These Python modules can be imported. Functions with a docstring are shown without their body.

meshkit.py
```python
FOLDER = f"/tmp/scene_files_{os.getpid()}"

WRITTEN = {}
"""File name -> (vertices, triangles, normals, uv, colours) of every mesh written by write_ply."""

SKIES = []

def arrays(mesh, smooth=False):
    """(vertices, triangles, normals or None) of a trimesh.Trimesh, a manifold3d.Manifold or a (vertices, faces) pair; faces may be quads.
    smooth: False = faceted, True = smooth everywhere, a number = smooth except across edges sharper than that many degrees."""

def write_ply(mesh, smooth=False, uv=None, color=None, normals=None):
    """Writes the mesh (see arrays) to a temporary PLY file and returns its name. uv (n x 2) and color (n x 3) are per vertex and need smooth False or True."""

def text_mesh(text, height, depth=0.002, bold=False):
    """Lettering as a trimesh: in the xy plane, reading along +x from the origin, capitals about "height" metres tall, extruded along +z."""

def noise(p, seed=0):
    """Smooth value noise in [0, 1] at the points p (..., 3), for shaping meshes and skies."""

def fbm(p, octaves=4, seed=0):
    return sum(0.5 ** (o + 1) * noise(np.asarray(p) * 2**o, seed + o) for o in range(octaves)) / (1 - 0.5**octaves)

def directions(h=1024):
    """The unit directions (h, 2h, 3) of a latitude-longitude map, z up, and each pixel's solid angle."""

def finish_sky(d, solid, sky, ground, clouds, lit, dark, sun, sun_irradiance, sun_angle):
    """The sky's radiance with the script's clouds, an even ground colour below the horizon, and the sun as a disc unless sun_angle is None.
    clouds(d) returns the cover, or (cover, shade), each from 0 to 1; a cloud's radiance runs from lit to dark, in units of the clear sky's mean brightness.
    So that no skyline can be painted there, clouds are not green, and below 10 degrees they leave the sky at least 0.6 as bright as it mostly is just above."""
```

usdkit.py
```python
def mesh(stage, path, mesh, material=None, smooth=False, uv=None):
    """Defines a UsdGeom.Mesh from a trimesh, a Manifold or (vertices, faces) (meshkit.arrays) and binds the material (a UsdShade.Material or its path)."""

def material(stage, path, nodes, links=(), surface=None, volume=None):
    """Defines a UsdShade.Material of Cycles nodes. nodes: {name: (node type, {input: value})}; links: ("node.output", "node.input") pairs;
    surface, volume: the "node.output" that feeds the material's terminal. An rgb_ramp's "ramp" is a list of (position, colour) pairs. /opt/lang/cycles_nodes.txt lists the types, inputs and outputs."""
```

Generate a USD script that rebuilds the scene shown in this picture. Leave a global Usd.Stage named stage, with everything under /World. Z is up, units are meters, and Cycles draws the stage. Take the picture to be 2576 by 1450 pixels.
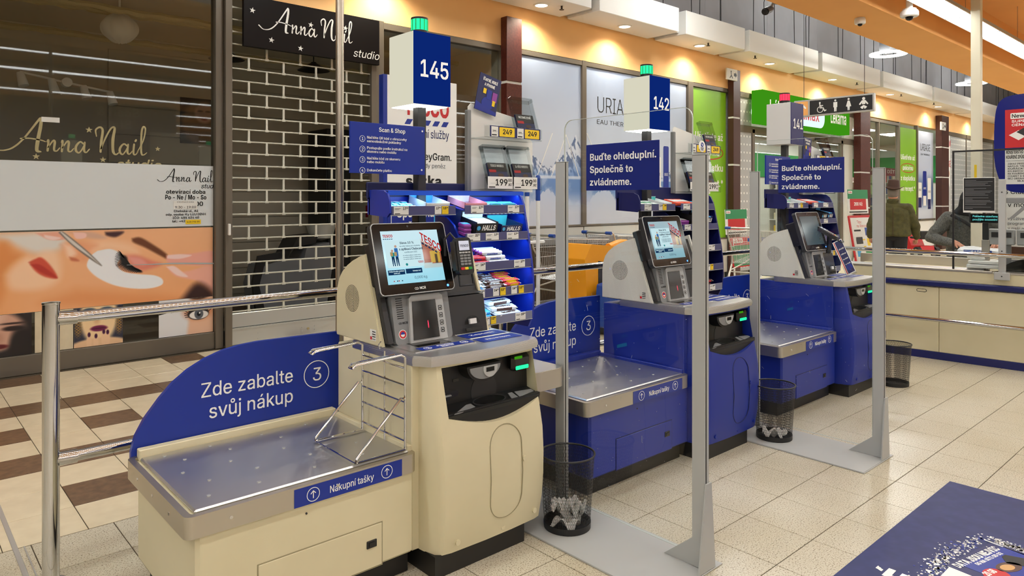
import math, random, glob
import numpy as np, trimesh, usdkit, meshkit
import manifold3d as m3
from pxr import Usd, UsdGeom, UsdLux, UsdShade, Gf, Sdf, Vt
from shapely.geometry import Polygon, Point, LineString, MultiPolygon
from shapely.geometry import box as sbox
from shapely import affinity, union_all
from PIL import Image, ImageDraw, ImageFont

stage = Usd.Stage.CreateInMemory()
UsdGeom.SetStageUpAxis(stage, UsdGeom.Tokens.z)
UsdGeom.SetStageMetersPerUnit(stage, 1.0)
UsdGeom.Xform.Define(stage, '/World')
UsdGeom.Scope.Define(stage, '/World/Looks')

# ---------------------------------------------------------------- camera, exposure, lamps
TH = 0.838114
cam = UsdGeom.Camera.Define(stage, '/World/camera')
fw, rt = np.array([math.cos(TH), math.sin(TH), 0]), np.array([math.sin(TH), -math.cos(TH), 0])
cam.AddTransformOp().Set(Gf.Matrix4d(*rt, 0, 0, 0, 1, 0, *(-fw), 0, 0, 0, 1.56, 1))
cam.CreateHorizontalApertureAttr(36.0)
cam.CreateVerticalApertureAttr(36.0 * 1450 / 2576)
cam.CreateFocalLengthAttr(36.0 * 1779.5 / 2576)
cam.CreateVerticalApertureOffsetAttr(-224.5 * 36.0 / 2576)
cam.CreateClippingRangeAttr(Gf.Vec2f(0.05, 200))
cam.CreateExposureAttr(0.0)
TUBE = 12.5         # radiance of the store's fluorescent strips
WARM = (1.0, 0.93, 0.80)
STRIPS = (2.72, 0.9, -1.8, -4.5, -7.2, -9.9, -12.6, -15.3, -18.0)   # y of the strip rows

# ---------------------------------------------------------------- helpers
def lin(*c):
    if len(c) == 1:
        c = c[0]
    if isinstance(c, str):
        c = [int(c[i:i + 2], 16) for i in (0, 2, 4)]
    c = np.asarray(c, float) / 255
    return np.where(c <= .04045, c / 12.92, ((c + .055) / 1.055) ** 2.4)

_n = {}
def numbered(parent, name):
    k = (parent, name)
    _n[k] = _n.get(k, -1) + 1
    return f'{parent}/{name}' + (f'_{_n[k]:03d}' if _n[k] else '')

def path_of(p):
    return '/World' if p is None else str(p.GetPath())

def tag(p, label=None, cat=None, group=None, kind=None):
    for k, v in (('label', label), ('category', cat), ('group', group), ('kind', kind)):
        if v:
            p.SetCustomDataByKey(k, v)
    return p

def thing(name, label, cat, loc=(0, 0, 0), rz=0, group=None, kind=None):
    x = UsdGeom.Xform.Define(stage, numbered('/World', name))
    x.AddTranslateOp().Set(Gf.Vec3d(*map(float, loc)))
    if rz:
        x.AddRotateZOp().Set(float(rz))
    return tag(x.GetPrim(), label, cat, group, kind)

def struct(name):
    return tag(UsdGeom.Xform.Define(stage, numbered('/World', name)).GetPrim(), kind='structure')

def dup(src, loc, rz=0, label=None, group=None):
    was = src.GetCustomData()
    n = src.GetName()
    if n[-4:-3] == '_' and n[-3:].isdigit():
        n = n[:-4]
    x = UsdGeom.Xform.Define(stage, numbered('/World', n))
    x.GetPrim().GetReferences().AddInternalReference(src.GetPath())
    x.ClearXformOpOrder()
    x.AddTranslateOp().Set(Gf.Vec3d(*map(float, loc)))
    x.GetPrim().SetInstanceable(True)
    if rz:
        x.AddRotateZOp().Set(float(rz))
    else:
        x.AddRotateZOp().Set(0.0)
    return tag(x.GetPrim(), label or was['label'], was['category'], group or was.get('group'))

MATS = {}
def mat(name, color=(200, 200, 200), rough=.5, metal=0., noise=None, bump=None, emit=None, spec=.5, coat=0., scratch=None):
    """A principled material. color in sRGB. noise = (scale, second colour, from, to); bump = (scale, strength)."""
    p = f'/World/Looks/{name}'
    nodes = {'p': ('principled_bsdf', dict(base_color=tuple(lin(color)), roughness=rough, metallic=metal, specular_ior_level=spec, coat_weight=coat))}
    links = []
    if noise or bump or scratch:
        nodes['g'] = ('texture_coordinate', {})
    if noise:
        nodes['n'] = ('noise_texture', dict(scale=noise[0], detail=4.))
        nodes['r'] = ('rgb_ramp', {'ramp': [(noise[2], tuple(lin(color))), (noise[3], tuple(lin(noise[1])))]})
        links += [('g.object', 'n.vector'), ('n.fac', 'r.fac'), ('r.color', 'p.base_color')]
    if scratch:
        nodes['sm'] = ('mapping', dict(scale=scratch[:3]))
        nodes['sn'] = ('noise_texture', dict(scale=1., detail=5.))
        nodes['sr'] = ('map_range', dict(from_min=.3, from_max=.7, to_min=scratch[3], to_max=scratch[4]))
        links += [('g.object', 'sm.vector'), ('sm.vector', 'sn.vector'), ('sn.fac', 'sr.value'), ('sr.result', 'p.roughness')]
    if bump:
        nodes['bn'] = ('noise_texture', dict(scale=bump[0], detail=3.))
        nodes['b'] = ('bump', dict(strength=bump[1], distance=.002))
        links += [('g.object', 'bn.vector'), ('bn.fac', 'b.height'), ('b.normal', 'p.normal')]
    if emit:
        nodes['p'][1].update(emission_color=tuple(lin(emit[0])), emission_strength=emit[1])
    MATS[name] = usdkit.material(stage, p, nodes, links, surface='p.BSDF')
    return MATS[name]

def glow(name, color, strength):
    MATS[name] = usdkit.material(stage, f'/World/Looks/{name}', {'e': ('emission', dict(color=tuple(lin(color)), strength=strength))}, surface='e.emission')
    return MATS[name]

def pane(name, tint=(255, 255, 255), ior=1.5, dirt=0., boost=1.):
    nodes = {'t': ('transparent_bsdf', dict(color=tuple(lin(tint)))), 'g': ('glossy_bsdf', dict(color=(1, 1, 1), roughness=0.02)), 'f': ('fresnel', dict(IOR=ior)),
             'x': ('math', dict(math_type='multiply', value2=boost)), 'm': ('mix_closure', {}), 'gm': ('geometry', {}), 'i': ('math', dict(math_type='subtract', value1=1.)), 'y': ('math', dict(math_type='multiply', use_clamp=True))}
    links = [('f.fac', 'x.value1'), ('gm.backfacing', 'i.value2'), ('i.value', 'y.value1'), ('x.value', 'y.value2'), ('y.value', 'm.fac'), ('t.BSDF', 'm.closure1'), ('g.BSDF', 'm.closure2')]
    MATS[name] = usdkit.material(stage, f'/World/Looks/{name}', nodes, links, surface='m.closure')
    return MATS[name]

def colmat(name, rough=.5, emit=0., base=1.):
    nodes = {'a': ('attribute', dict(attribute='col')), 'p': ('principled_bsdf', dict(roughness=rough, base_color=(.02, .02, .02)))}
    links = []
    if emit:
        nodes['p'][1].update(emission_strength=emit)
        links.append(('a.color', 'p.emission_color'))
    else:
        links.append(('a.color', 'p.base_color'))
    MATS[name] = usdkit.material(stage, f'/World/Looks/{name}', nodes, links, surface='p.BSDF')

def M_(m):
    return MATS[m] if isinstance(m, str) else m

def _template():
    pts = []
    for sx in (0, 1):
        for sy in (0, 1):
            for sz in (0, 1):
                for k in range(3):
                    pts.append([(s * 1.0 if i == k else (.2 + .6 * s)) for i, s in enumerate((sx, sy, sz))])
    h = trimesh.Trimesh(pts, [[0, 1, 2]], process=False).convex_hull
    idx = [int(np.argmin(((np.array(pts) - v) ** 2).sum(1))) for v in h.vertices]
    return np.array(pts), np.array(idx)[h.faces]
TP, TF = _template()

def frame(o, u, v):
    u, v = np.array(u, float), np.array(v, float)
    T = np.eye(4)
    T[:3, 0], T[:3, 1], T[:3, 2], T[:3, 3] = u, v, np.cross(u, v), o
    return T

class B:
    """Collects shapes that become one mesh."""
    def __init__(s):
        s.m = []
    def add(s, m, T=None):
        if T is not None:
            m = m.copy()
            m.apply_transform(T)
        s.m.append(m)
        return s
    def box(s, x0, x1, y0, y1, z0, z1, b=0., T=None):
        lo, hi = np.minimum((x0, y0, z0), (x1, y1, z1)), np.maximum((x0, y0, z0), (x1, y1, z1))
        if b <= 0:
            m = trimesh.creation.box(extents=hi - lo)
            m.apply_translation((lo + hi) / 2)
        else:
            b = min(b, (hi - lo).min() * .45)
            v = np.where(TP == 0, lo, np.where(TP == 1, hi, np.where(TP < .5, lo + b, hi - b)))
            m = trimesh.Trimesh(v, TF, process=False)
        return s.add(m, T)
    def cyl(s, p, q, r, n=16, r2=None, T=None):
        p, q = np.array(p, float), np.array(q, float)
        r2 = r if r2 is None else r2
        d = q - p
        L = np.linalg.norm(d)
        a = np.linspace(0, 2 * np.pi, n, endpoint=False)
        c = np.stack([np.cos(a), np.sin(a)], 1)
        v = np.vstack([np.c_[c * r, np.zeros(n)], np.c_[c * r2, np.full(n, L)], [[0, 0, 0], [0, 0, L]]])
        f = []
        for i in range(n):
            j = (i + 1) % n
            f += [[i, j, n + j], [i, n + j, n + i], [j, i, 2 * n], [n + i, n + j, 2 * n + 1]]
        m = trimesh.Trimesh(v, f, process=False)
        m.apply_transform(trimesh.geometry.align_vectors([0, 0, 1], d / L))
        m.apply_translation(p)
        return s.add(m, T)
    def tube(s, pts, r, n=8, T=None, closed=False):
        P = np.array(pts, float)
        k = len(P)
        t = np.zeros_like(P)
        for i in range(k):
            a, b = (P[(i - 1) % k], P[(i + 1) % k]) if closed else (P[max(i - 1, 0)], P[min(i + 1, k - 1)])
            t[i] = (b - a) / max(np.linalg.norm(b - a), 1e-9)
        ref = np.array([0, 0, 1.]) if abs(t[0][2]) < .9 else np.array([1., 0, 0])
        nrm = np.cross(t[0], ref)
        nrm /= np.linalg.norm(nrm)
        V = []
        R = np.broadcast_to(r, k)
        for i in range(k):
            nrm = nrm - t[i] * (nrm @ t[i])
            nrm /= np.linalg.norm(nrm)
            bn = np.cross(t[i], nrm)
            for j in range(n):
                a = 2 * np.pi * j / n
                V.append(P[i] + R[i] * (math.cos(a) * nrm + math.sin(a) * bn))
        F = []
        for i in range(k if closed else k - 1):
            for j in range(n):
                a, b = i * n + j, i * n + (j + 1) % n
                c, d = ((i + 1) % k) * n + j, ((i + 1) % k) * n + (j + 1) % n
                F += [[a, b, d], [a, d, c]]
        if not closed:
            V += [P[0], P[-1]]
            o = k * n
            for j in range(n):
                F += [[(j + 1) % n, j, o], [(k - 1) * n + j, (k - 1) * n + (j + 1) % n, o + 1]]
        return s.add(trimesh.Trimesh(V, F, process=False), T)
    def lathe(s, prof, c=(0, 0, 0), n=24, T=None):
        pr = np.array(prof, float)
        a = np.linspace(0, 2 * np.pi, n, endpoint=False)
        V = np.stack([np.outer(pr[:, 0], np.cos(a)), np.outer(pr[:, 0], np.sin(a)), np.repeat(pr[:, 1:2], n, 1)], -1).reshape(-1, 3) + np.array(c)
        F = []
        for i in range(len(pr) - 1):
            for j in range(n):
                p, q, r_, t = i * n + j, i * n + (j + 1) % n, (i + 1) * n + j, (i + 1) * n + (j + 1) % n
                F += [[p, q, t], [p, t, r_]]
        return s.add(trimesh.Trimesh(V, F, process=False), T)
    def prism(s, poly, depth, o=(0, 0, 0), u=(1, 0, 0), v=(0, 1, 0)):
        """poly (points or shapely) in the plane o,u,v extruded by depth along u x v."""
        if not hasattr(poly, 'geom_type'):
            poly = Polygon(poly)
        if not poly.is_valid:
            poly = poly.buffer(0)
        T = frame(o, u, v)
        for g in getattr(poly, 'geoms', [poly]):
            if g.is_empty or g.area < 1e-9:
                continue
            m = trimesh.creation.extrude_polygon(g, abs(depth), engine='earcut')
            if depth < 0:
                m.apply_translation([0, 0, depth])
            s.add(m, T)
        return s
    def yz(s, poly, x0, x1):
        return s.prism(poly, x1 - x0, (x0, 0, 0), (0, 1, 0), (0, 0, 1))
    def xz(s, poly, y0, y1):
        return s.prism(poly, y1 - y0, (0, y1, 0), (1, 0, 0), (0, 0, 1))
    def xy(s, poly, z0, z1):
        return s.prism(poly, z1 - z0, (0, 0, z0))
    def mesh(s):
        return s.m[0] if len(s.m) == 1 else trimesh.util.concatenate(s.m)
    def build(s, name, material, parent=None, smooth=None):
        return obj(name, s.mesh(), material, parent, smooth)

def obj(name, mesh, material, parent=None, smooth=None, col=None):
    pth = numbered(path_of(parent), name)
    m = usdkit.mesh(stage, pth, mesh, M_(material), smooth=35 if smooth is None else smooth)
    if col is not None:
        UsdGeom.PrimvarsAPI(m).CreatePrimvar('col', Sdf.ValueTypeNames.Color3fArray, 'vertex').Set(Vt.Vec3fArray.FromNumpy(np.asarray(col, np.float32)))
    return m.GetPrim()

def rbox(*a, b=.004):
    return B().box(*a, b=b)

def rrect(x, y, w, h, r, n=5):
    r = min(r, w / 2 - 1e-5, h / 2 - 1e-5)
    return sbox(x + r, y + r, x + w - r, y + h - r).buffer(r, quad_segs=n)

def arc(cx, cy, rx, ry, a0, a1, n=16):
    a = np.radians(np.linspace(a0, a1, n))
    return [(cx + rx * math.cos(t), cy + ry * math.sin(t)) for t in a]

FONT = glob.glob('/opt/blender-*/*/datafiles/fonts/Inter.woff2')[0]
_glyph = {}
def glyphs(text, weight=400, size=64):
    """The outline of a line of text; capitals 1 high, baseline at 0."""
    k = (text, weight, size)
    if k not in _glyph:
        f = ImageFont.truetype(FONT, size)
        f.set_variation_by_axes([20, weight])
        x0, y0, x1, y1 = f.getbbox(text, anchor='ls')
        im = Image.new('L', (x1 - x0 + 8, y1 - y0 + 8))
        ImageDraw.Draw(im).text((4 - x0, 4 - y0), text, 255, f, anchor='ls')
        on = np.pad(np.asarray(im) > 127, ((0, 0), (1, 1))).astype(np.int8)
        r, a = np.nonzero(np.diff(on, axis=1) == 1)
        b = np.nonzero(np.diff(on, axis=1) == -1)[1]
        from shapely import box as vbox
        sh = union_all(vbox(a, -r - 1, b, -r)).buffer(.6).buffer(-.6).simplify(.6)
        s = 1 / (.727 * size)
        _glyph[k] = affinity.affine_transform(sh, [s, 0, 0, s, -4 * s, (4 - y0) * s])
    return _glyph[k]

class Art:
    """Flat print on a surface: o, u, v give the plane (u right, v up, seen from the front)."""
    T = .0007
    def __init__(s, o, u, v, parent, lift=.0004):
        s.o, s.u, s.v, s.parent = np.array(o, float), np.array(u, float), np.array(v, float), parent
        s.n = np.cross(s.u, s.v)
        s.lift, s.b, s.names = lift, {}, {}
    def shape(s, poly, m, layer=0, name='print'):
        k = (m, name)
        s.b.setdefault(k, B()).prism(poly, s.T, s.o + s.n * (s.lift + layer * s.T), s.u, s.v)
        return s
    def rect(s, x, y, w, h, m, layer=0, r=0, name='print'):
        return s.shape(rrect(x, y, w, h, r) if r else sbox(x, y, x + w, y + h), m, layer, name)
    def circ(s, x, y, r, m, layer=0, r2=0, name='print'):
        p = Point(x, y).buffer(r, quad_segs=8)
        return s.shape(p.difference(Point(x, y).buffer(r2, quad_segs=8)) if r2 else p, m, layer, name)
    def text(s, t, x, y, h, m, weight=500, align='l', sx=1., layer=1, fit=None, shear=0., name='lettering', size=64):
        g = glyphs(t, weight, size)
        w = g.bounds[2]
        if fit:
            sx = fit / (w * h)
        dx = {'l': 0, 'c': -w * h * sx / 2, 'r': -w * h * sx}[align]
        return s.shape(affinity.affine_transform(g, [h * sx, h * shear, 0, h, x + dx, y]), m, layer, name)
    def done(s):
        for (m, name), b in s.b.items():
            if b.m:
                b.build(name, m, s.parent, smooth=False)

def circ_num(a, x, y, r, t, m, h=None, w=.08, weight=400):
    a.circ(x, y, r, m, 1, r2=r * (1 - w), name='lettering')
    a.text(t, x, y - (h or r) * .5, h or r, m, weight, 'c')

def arrow_up(a, x, y, r, m):
    a.circ(x, y, r, m, 1, r2=r * .9, name='lettering')
    l = LineString([(x, y - r * .5), (x, y + r * .5)]).buffer(r * .06).union(LineString([(x - r * .35, y + r * .15), (x, y + r * .5), (x + r * .35, y + r * .15)]).buffer(r * .06))
    a.shape(l, m, 1, 'lettering')

def paint(parent, name, o, u, v, W, H, nx, ny, fn, material='poster', lift=.0008):
    """A print whose colours are painted point by point: fn(x, y) in metres from the lower left -> sRGB 0..255 (…,3)."""
    xs, ys = np.meshgrid(np.linspace(0, W, nx), np.linspace(0, H, ny))
    c = fn(xs, ys)
    o, u, v = np.array(o, float), np.array(u, float), np.array(v, float)
    o = o + np.cross(u, v) * lift
    V = o + xs.reshape(-1, 1) * u + ys.reshape(-1, 1) * v
    i = (np.arange(ny - 1)[:, None] * nx + np.arange(nx - 1)[None]).ravel()
    F = np.vstack([np.c_[i, i + 1, i + nx + 1], np.c_[i, i + nx + 1, i + nx]])
    return obj(name, (V, F), material, parent, smooth=False, col=lin(np.clip(c.reshape(-1, 3), 0, 255)))

def mixc(c, m, col):
    return c + np.clip(m, 0, 1)[..., None] * (np.asarray(col, float) - c)

def sm(a, b, x):
    t = np.clip((x - a) / (b - a), 0, 1)
    return t * t * (3 - 2 * t)

def inpoly(x, y, pts, soft=0.):
    """1 inside the polygon; soft = blur width."""
    from shapely import contains_xy, distance, points as spts
    p = Polygon(pts).buffer(0)
    ins = contains_xy(p, x.ravel(), y.ravel()).reshape(x.shape).astype(float)
    if soft:
        d = distance(p.boundary, spts(x.ravel(), y.ravel())).reshape(x.shape)
        s = np.where(ins > .5, d, -d)
        return sm(-soft, soft, s)
    return ins

def spline(pts, n=8):
    P = np.array(pts, float)
    if len(P) < 3:
        return P
    Q = np.vstack([2 * P[0] - P[1], P, 2 * P[-1] - P[-2]])
    out = []
    for i in range(1, len(Q) - 2):
        for t in np.linspace(0, 1, n, endpoint=False):
            a, b, c, d = Q[i - 1:i + 3]
            out.append(.5 * (2 * b + (c - a) * t + (2 * a - 5 * b + 4 * c - d) * t * t + (3 * b - a - 3 * c + d) * t ** 3))
    return np.array(out + [P[-1]])

def stroke(pts, w, w1=None, n=8):
    """A pen stroke along a smooth curve, as an outline; w may be a list of widths at the points."""
    P = spline(pts, n)
    W = np.interp(np.linspace(0, 1, len(P)), np.linspace(0, 1, len(np.atleast_1d(w))), np.atleast_1d(w))
    return union_all([LineString(P[i:i + 2]).buffer(W[i] / 2, quad_segs=3) for i in range(len(P) - 1)])

def star(x, y, r, rot=0):
    return Polygon([(x + (r if k % 2 == 0 else r * .4) * math.sin(math.radians(36 * k + rot)), y + (r if k % 2 == 0 else r * .4) * math.cos(math.radians(36 * k + rot))) for k in range(10)])

# ---------------------------------------------------------------- materials
mat('cream', (214, 205, 172), .42, noise=(3, (206, 197, 163), .35, .75), bump=(400, .05))
mat('cream_line', (150, 142, 112), .6)
mat('white_plastic', (214, 213, 205), .4)
mat('blue', (18, 42, 142), .38, bump=(500, .04))
mat('blue_bright', (10, 44, 146), .35)
mat('blue_dark', (12, 22, 78), .45)
mat('navy', (16, 26, 92), .4)
mat('black', (22, 22, 23), .45, bump=(600, .06))
mat('black_gloss', (10, 10, 11), .12)
mat('charcoal', (44, 44, 46), .5)
mat('kick', (24, 23, 22), .5)
mat('grey_plastic', (128, 130, 132), .45)
mat('grey_light', (176, 178, 178), .5)
mat('grey_post', (170, 172, 170), .45, bump=(300, .03))
mat('white', (238, 238, 234), .5)
mat('paper', (226, 226, 222), .7)
mat('ink', (24, 24, 26), .6)
mat('grey_ink', (120, 122, 126), .6)
mat('red', (196, 32, 38), .45)
mat('dark_red', (140, 24, 48), .5)
mat('yellow', (236, 200, 24), .5)
mat('orange_paint', (242, 176, 100), .75, noise=(1.2, (236, 168, 94), .35, .7))
mat('fascia', (250, 200, 138), .75, noise=(1.5, (246, 192, 130), .35, .7))
mat('lime', (132, 190, 36), .45)
mat('pale_board', (214, 219, 221), .45)
mat('chair_grey', (118, 120, 124), .5)
mat('steel', (206, 206, 206), .36, 1.)
mat('steel_band', (196, 190, 178), .38, 1.)
mat('chrome', (205, 205, 205), .07, 1.)
mat('bronze_frame', (112, 104, 92), .45, .3)
mat('grille', (205, 205, 192), .4, .3)
mat('alu', (196, 198, 196), .35, .6)
mat('wood', (92, 38, 28), .4, noise=(30, (70, 26, 20), .3, .7))
mat('dark_wood', (70, 40, 34), .4)
mat('shop_wall', (196, 190, 174), .8)
mat('shop_floor', (92, 76, 60), .6)
mat('dark', (18, 17, 17), .6)
mat('void_wall', (186, 188, 194), .8, noise=(.8, (174, 175, 180), .4, .6))
mat('green', (96, 172, 30), .5)
mat('green_dark', (24, 140, 60), .6)
mat('rubber', (30, 30, 30), .7)
mat('wire', (150, 150, 145), .35, .8)
mat('trolley_wire', (205, 206, 202), .3, .7)
mat('trolley_blue', (34, 74, 160), .4)
mat('yellow_plastic', (240, 160, 20), .45)
mat('tile_mall', (219, 206, 176), .3, noise=(9, (208, 194, 164), .3, .7))
mat('tile_brown', (112, 88, 64), .35, noise=(22, (88, 66, 48), .35, .65))
mat('grout', (72, 62, 46), .9)
mat('sign_black', (16, 11, 12), .45, spec=.2)
mat('gold', (176, 164, 120), .5)
mat('skin', (205, 150, 128), .5)
pane('window_glass', (236, 238, 236), 1.5, boost=1.15)
pane('screen_glass', (253, 254, 254), 1.45, boost=.85)
pane('clear_plastic', (240, 242, 242), 1.4, boost=.35)
glow('tube_glow', (250, 252, 248), TUBE)
glow('panel_glow', (255, 252, 240), 24.)
glow('down_glow', (255, 240, 214), 14.)
glow('led_glow', (190, 220, 255), 8.)
glow('green_glow', (40, 240, 150), 1.6)
glow('red_glow', (250, 60, 90), 1.6)
glow('blue_led', (60, 110, 255), 6.)
glow('box_glow', (236, 232, 208), .82)
glow('box_blue', (22, 60, 170), .42)
glow('sign_glow', (225, 245, 250), 1.1)
glow('green_sign', (70, 165, 25), .75)
glow('teal_text', (120, 235, 230), 1.2)
mat('screen_off', (60, 74, 80), .12, emit=((60, 74, 80), .5))
mat('grey_lcd', (176, 180, 196), .2, emit=((176, 180, 196), .55))
glow('white_glow', (250, 250, 240), 3.0)
glow('digit_glow', (250, 240, 228), 1.0)
mat('box_plain', (206, 206, 204), .5)
mat('strip', (74, 76, 120), .35)
mat('visor_blue', (24, 84, 214), .3)
mat('strip_grey', (120, 124, 150), .35)
mat('rack_blue', (16, 44, 160), .35)
mat('rack_navy', (18, 26, 92), .4)
mat('teal_pack', (70, 190, 190), .35)
mat('pack_white', (228, 232, 234), .35)
mat('pack_blue', (70, 170, 225), .3)
mat('pack_pink', (225, 150, 160), .4)
mat('pack_purple', (140, 60, 150), .35)
mat('pack_red', (200, 50, 60), .35)
mat('pack_brown', (84, 54, 44), .4)
mat('pack_green', (40, 140, 90), .4)
mat('pack_orange', (220, 80, 50), .4)
mat('pack_navy', (24, 34, 84), .35)
glow('led_strip', (150, 200, 255), 5.)
mat('glass_edge', (190, 200, 196), .2)
mat('blue_sign', (14, 32, 116), .4)
mat('steel_pole', (186, 178, 164), .25, .9)
pane('clear_plastic2', (244, 246, 246), 1.4)
mat('blue_oval', (16, 28, 120), .2)
mat('cream_col', (222, 218, 196), .5)
glow('ring_glow', (250, 252, 248), 75.)
mat('mat_blue', (30, 40, 92), .55, noise=(14, (40, 48, 104), .4, .7))
mat('wood_light', (206, 160, 104), .5)
mat('olive_coat', (78, 76, 38), .85, noise=(16, (62, 60, 30), .35, .7), bump=(120, .3))
mat('black_cloth', (24, 24, 28), .85)
mat('hat_brown', (66, 44, 34), .8)
mat('grey_knit', (98, 100, 96), .9, noise=(60, (70, 72, 70), .35, .65), bump=(260, .4))
mat('skin_tone', (206, 150, 124), .5, noise=(30, (190, 130, 106), .4, .7))
mat('hair_grey', (120, 112, 104), .8)
colmat('poster', .35)
colmat('screen', .1, emit=1.0)
colmat('screen_dim', .1, emit=.62)

# terrazzo: pale tile with dark and brown chips
usdkit.material(stage, '/World/Looks/terrazzo', {
    'g': ('geometry', {}), 'n': ('noise_texture', dict(scale=150., detail=2., roughness=.65)),
    'r': ('rgb_ramp', {'ramp': [(0, tuple(lin(120, 104, 80))), (.37, tuple(lin(128, 116, 98))), (.43, tuple(lin(196, 189, 168))), (.60, tuple(lin(202, 196, 178))), (.70, tuple(lin(214, 210, 196)))]}),
    'n2': ('noise_texture', dict(scale=1.6, detail=4.)), 'r2': ('rgb_ramp', {'ramp': [(.35, (1, 1, 1)), (.7, (.86, .83, .76))]}),
    'm': ('mix', dict(mix_type='multiply', fac=1.)), 'p': ('principled_bsdf', dict(roughness=.28, specular_ior_level=.45))},
    [('g.position', 'n.vector'), ('n.fac', 'r.fac'), ('g.position', 'n2.vector'), ('n2.fac', 'r2.fac'), ('r.color', 'm.color1'), ('r2.color', 'm.color2'), ('m.color', 'p.base_color')], surface='p.BSDF')
MATS['terrazzo'] = UsdShade.Material.Get(stage, '/World/Looks/terrazzo')

# ---------------------------------------------------------------- the setting
def in_view(x, y, z=0., pad=60):
    q = np.array([x, y, z - 1.56])
    d = q @ fw
    if d < .3:
        return False
    u, v = 1288 + 1779.5 * (q @ rt) / d, 500.5 - 1779.5 * q[2] / d
    return -pad < u < 2576 + pad and v < 1450 + pad

def tiles(parent, x0, y0, sx, sy, nx, ny, material, keep, limit):
    cells = [(math.hypot(x0 + (i + .5) * sx, y0 + (j + .5) * sy), i, j) for i in range(nx) for j in range(ny)]
    far = [c for c in cells if not in_view(x0 + (c[1] + .5) * sx, y0 + (c[2] + .5) * sy)]
    cells = [c for c in cells if in_view(x0 + (c[1] + .5) * sx, y0 + (c[2] + .5) * sy)]
    cells = sorted(cells, key=lambda c: (not keep(x0 + (c[1] + .5) * sx, y0 + (c[2] + .5) * sy), c[0]))
    rest = B()
    for k, (d, i, j) in enumerate(cells):
        b = B().box(x0 + i * sx + .002, x0 + (i + 1) * sx - .002, y0 + j * sy + .002, y0 + (j + 1) * sy - .002, -.012, 0, b=.0012)
        if k < limit:
            b.build('tile', material(i, j), parent, smooth=False)
        else:
            rest.add(b.m[0])
    for d, i, j in far:
        rest.box(x0 + i * sx + .002, x0 + (i + 1) * sx - .002, y0 + j * sy + .002, y0 + (j + 1) * sy - .002, -.012, 0)
    if rest.m:
        tag(rest.build('tile_field', material(0, 1), parent, smooth=False), kind='stuff')

fl = struct('floor')
B().box(-12, 40, -22, 3.82, -.1, -.0025).build('grout_bed', 'grout', fl)
tiles(fl, .187, -8.17, .333, .333, 45, 36, lambda i, j: 'terrazzo', lambda x, y: y < 3.7 and not (y > 2.5 and .85 < x < 6.1), 290)
for q_, (a_, b_, c_, d_) in enumerate(((-12, .183, -22, 3.816), (.187, 15.17, -22, -8.18), (15.18, 40, -22, 3.816))):
    tag(B().box(a_, b_, c_, d_, -.012, 0).build('tile_field', 'terrazzo', fl), kind='stuff')
fm = struct('floor')
B().box(-12, 40, 3.82, 16, -.1, -.0025).build('grout_bed', 'grout', fm)
def mall_mat(i, j):
    brown = j in (3, 7) or (j == 5 and i % 2 == 0) or (j == 1 and i % 2 == 1) or (j == 10 and i % 4 == 1)
    return 'tile_brown' if brown else 'tile_mall'
tiles(fm, -.583 + .333 - 18 * .333, 3.822, .333, .3303, 130, 11, mall_mat, lambda x, y: not (x > 4.0 and y < 5.2) and x < 13, 290)
st = tag(B().box(.452, .472, 3.4, 7.4, -.01, .003, b=.001).box(.492, .497, 2.9, 3.82, -.01, .003).build('trim', 'alu'), kind='structure')

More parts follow.
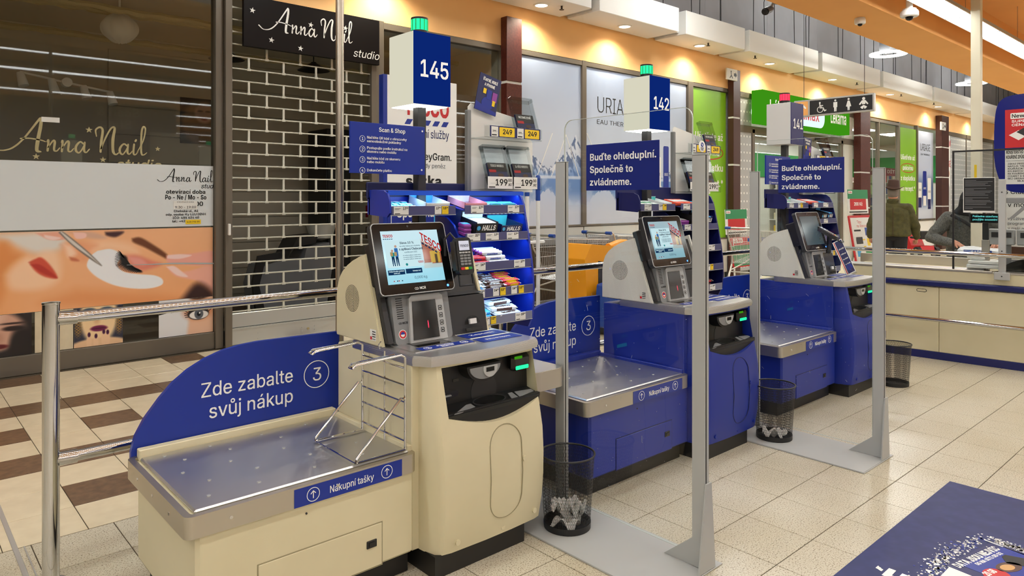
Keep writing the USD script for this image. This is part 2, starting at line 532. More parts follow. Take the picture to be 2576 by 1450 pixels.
# store hall beyond the frame: walls and ceiling that the daylightless room closes with
tag(B().box(-12.2, -12, -22, 14, 0, 7).build('wall_left', 'void_wall'), kind='structure')
tag(B().box(40, 40.2, -22, 14, 0, 7).build('wall_right', 'void_wall'), kind='structure')
tag(B().box(-12, 40, -22.2, -22, 0, 5).build('wall_front', 'void_wall'), kind='structure')
tag(B().box(-12, 40, -22, 3.16, 4.35, 4.5).build('ceiling', 'orange_paint'), kind='structure')
tag(B().box(-12, 40, 3.12, 3.78, 3.67, 4.6).build('trim', 'orange_paint'), kind='structure')     # orange downstand over the tills
tag(B().box(-12, 40, 3.1, 14, 6.8, 6.95).build('ceiling', 'void_wall'), kind='structure')
tag(B().box(-12, 40, 3.3, 3.78, 4.6, 6.8).build('wall_front', 'void_wall'), kind='structure')
wb = struct('wall_back')
x = -12.
while x < 40:
    B().box(x + .002, x + 2.398, 7.72, 7.8, 4.3, 6.8, b=.004).build('panel', 'void_wall', wb)
    x += 2.4
B().box(-12, 40, 7.8, 7.9, 4.0, 6.8).build('backing', 'void_wall', wb)
fa = tag(B().box(-12, 40, 7.53, 7.72, 3.73, 4.5).build('trim', 'fascia'), kind='structure')       # orange fascia over the shop fronts

# fluorescent strips: long troughs with a bright louvred underside
for k, y in enumerate(STRIPS):
    lab = ('white louvred fluorescent strip hanging from the orange ceiling, the one in view at upper right' if k == 0 else 'white fluorescent ceiling strip further back in the store hall, reflected in the shop window')
    t = thing('fluorescent_strip', lab, 'ceiling light', (0, y, 3.75), group=None if k == 0 else 'fluorescent strips in the store hall')
    x0, x1 = (-8, 34) if k else (-6, 34)
    B().box(x0, x1, -.045, .045, .03, .11).build('housing', 'grey_light', t)
    pr = B()
    for s in (-1, 1):
        pr.prism([(s * .04, .06), (s * .14, -.01), (s * .14, -.02), (s * .035, .05)], x1 - x0, (x0, 0, 0), (0, 1, 0), (0, 0, 1))
    pr.build('reflector', 'white', t)
    B().box(x0, x1, -.12, .12, -.012, -.004).build('diffuser', 'tube_glow', t)
    if k == 0:
        for i in range(12, 30):
            B().tube([(x0 + i * 1.2, -.14, -.02), (x0 + i * 1.2, 0, -.03), (x0 + i * 1.2, .14, -.02)], .006, 6).build('clip', 'grey_light', t)
        for i in range(5, 15):
            B().tube([(x0 + 1.5 + i * 2.4, 0, .1), (x0 + 1.5 + i * 2.4, 0, .6)], .003, 5).build('hanger', 'wire', t)

# white canopies over the mall walk, each with a downlight; hung on wires
PX = [(3.2, 5.35), (5.5, 7.72), (7.886, 9.883), (10.09, 11.97), (12.13, 14.96), (15.16, 18.3), (18.5, 22.0), (22.2, 26.0), (26.2, 30.0), (30.2, 34.5)]
PL = [4.6, 7.04, 8.9, 11.02, 13.54, 16.43, 19.9, 23.6, 27.6, 31.5]
cp = thing('ceiling_canopy', 'row of white boxed canopy panels hung above the shop fronts', 'canopy', (0, 0, 0))
rnd = random.Random(4)
for i, (a, b) in enumerate(PX):
    B().box(a, b, 6.85, 7.5, 4.32, 4.72, b=.008).build('canopy_panel', 'white', cp)
    B().box(b, b + .2, 7.0, 7.5, 4.36, 4.6).build('joint_strip', 'grey_light', cp)
for i in range(46):
    xx = 5.2 + i * .47 + rnd.uniform(-.15, .15) + (i * i) * .004
    yy = rnd.choice((6.95, 7.1, 7.35))
    B().tube([(xx, yy, 4.7), (xx + rnd.uniform(-.03, .03), yy, 5.6), (xx + rnd.uniform(-.1, .25), yy + rnd.uniform(-.2, .1), 6.8)], .008, 5).build('hanging_wire', 'charcoal', cp)
ORD = ('leftmost, above the shop sign', 'second', 'third', 'fourth', 'fifth', 'sixth', 'seventh', 'eighth', 'ninth', 'farthest')
for i, xx in enumerate(PL):
    t = thing('downlight', f'round warm downlight in the white canopy, {ORD[i]} from the left', 'ceiling light', (xx, 7.2, 4.32))
    B().lathe([(.115, .0), (.115, -.012), (.09, -.012), (.086, .004)]).build('rim', 'white', t)
    B().cyl((0, 0, -.006), (0, 0, .002), .09, 24).build('lamp', 'down_glow', t)
    li = UsdLux.SphereLight.Define(stage, str(t.GetPath()) + '/spot')
    li.CreateRadiusAttr(.05)
    li.CreateIntensityAttr(850.)
    li.CreateColorAttr(Gf.Vec3f(1., .88, .68))
    li.AddTranslateOp().Set(Gf.Vec3d(0, 0, -.07))
    sh = UsdLux.ShapingAPI.Apply(li.GetPrim())
    sh.CreateShapingConeAngleAttr(76.)
    sh.CreateShapingConeSoftnessAttr(.8)
for k, (xx, yy) in enumerate(((7.3, 7.05), (10.95, 6.98), (12.6, 7.0), (17.3, 7.0), (20.1, 7.0), (22.6, 7.0))):
    t = thing('sprinkler', f'small sprinkler head under the white canopy, {ORD[k] if k else "first"} from the left', 'sprinkler', (xx, yy, 4.32))
    B().cyl((0, 0, 0), (0, 0, -.05), .014, 8).cyl((0, 0, -.05), (0, 0, -.055), .035, 10).build('head', 'charcoal', t)

# ---------------------------------------------------------------- shop fronts
YF = 7.53
def window(name, x0, x1, z0, z1, posts=(), rails=(), fw_=.05, glass=True, bottom=None, y=YF):
    w = struct(name)
    f = 'bronze_frame'
    b0 = bottom if bottom is not None else z0
    B().box(x0, x1, y, y + .1, 0 if bottom is None and z0 < .3 else b0 - .03, z0, b=.004).build('frame', f, w)
    B().box(x0, x1, y, y + .1, z1, z1 + .08, b=.004).build('frame', f, w)
    for p in posts:
        B().box(p - fw_ / 2, p + fw_ / 2, y - .005, y + .1, z0 - .03, z1 + .08, b=.004).build('frame', f, w)
    for r in rails:
        B().box(x0, x1, y + .01, y + .09, r - .02, r + .02, b=.004).build('frame', f, w)
    if glass:
        ps = [x0] + list(posts) + [x1]
        for a, b in zip(ps[:-1], ps[1:]):
            B().box(a, b, y + .04, y + .048, z0, z1).build('pane', 'window_glass', w, smooth=False)
    return w
window('window_1', -1.6, 2.62, .174, 3.65, posts=(), fw_=.022)
B().box(2.62, 2.70, YF - .03, YF + .12, 0, 3.73, b=.005).build('trim', 'bronze_frame')
tag(stage.GetPrimAtPath('/World/trim_003'), kind='structure')
window('window_2', 4.62, 6.56, .3, 3.65, posts=(), rails=(1.1,))
tag(B().box(4.5, 4.62, YF - .06, YF + .12, 0, 3.73, b=.005).build('trim', 'bronze_frame'), kind='structure')
window('window_3', 6.85, 11.19, 1.156, 3.66, posts=(8.31,), rails=(), fw_=.1, bottom=1.156)
window('window_4', 11.29, 12.5, .8, 3.66, bottom=.8)
tag(B().box(11.14, 11.29, YF - .02, YF + .12, 0, 3.73, b=.005).build('trim', 'bronze_frame'), kind='structure')
bp = struct('wall_back')
for a, b in ((6.85, 8.3), (8.32, 9.72), (9.74, 11.14), (11.29, 12.5)):
    B().box(a, b, YF + .01, YF + .06, .12, 1.12 if a < 11 else .78, b=.004).build('panel', 'white_plastic', bp)
B().box(6.8, 12.5, YF + .06, YF + .1, 0, 1.16).build('backing', 'grey_light', bp)

# wood pilasters between the shops
def pilaster(x0, x1, y0, top, m, joints, label):
    t = thing('pilaster', label, 'pillar', (0, 0, 0))
    zs = [0.] + list(joints) + [top]
    for a, b in zip(zs[:-1], zs[1:]):
        B().box(x0, x1, y0, YF - .005, a + .018 if a else 0, b - .018 if b < top else b, b=.004).build('wood_panel', m, t)
    for z in joints:
        B().box(x0 + .004, x1 - .004, y0 + .012, YF - .005, z - .017, z + .017).build('joint', 'paper', t)
pilaster(6.56, 6.85, 7.40, 4.12, 'wood', (1.33, 2.26, 3.2), 'reddish wood pilaster between the dark window and the mountain poster')
pilaster(12.5, 12.75, 7.40, 4.1, 'dark_wood', (1.33, 2.23, 3.16), 'dark brown wood pilaster beside the tall green poster, under an exit sign')
pilaster(18.4, 19.0, 7.35, 3.9, 'wood', (1.33, 2.23, 3.16), 'brown wood pilaster right of the green pharmacy sign')
pilaster(24.45, 25.1, 7.35, 4.14, 'dark_wood', (1.33, 2.23, 3.16), 'dark brown pilaster far right, past the small cosmetics poster')

# ---- nail studio: glass front with posters
bd = B().box(-1.6, 2.615, YF + .03, YF + .037, 1.28, 1.90).build('opening_hours_board', 'pale_board')
tag(bd, 'pale grey board with opening hours printed at right, behind the shop window', 'sign')
A = Art((0, YF + .0295, 0), (1, 0, 0), (0, 0, 1), bd)
def script_name(a, x, y, s, m, layer=1, name='lettering', studio=True):
    """Brush-script lettering 'Anna Nail studio' drawn as pen strokes; s = height of the capital A."""
    S = lambda pts, w, n=8: a.shape(affinity.scale(affinity.translate(stroke(pts, w, n=n), x, y), s, s, origin=(x, y)), m, layer, name)
    S([(-.75, .12), (-.55, -.02), (-.25, .05), (.05, .35), (.42, .92), (.5, 1.0), (.5, .8), (.42, .3), (.4, .02), (.5, -.02)], [.05, .03, .05, .05, .06, .08, .09, .1, .09, .03])
    S([(-.02, .36), (.2, .38), (.5, .34), (.62, .3)], [.04, .04, .03])
    def nn(px, k=1.):
        S([(px, .3), (px + .04, .34), (px + .02, .02)], [.03, .06, .06])
        S([(px + .03, .12), (px + .16, .33), (px + .21, .3), (px + .19, .06), (px + .26, .02), (px + .34, .12)], [.03, .05, .07, .06, .04, .03])
    def aa(px):
        S([(px + .24, .28), (px + .14, .34), (px + .03, .2), (px + .03, .05), (px + .12, .0), (px + .24, .2), (px + .27, .33), (px + .25, .08), (px + .31, .01), (px + .4, .12)], [.05, .05, .07, .07, .04, .04, .05, .07, .04, .03])
    nn(.66), nn(1.04), aa(1.42)
    S([(2.02, .55), (2.0, .75), (2.12, .85), (2.2, .75), (2.16, .4), (2.14, .05)], [.03, .05, .06, .07, .08, .06])
    S([(2.15, .15), (2.3, .55), (2.45, .84), (2.55, .84), (2.5, .5), (2.5, .1), (2.58, -.02), (2.68, .05)], [.04, .05, .05, .07, .09, .08, .05, .03])
    aa(2.68)
    S([(3.13, .3), (3.13, .33), (3.11, .05), (3.17, .0), (3.25, .1)], [.05, .06, .06, .04, .03])
    S([(3.17, .45), (3.19, .49)], [.06, .07])
    S([(3.22, .08), (3.4, .45), (3.48, .85), (3.42, .95), (3.36, .75), (3.35, .1), (3.42, .0), (3.52, .08)], [.03, .04, .05, .06, .06, .06, .04, .02])
    if studio:
        g = affinity.affine_transform(glyphs('studio', 400), [.36 * s, .1 * s, 0, .36 * s, x + 2.55 * s, y - .52 * s])
        a.shape(g.buffer(.004 * s), m, layer, name)
script_name(A, 2.17, 1.735, .125, 'ink')
A.text('otevírací doba', 2.345, 1.612, .04, 'ink', 750, 'c')
A.text('Po - Ne / Mo - So', 2.345, 1.553, .047, 'ink', 750, 'c', fit=.4)
A.text('00', 2.435, 1.486, .045, 'ink', 750)
A.rect(2.225, 1.455, .23, .085, 'paper', 2)
A.text('OTEVÍRACÍ DOBA', 2.34, 1.52, .014, 'grey_ink', 500, 'c', layer=3)
A.text('9:30 - 19:00', 2.34, 1.463, .024, 'ink', 500, 'c', layer=3)
for k, s in enumerate(('Chebská ul., Aš', 'odp. osoba: Ky LUU DINH', 'IČO: 485 424 40', 'tel.: +420')):
    A.text(s, 2.345 - (.06 if k == 3 else 0), 1.425 - k * .034, .023, 'ink', 700, 'c')
A.rect(2.34, 1.302, .15, .045, 'yellow', 2)
A.text('420 792 55', 2.415, 1.317, .016, 'ink', 500, 'c', layer=3)
A.done()

def P0(*c):
    return np.array(c, float)
def face(x, y):
    X0, Z0 = -1.6, .548
    x, y = x + X0, y + Z0
    c = np.broadcast_to(P0(242, 182, 136), x.shape + (3,)).copy()
    c = mixc(c, sm(1.5, .5, x) * .7, (236, 160, 96))
    c = mixc(c, sm(1.2, .6, y) * sm(.9, 2.4, x) * .6, (240, 168, 112))
    def P(pts, col, soft=.0, a=1.):
        nonlocal c
        c = mixc(c, inpoly(x, y, spline(list(pts) + [pts[0]], 5), soft) * a, col)
    P([(0.802,1.254),(1.258,1.253),(1.282,1.140),(1.175,1.062),(1.025,1.083),(0.868,1.178),(0.802,1.214)], (226, 220, 212), .05)
    P([(0.759,1.163),(0.846,1.186),(0.901,1.103),(0.968,1.045),(0.890,0.969),(0.846,0.892),(0.824,0.706),(0.738,0.609)], (222, 140, 76), .06, .8)
    P([(0.851,0.891),(0.901,0.968),(0.991,1.044),(1.059,1.040),(1.140,1.091),(1.234,1.059),(1.258,0.918),(1.234,0.808),(1.116,0.748),(0.934,0.750),(0.868,0.796)], (250, 208, 172), .05, .9)
    P([(1.379,0.726),(1.761,0.663),(2.246,0.574),(2.246,0.482),(1.140,0.594)], (226, 146, 88), .08, .7)
    P([(1.453,1.133),(1.630,1.168),(1.841,1.116),(1.895,1.024),(1.630,1.081),(1.503,1.045)], (250, 206, 170), .05, .8)
    P([(1.258,1.141),(1.342,1.011),(1.453,0.976),(1.503,1.073),(1.553,1.128),(1.403,1.163)], (234, 158, 118), .035, .7)
    P([(1.282,1.140),(1.342,1.123),(1.379,1.051),(1.318,1.026)], (255, 222, 196), .03, .8)
    P([(1.324,1.026),(1.379,1.009),(1.403,0.982),(1.342,0.989)], (196, 104, 74), .012, .8)
    P([(1.013,0.995),(1.059,1.020),(1.111,1.031),(1.181,0.950),(1.232,0.838),(1.140,0.854),(1.065,0.910)], (208, 84, 62), .012)
    P([(1.025,0.974),(1.093,0.970),(1.175,0.902),(1.232,0.836),(1.140,0.877),(1.070,0.930)], (176, 50, 42), .01, .8)
    P([(1.065,1.252),(1.258,1.256),(1.312,1.195),(1.175,1.189)], (236, 170, 146), .012)
    P([(1.306,1.251),(1.503,1.248),(1.630,1.190),(1.503,1.188)], (205, 170, 160), .02, .6)
    P([(1.617,1.244),(1.774,1.244),(1.708,1.195),(1.630,1.212)], (70, 45, 50), .015)
    P([(1.128,1.236),(1.258,1.204),(1.198,1.185),(1.140,1.208)], (246, 214, 206), .008)
    P([(1.354,1.250),(1.453,1.240),(1.453,1.197),(1.379,1.192)], (246, 200, 190), .008)
    P([(1.553,1.071),(1.656,1.083),(1.734,1.047),(1.754,1.002),(1.721,0.931),(1.774,0.861),(1.895,0.827),(2.046,0.804),(2.120,0.761),(2.117,0.705),(2.005,0.678),(1.841,0.692),(1.682,0.740),(1.553,0.819),(1.478,0.903),(1.468,0.961),(1.503,1.030)], (238, 240, 244), .006)
    P([(1.801,1.014),(1.895,1.009),(2.032,0.949),(2.117,0.906),(1.936,0.857),(1.841,0.908)], (226, 132, 116), .03, .9)
    P([(1.814,0.999),(1.922,0.978),(1.977,0.915),(1.868,0.921)], (236, 168, 160), .02, .7)
    P([(1.847,1.175),(1.922,1.181),(2.032,1.110),(2.162,1.007),(2.174,0.956),(2.103,0.995),(1.963,1.083),(1.861,1.137)], (112, 66, 42), .015)
    P([(1.761,1.024),(1.801,0.999),(1.827,0.924),(1.936,0.850),(1.895,0.845),(1.801,0.889),(1.747,0.973)], (40, 26, 26), .012)
    P([(1.240,1.253),(1.284,1.252),(1.453,1.090),(1.553,0.977),(1.589,0.924),(1.503,0.987),(1.354,1.123)], (120, 112, 106), .006)
    P([(1.255,1.253),(1.272,1.252),(1.453,1.076),(1.572,0.940),(1.490,1.017),(1.354,1.137)], (214, 208, 202), .004)
    P([(2.157,0.995),(2.393,1.001),(2.622,1.012),(2.622,0.874),(2.319,0.890),(2.174,0.925)], (238, 170, 154), .012)
    P([(2.174,0.997),(2.290,1.000),(2.401,0.982),(2.290,0.954),(2.174,0.964)], (248, 214, 208), .008)
    P([(2.159,0.888),(2.319,0.819),(2.622,0.858),(2.622,0.594),(2.468,0.711),(2.246,0.782)], (242, 178, 158), .015)
    P([(2.159,0.880),(2.231,0.883),(2.304,0.824),(2.363,0.766),(2.260,0.789)], (248, 216, 210), .008)
    P([(2.290,0.524),(2.453,0.693),(2.622,0.568),(2.622,0.348),(2.290,0.385)], (58, 36, 34), .05)
    return c
pt = B().box(-1.6, 2.612, YF + .03, YF + .037, .548, 1.265).build('beauty_poster', 'paper')
tag(pt, 'large beauty poster of a face having eyelashes treated with tweezers', 'poster')
paint(pt, 'print', (-1.6, YF + .0295, .548), (1, 0, 0), (0, 0, 1), 4.21, .717, 640, 120, face)
A = Art((0, YF + .028, 0), (1, 0, 0), (0, 0, 1), pt)
lash_a, lash_b = spline([(1.761,1.019),(1.777,1.001),(1.794,0.978),(1.811,0.952),(1.827,0.927),(1.849,0.908),(1.873,0.888),(1.902,0.872),(1.929,0.855)], 3), spline([(1.728,1.062),(1.705,1.022),(1.698,0.976),(1.703,0.932),(1.715,0.909),(1.741,0.882),(1.781,0.861),(1.827,0.847),(1.881,0.839)], 3)
for a, b in zip(lash_a, lash_b):
    A.shape(stroke([a, ((a[0] + b[0]) / 2, (a[1] + b[1]) / 2 + .008), b], [.011, .008, .003]), 'ink')
A.shape(stroke([(1.803,0.921),(2.032,0.914),(2.246,0.909),(2.622,0.886)], [.004, .01, .016, .016]), 'grey_light', 1)
A.done()

def woman(x, y, kind):
    w, h = .26, .36
    u, v = x / x.max(), y / y.max()
    ell = lambda cx, cy, rx, ry, s=.15: sm(1 + s, 1 - s, np.hypot((u - cx) / rx, (v - cy) / ry))
    if kind == 0:     # dark hair, dark lips
        c = np.broadcast_to(P0(40, 34, 36), x.shape + (3,)).copy()
        c = mixc(c, ell(.35, .62, .55, .5), (206, 160, 138))
        c = mixc(c, ell(.1, .95, .5, .25), (220, 180, 158))
        for ex in (.25, .72):
            c = mixc(c, ell(ex, .66, .16, .06, .4), (50, 34, 34))
            c = mixc(c, ell(ex, .78, .2, .025, .6), (60, 42, 40))
        c = mixc(c, ell(.45, .25, .2, .06, .3), (92, 24, 30))
        c = mixc(c, ell(.5, .45, .07, .12, .8) * .5, (170, 120, 100))
        c = mixc(c, ell(.86, .2, .2, .5, .3), (34, 28, 30))
    else:             # golden face, purple lips, dark nails
        c = np.broadcast_to(P0(46, 48, 66), x.shape + (3,)).copy()
        c = mixc(c, ell(.5, .75, .38, .72), (238, 206, 160))
        c = mixc(c, ell(.5, .0, .62, .2), (230, 190, 150))
        for ex in (.3, .66):
            c = mixc(c, ell(ex, .93, .12, .05, .4), (70, 90, 110))
        c = mixc(c, ell(.5, .44, .17, .075, .25), (110, 24, 72))
        c = mixc(c, ell(.5, .44, .14, .012, .6), (60, 10, 40))
        c = mixc(c, ell(.46, .66, .06, .1, .8) * .6, (206, 150, 110))
        for fx, fy in ((.3, .22), (.44, .17), (.6, .26), (.68, .24)):
            c = mixc(c, ell(fx, fy - .1, .05, .2, .3), (236, 196, 158))
            c = mixc(c, ell(fx, fy + .08, .03, .06, .3), (64, 16, 60))
        for ex in (.08, .92):
            c = mixc(c, ell(ex, .5, .07, .22, .6) * (np.sin(u * 90) * np.sin(v * 90) > -.2), (150, 116, 60))
    return c
def eye(x, y):
    u, v = x / x.max(), y / y.max()
    ell = lambda cx, cy, rx, ry, s=.1: sm(1 + s, 1 - s, np.hypot((u - cx) / rx, (v - cy) / ry))
    c = np.broadcast_to(P0(226, 226, 228), x.shape + (3,)).copy()
    c = mixc(c, sm(.5, .6, u - (v - .5) * .08), (236, 190, 160))
    c = mixc(c, ell(.72, .66, .26, .26, .5), (214, 132, 84))
    c = mixc(c, ell(.72, .55, .2, .17, .1), (26, 20, 22))
    c = mixc(c, ell(.73, .52, .18, .12, .08), (236, 232, 228))
    c = mixc(c, ell(.73, .54, .085, .14, .08), (92, 96, 104))
    c = mixc(c, ell(.73, .54, .035, .06, .1), (10, 10, 12))
    c = mixc(c, ell(.745, .57, .014, .025, .1), (250, 250, 250))
    c = mixc(c, ell(.72, 1.02, .17, .07, .4), (70, 44, 34))
    c = mixc(c, sm(.035, .02, np.abs(v - .72 - (u - .3) * .28) / (1.1 if 0 else 1)) * (u < .44), (24, 22, 24))
    c = mixc(c, sm(.07, .05, np.abs(v - .72 - (u - .3) * .28)) * (u > .22) * (u < .44) * (np.sin(u * 320) > -.6), (24, 22, 24))
    return c
for i, (a, b, fn, lab) in enumerate(((.55, 1.036, lambda x, y: woman(x, y, 0), 'small poster of a dark-haired woman with dark nails, at the left image edge'),
                                      (1.362, 1.768, lambda x, y: woman(x, y, 1), 'small poster of a woman with purple lips and dark nails, under the big beauty poster'),
                                      (2.09, 2.612, eye, 'small poster of an eye and a mascara brush, bottom right of the shop window'))):
    p = B().box(a, b, YF + .03, YF + .037, .178, .545).build('small_poster', 'paper')
    tag(p, lab, 'poster')
    paint(p, 'print', (a, YF + .0295, .178), (1, 0, 0), (0, 0, 1), b - a, .367, 110, 90, fn)
    if i == 2:
        A = Art((0, YF + .028, 0), (1, 0, 0), (0, 0, 1), p)
        for k in range(15):
            t = math.radians(200 - k * 13)
            cx, cz = 2.465 + .1 * math.cos(t), .375 + .06 * math.sin(t)
            A.shape(stroke([(cx, cz), (cx + .035 * math.cos(t), cz + .035 * math.sin(t) + .012)], [.006, .002]), 'ink')
        A.done()
tag(B().box(1.06, 1.355, YF + .03, YF + .037, .178, .545).build('window_panel', 'tile_mall'), 'plain beige panel between the two small portrait posters', 'panel')

# gold lettering and stars on the upper glass
gl = thing('window_lettering', 'gold script shop name and stars stuck on the upper shop window', 'lettering')
A = Art((0, YF + .038, 0), (1, 0, 0), (0, 0, 1), gl)
script_name(A, .96, 1.99, .29, 'gold')
for x_, z_, r_ in ((1.485, 2.205, .032), (1.07, 1.94, .03), (2.08, 2.055, .026), (1.60, 1.93, .03)):
    A.shape(star(x_, z_, r_), 'gold', 1, 'star')
A.done()
sk = B().box(1.11, 1.25, YF + .036, YF + .039, 2.255, 2.3).build('window_sticker', 'paper')
tag(sk, 'small white patterned sticker on the dark shop window', 'sticker')

# ---- rolling grille in front of the nail studio door
gr = thing('rolling_grille', 'closed rolling grille of brick-pattern rods with a solid bottom bar', 'shutter', (0, 0, 0))
gx0, gx1, gy = 2.70, 4.5, 7.49
nrow, dz = 26, .1283
for i in range(nrow + 1):
    z = .37 + i * dz
    B().cyl((gx0, gy, z), (gx1, gy, z), .0085, 6).build('rod', 'grille', gr)
for i in range(nrow):
    z = .37 + i * dz
    k = 0
    x = gx0 + (.07 if i % 2 else .26)
    while x < gx1 - .03:
        B().box(x - .011, x + .011, gy - .008, gy + .008, z + .006, z + dz - .006).box(x - .02, x + .02, gy - .012, gy + .012, z - .012, z + .012).build('link', 'grille', gr, smooth=False)
        x += .386
for z0, z1, y0 in ((.20, .355, 7.475), (.02, .19, 7.46), (0, .02, 7.44)):
    B().box(gx0, gx1, y0, 7.51, z0, z1, b=.008).build('bottom_bar', 'alu', gr)
B().box(gx0, gx1, 7.452, 7.47, .183, .2).box(gx0, gx1, 7.452, 7.47, .03, .04).build('ridge', 'alu', gr)
lk = B()
for x_, z_ in ((3.55, .12), (3.55, .08), (3.7, .12), (3.7, .08), (3.05, .12), (3.05, .06)):
    lk.cyl((x_, 7.46, z_), (x_, 7.452, z_), .007, 8)
lk.build('rivet', 'alu', gr)
B().cyl((3.62, 7.46, .1), (3.62, 7.45, .1), .014, 10).build('lock', 'gold', gr)
for a in (2.70, 4.43):
    B().box(a, a + .07, 7.44, 7.52, 0, 3.72, b=.004).build('guide_rail', 'bronze_frame', gr)
B().box(2.72, 2.74, 7.40, 7.46, 1.18, 1.3, b=.005).build('wall_switch', 'white')
tag(stage.GetPrimAtPath('/World/wall_switch'), 'small white bracket on the frame at the grille edge', 'bracket')

sg = thing('shop_sign', 'black shop sign with white script lettering and stars above the grille', 'sign', (0, 0, 0))
B().box(2.865, 4.5, 7.38, 7.43, 3.165, 3.70, b=.004).build('board', 'sign_black', sg)
A = Art((0, 7.38, 0), (1, 0, 0), (0, 0, 1), sg)
script_name(A, 3.22, 3.375, .26, 'white', studio=False)
A.text('studio', 4.14, 3.225, .09, 'white', 400, shear=.25, name='lettering')
for x_, z_ in [(2.956,3.550),(3.163,3.267),(3.494,3.224),(3.616,3.504),(4.045,3.537)]:
    A.shape(star(x_, z_, .034, 8), 'white', 1, 'star')
A.done()

# ---- dim salon behind the glass and grille
wl = struct('wall_back')
B().box(-2.6, 6.6, 10.6, 10.7, 0, 3.9).build('salon_wall', 'shop_wall', wl)
B().box(-2.7, -2.6, 7.7, 10.6, 0, 3.9).build('salon_wall', 'shop_wall', wl)
B().box(6.6, 6.7, 7.65, 10.6, 0, 3.9).build('salon_wall', 'shop_wall', wl)
for i in range(9):
    B().box(2.3, 5.2, 10.575, 10.6, .15 + i * .38, .52 + i * .38, b=.004).build('wall_board', 'shop_wall', wl)
tag(B().box(-2.6, 6.6, 7.63, 10.6, 3.75, 3.85).build('ceiling', 'shop_wall'), kind='structure')
tag(B().box(-2.6, 6.6, 7.6, 10.6, -.002, .004).build('floor', 'shop_floor'), kind='structure')
pp = thing('ceiling_pipe', 'lagged silver pipe running under the dark salon ceiling', 'pipe', group=None)
rn = random.Random(2)
for (ya, za, xa) in ((8.3, 3.55, -2.5), (9.4, 3.45, -2.5), (8.75, 3.62, -2.5)):
    pts = [(xa + i * .08, ya + rn.uniform(-.008, .008), za + rn.uniform(-.01, .01)) for i in range(112)]
    B().tube(pts, [.035 + rn.uniform(-.006, .006) for _ in pts], 8).build('pipe', 'gold', pp)
lm = thing('ceiling_lamp', 'white scalloped globe lamp hanging inside the dark shop window', 'lamp', (1.98, 8.6, 3.42))
B().cyl((0, 0, .05), (0, 0, .36), .012, 8).build('stem', 'white', lm)
V = trimesh.creation.icosphere(subdivisions=4, radius=.17)
a_ = np.arctan2(V.vertices[:, 1], V.vertices[:, 0])
V.vertices *= (1 + .12 * np.abs(np.sin(a_ * 4)) * np.cos(V.vertices[:, 2:3].ravel() * 16))[:, None]
obj('globe', V, 'paper', lm, smooth=True)
sp = thing('spot_bar', 'white four-spot lamp bar hanging behind the shop glass', 'lamp', (1.55, 9.0, 2.83))
B().tube([(-.42, 0, .07), (0, 0, 0), (.42, 0, -.06)], .012).build('bar', 'white', sp)
B().cyl((0, -.05, 0), (0, .05, 0), .05, 16).build('hub', 'white', sp)
for k, xx in enumerate((-.42, -.14, .16, .42)):
    B().cyl((xx, 0, .06 - k * .04), (xx + .03, -.03, -.08 - k * .04), .035, 12, .05).build('spot', 'white', sp)
hc = thing('shampoo_chair', 'white salon wash chair with black padded armrests behind the grille', 'chair', (4.15, 9.3, 0))
UsdGeom.Xformable(hc).AddScaleOp().Set(Gf.Vec3f(.75, .9, .95))
B().xz([(-.55, .1), (-.6, .45), (-.5, .72), (-.1, .8), (.25, .78), (.3, .95), (.75, 1.0), (.8, .6), (.7, .1)], -.28, .28).build('shell', 'chair_grey', hc)
B().xz([(-.66, .12), (-.72, .5), (-.62, .86), (-.2, .9), (-.18, .82), (-.5, .76), (-.6, .45), (-.5, .12)], -.32, -.27).xz([(-.05, .8), (.1, .95), (.5, 1.0), (.55, 1.12), (.15, 1.1)], -.24, .24).build('padding', 'black', hc)
B().lathe([(.02, 1.0), (.2, 1.04), (.26, 1.22), (.27, 1.24), (.23, 1.22), (.17, 1.08), (0, 1.05)], (.75, 0, .02)).build('basin', 'white_plastic', hc)
tag(B().box(4.95, 5.35, 9.6, 10.2, 0, 2.6, b=.01).box(4.97, 5.15, 9.585, 9.6, .05, 2.5, b=.004).box(5.17, 5.34, 9.585, 9.6, .05, 2.5, b=.004).build('tall_cabinet', 'black'), 'tall black cabinet in the dim salon', 'cabinet')
for (a, b, z0, z1, y, col, lab) in ((3.2, 3.85, 2.35, 3.0, 10.56, (120, 92, 66), 'dim portrait poster of a long-haired woman on the salon wall'), (3.15, 3.5, 1.4, 1.75, 10.56, (96, 70, 60), 'small dim portrait of a dark-haired woman on the salon wall'), (7.95, 8.3, 2.5, 3.3, 10.4, (90, 70, 60), '')):
    if not lab:
        continue
    p = B().box(a, b, y, y + .012, z0, z1).build('wall_portrait', 'dark')
    tag(p, lab, 'poster')
    def pf(x, y_, col=col):
        u, v = x / x.max(), y_ / y_.max()
        e = lambda cx, cy, rx, ry, s=.2: sm(1 + s, 1 - s, np.hypot((u - cx) / rx, (v - cy) / ry))
        c = np.broadcast_to(P0(24, 22, 26), x.shape + (3,)).copy()
        c = mixc(c, e(.5, .45, .48, .5) , np.array(col) * (1 if col[0] > 100 else .5))
        c = mixc(c, e(.5, .68, .2, .22), (190, 150, 130))
        c = mixc(c, e(.42, .72, .06, .02, .5) + e(.58, .72, .06, .02, .5), (50, 40, 40))
        c = mixc(c, e(.5, .55, .07, .025, .4), (150, 80, 76))
        return c
    paint(p, 'print', (a, y, z0), (1, 0, 0), (0, 0, 1), b - a, z1 - z0, 50, 50, pf)
for k, xx in enumerate((3.35, 4.55)):
    t = thing('pendant_lamp', ['black cone pendant lamp hanging behind the grille, left one', 'black cone pendant lamp hanging behind the grille, right one'][k], 'lamp', (xx, 9.2, 3.35))
    B().lathe([(.03, .12), (.05, .1), (.22, 0), (.21, 0), (.04, .09)]).build('shade', 'black', t)
    B().cyl((0, 0, .1), (0, 0, .45), .008, 6).build('cord', 'black', t)
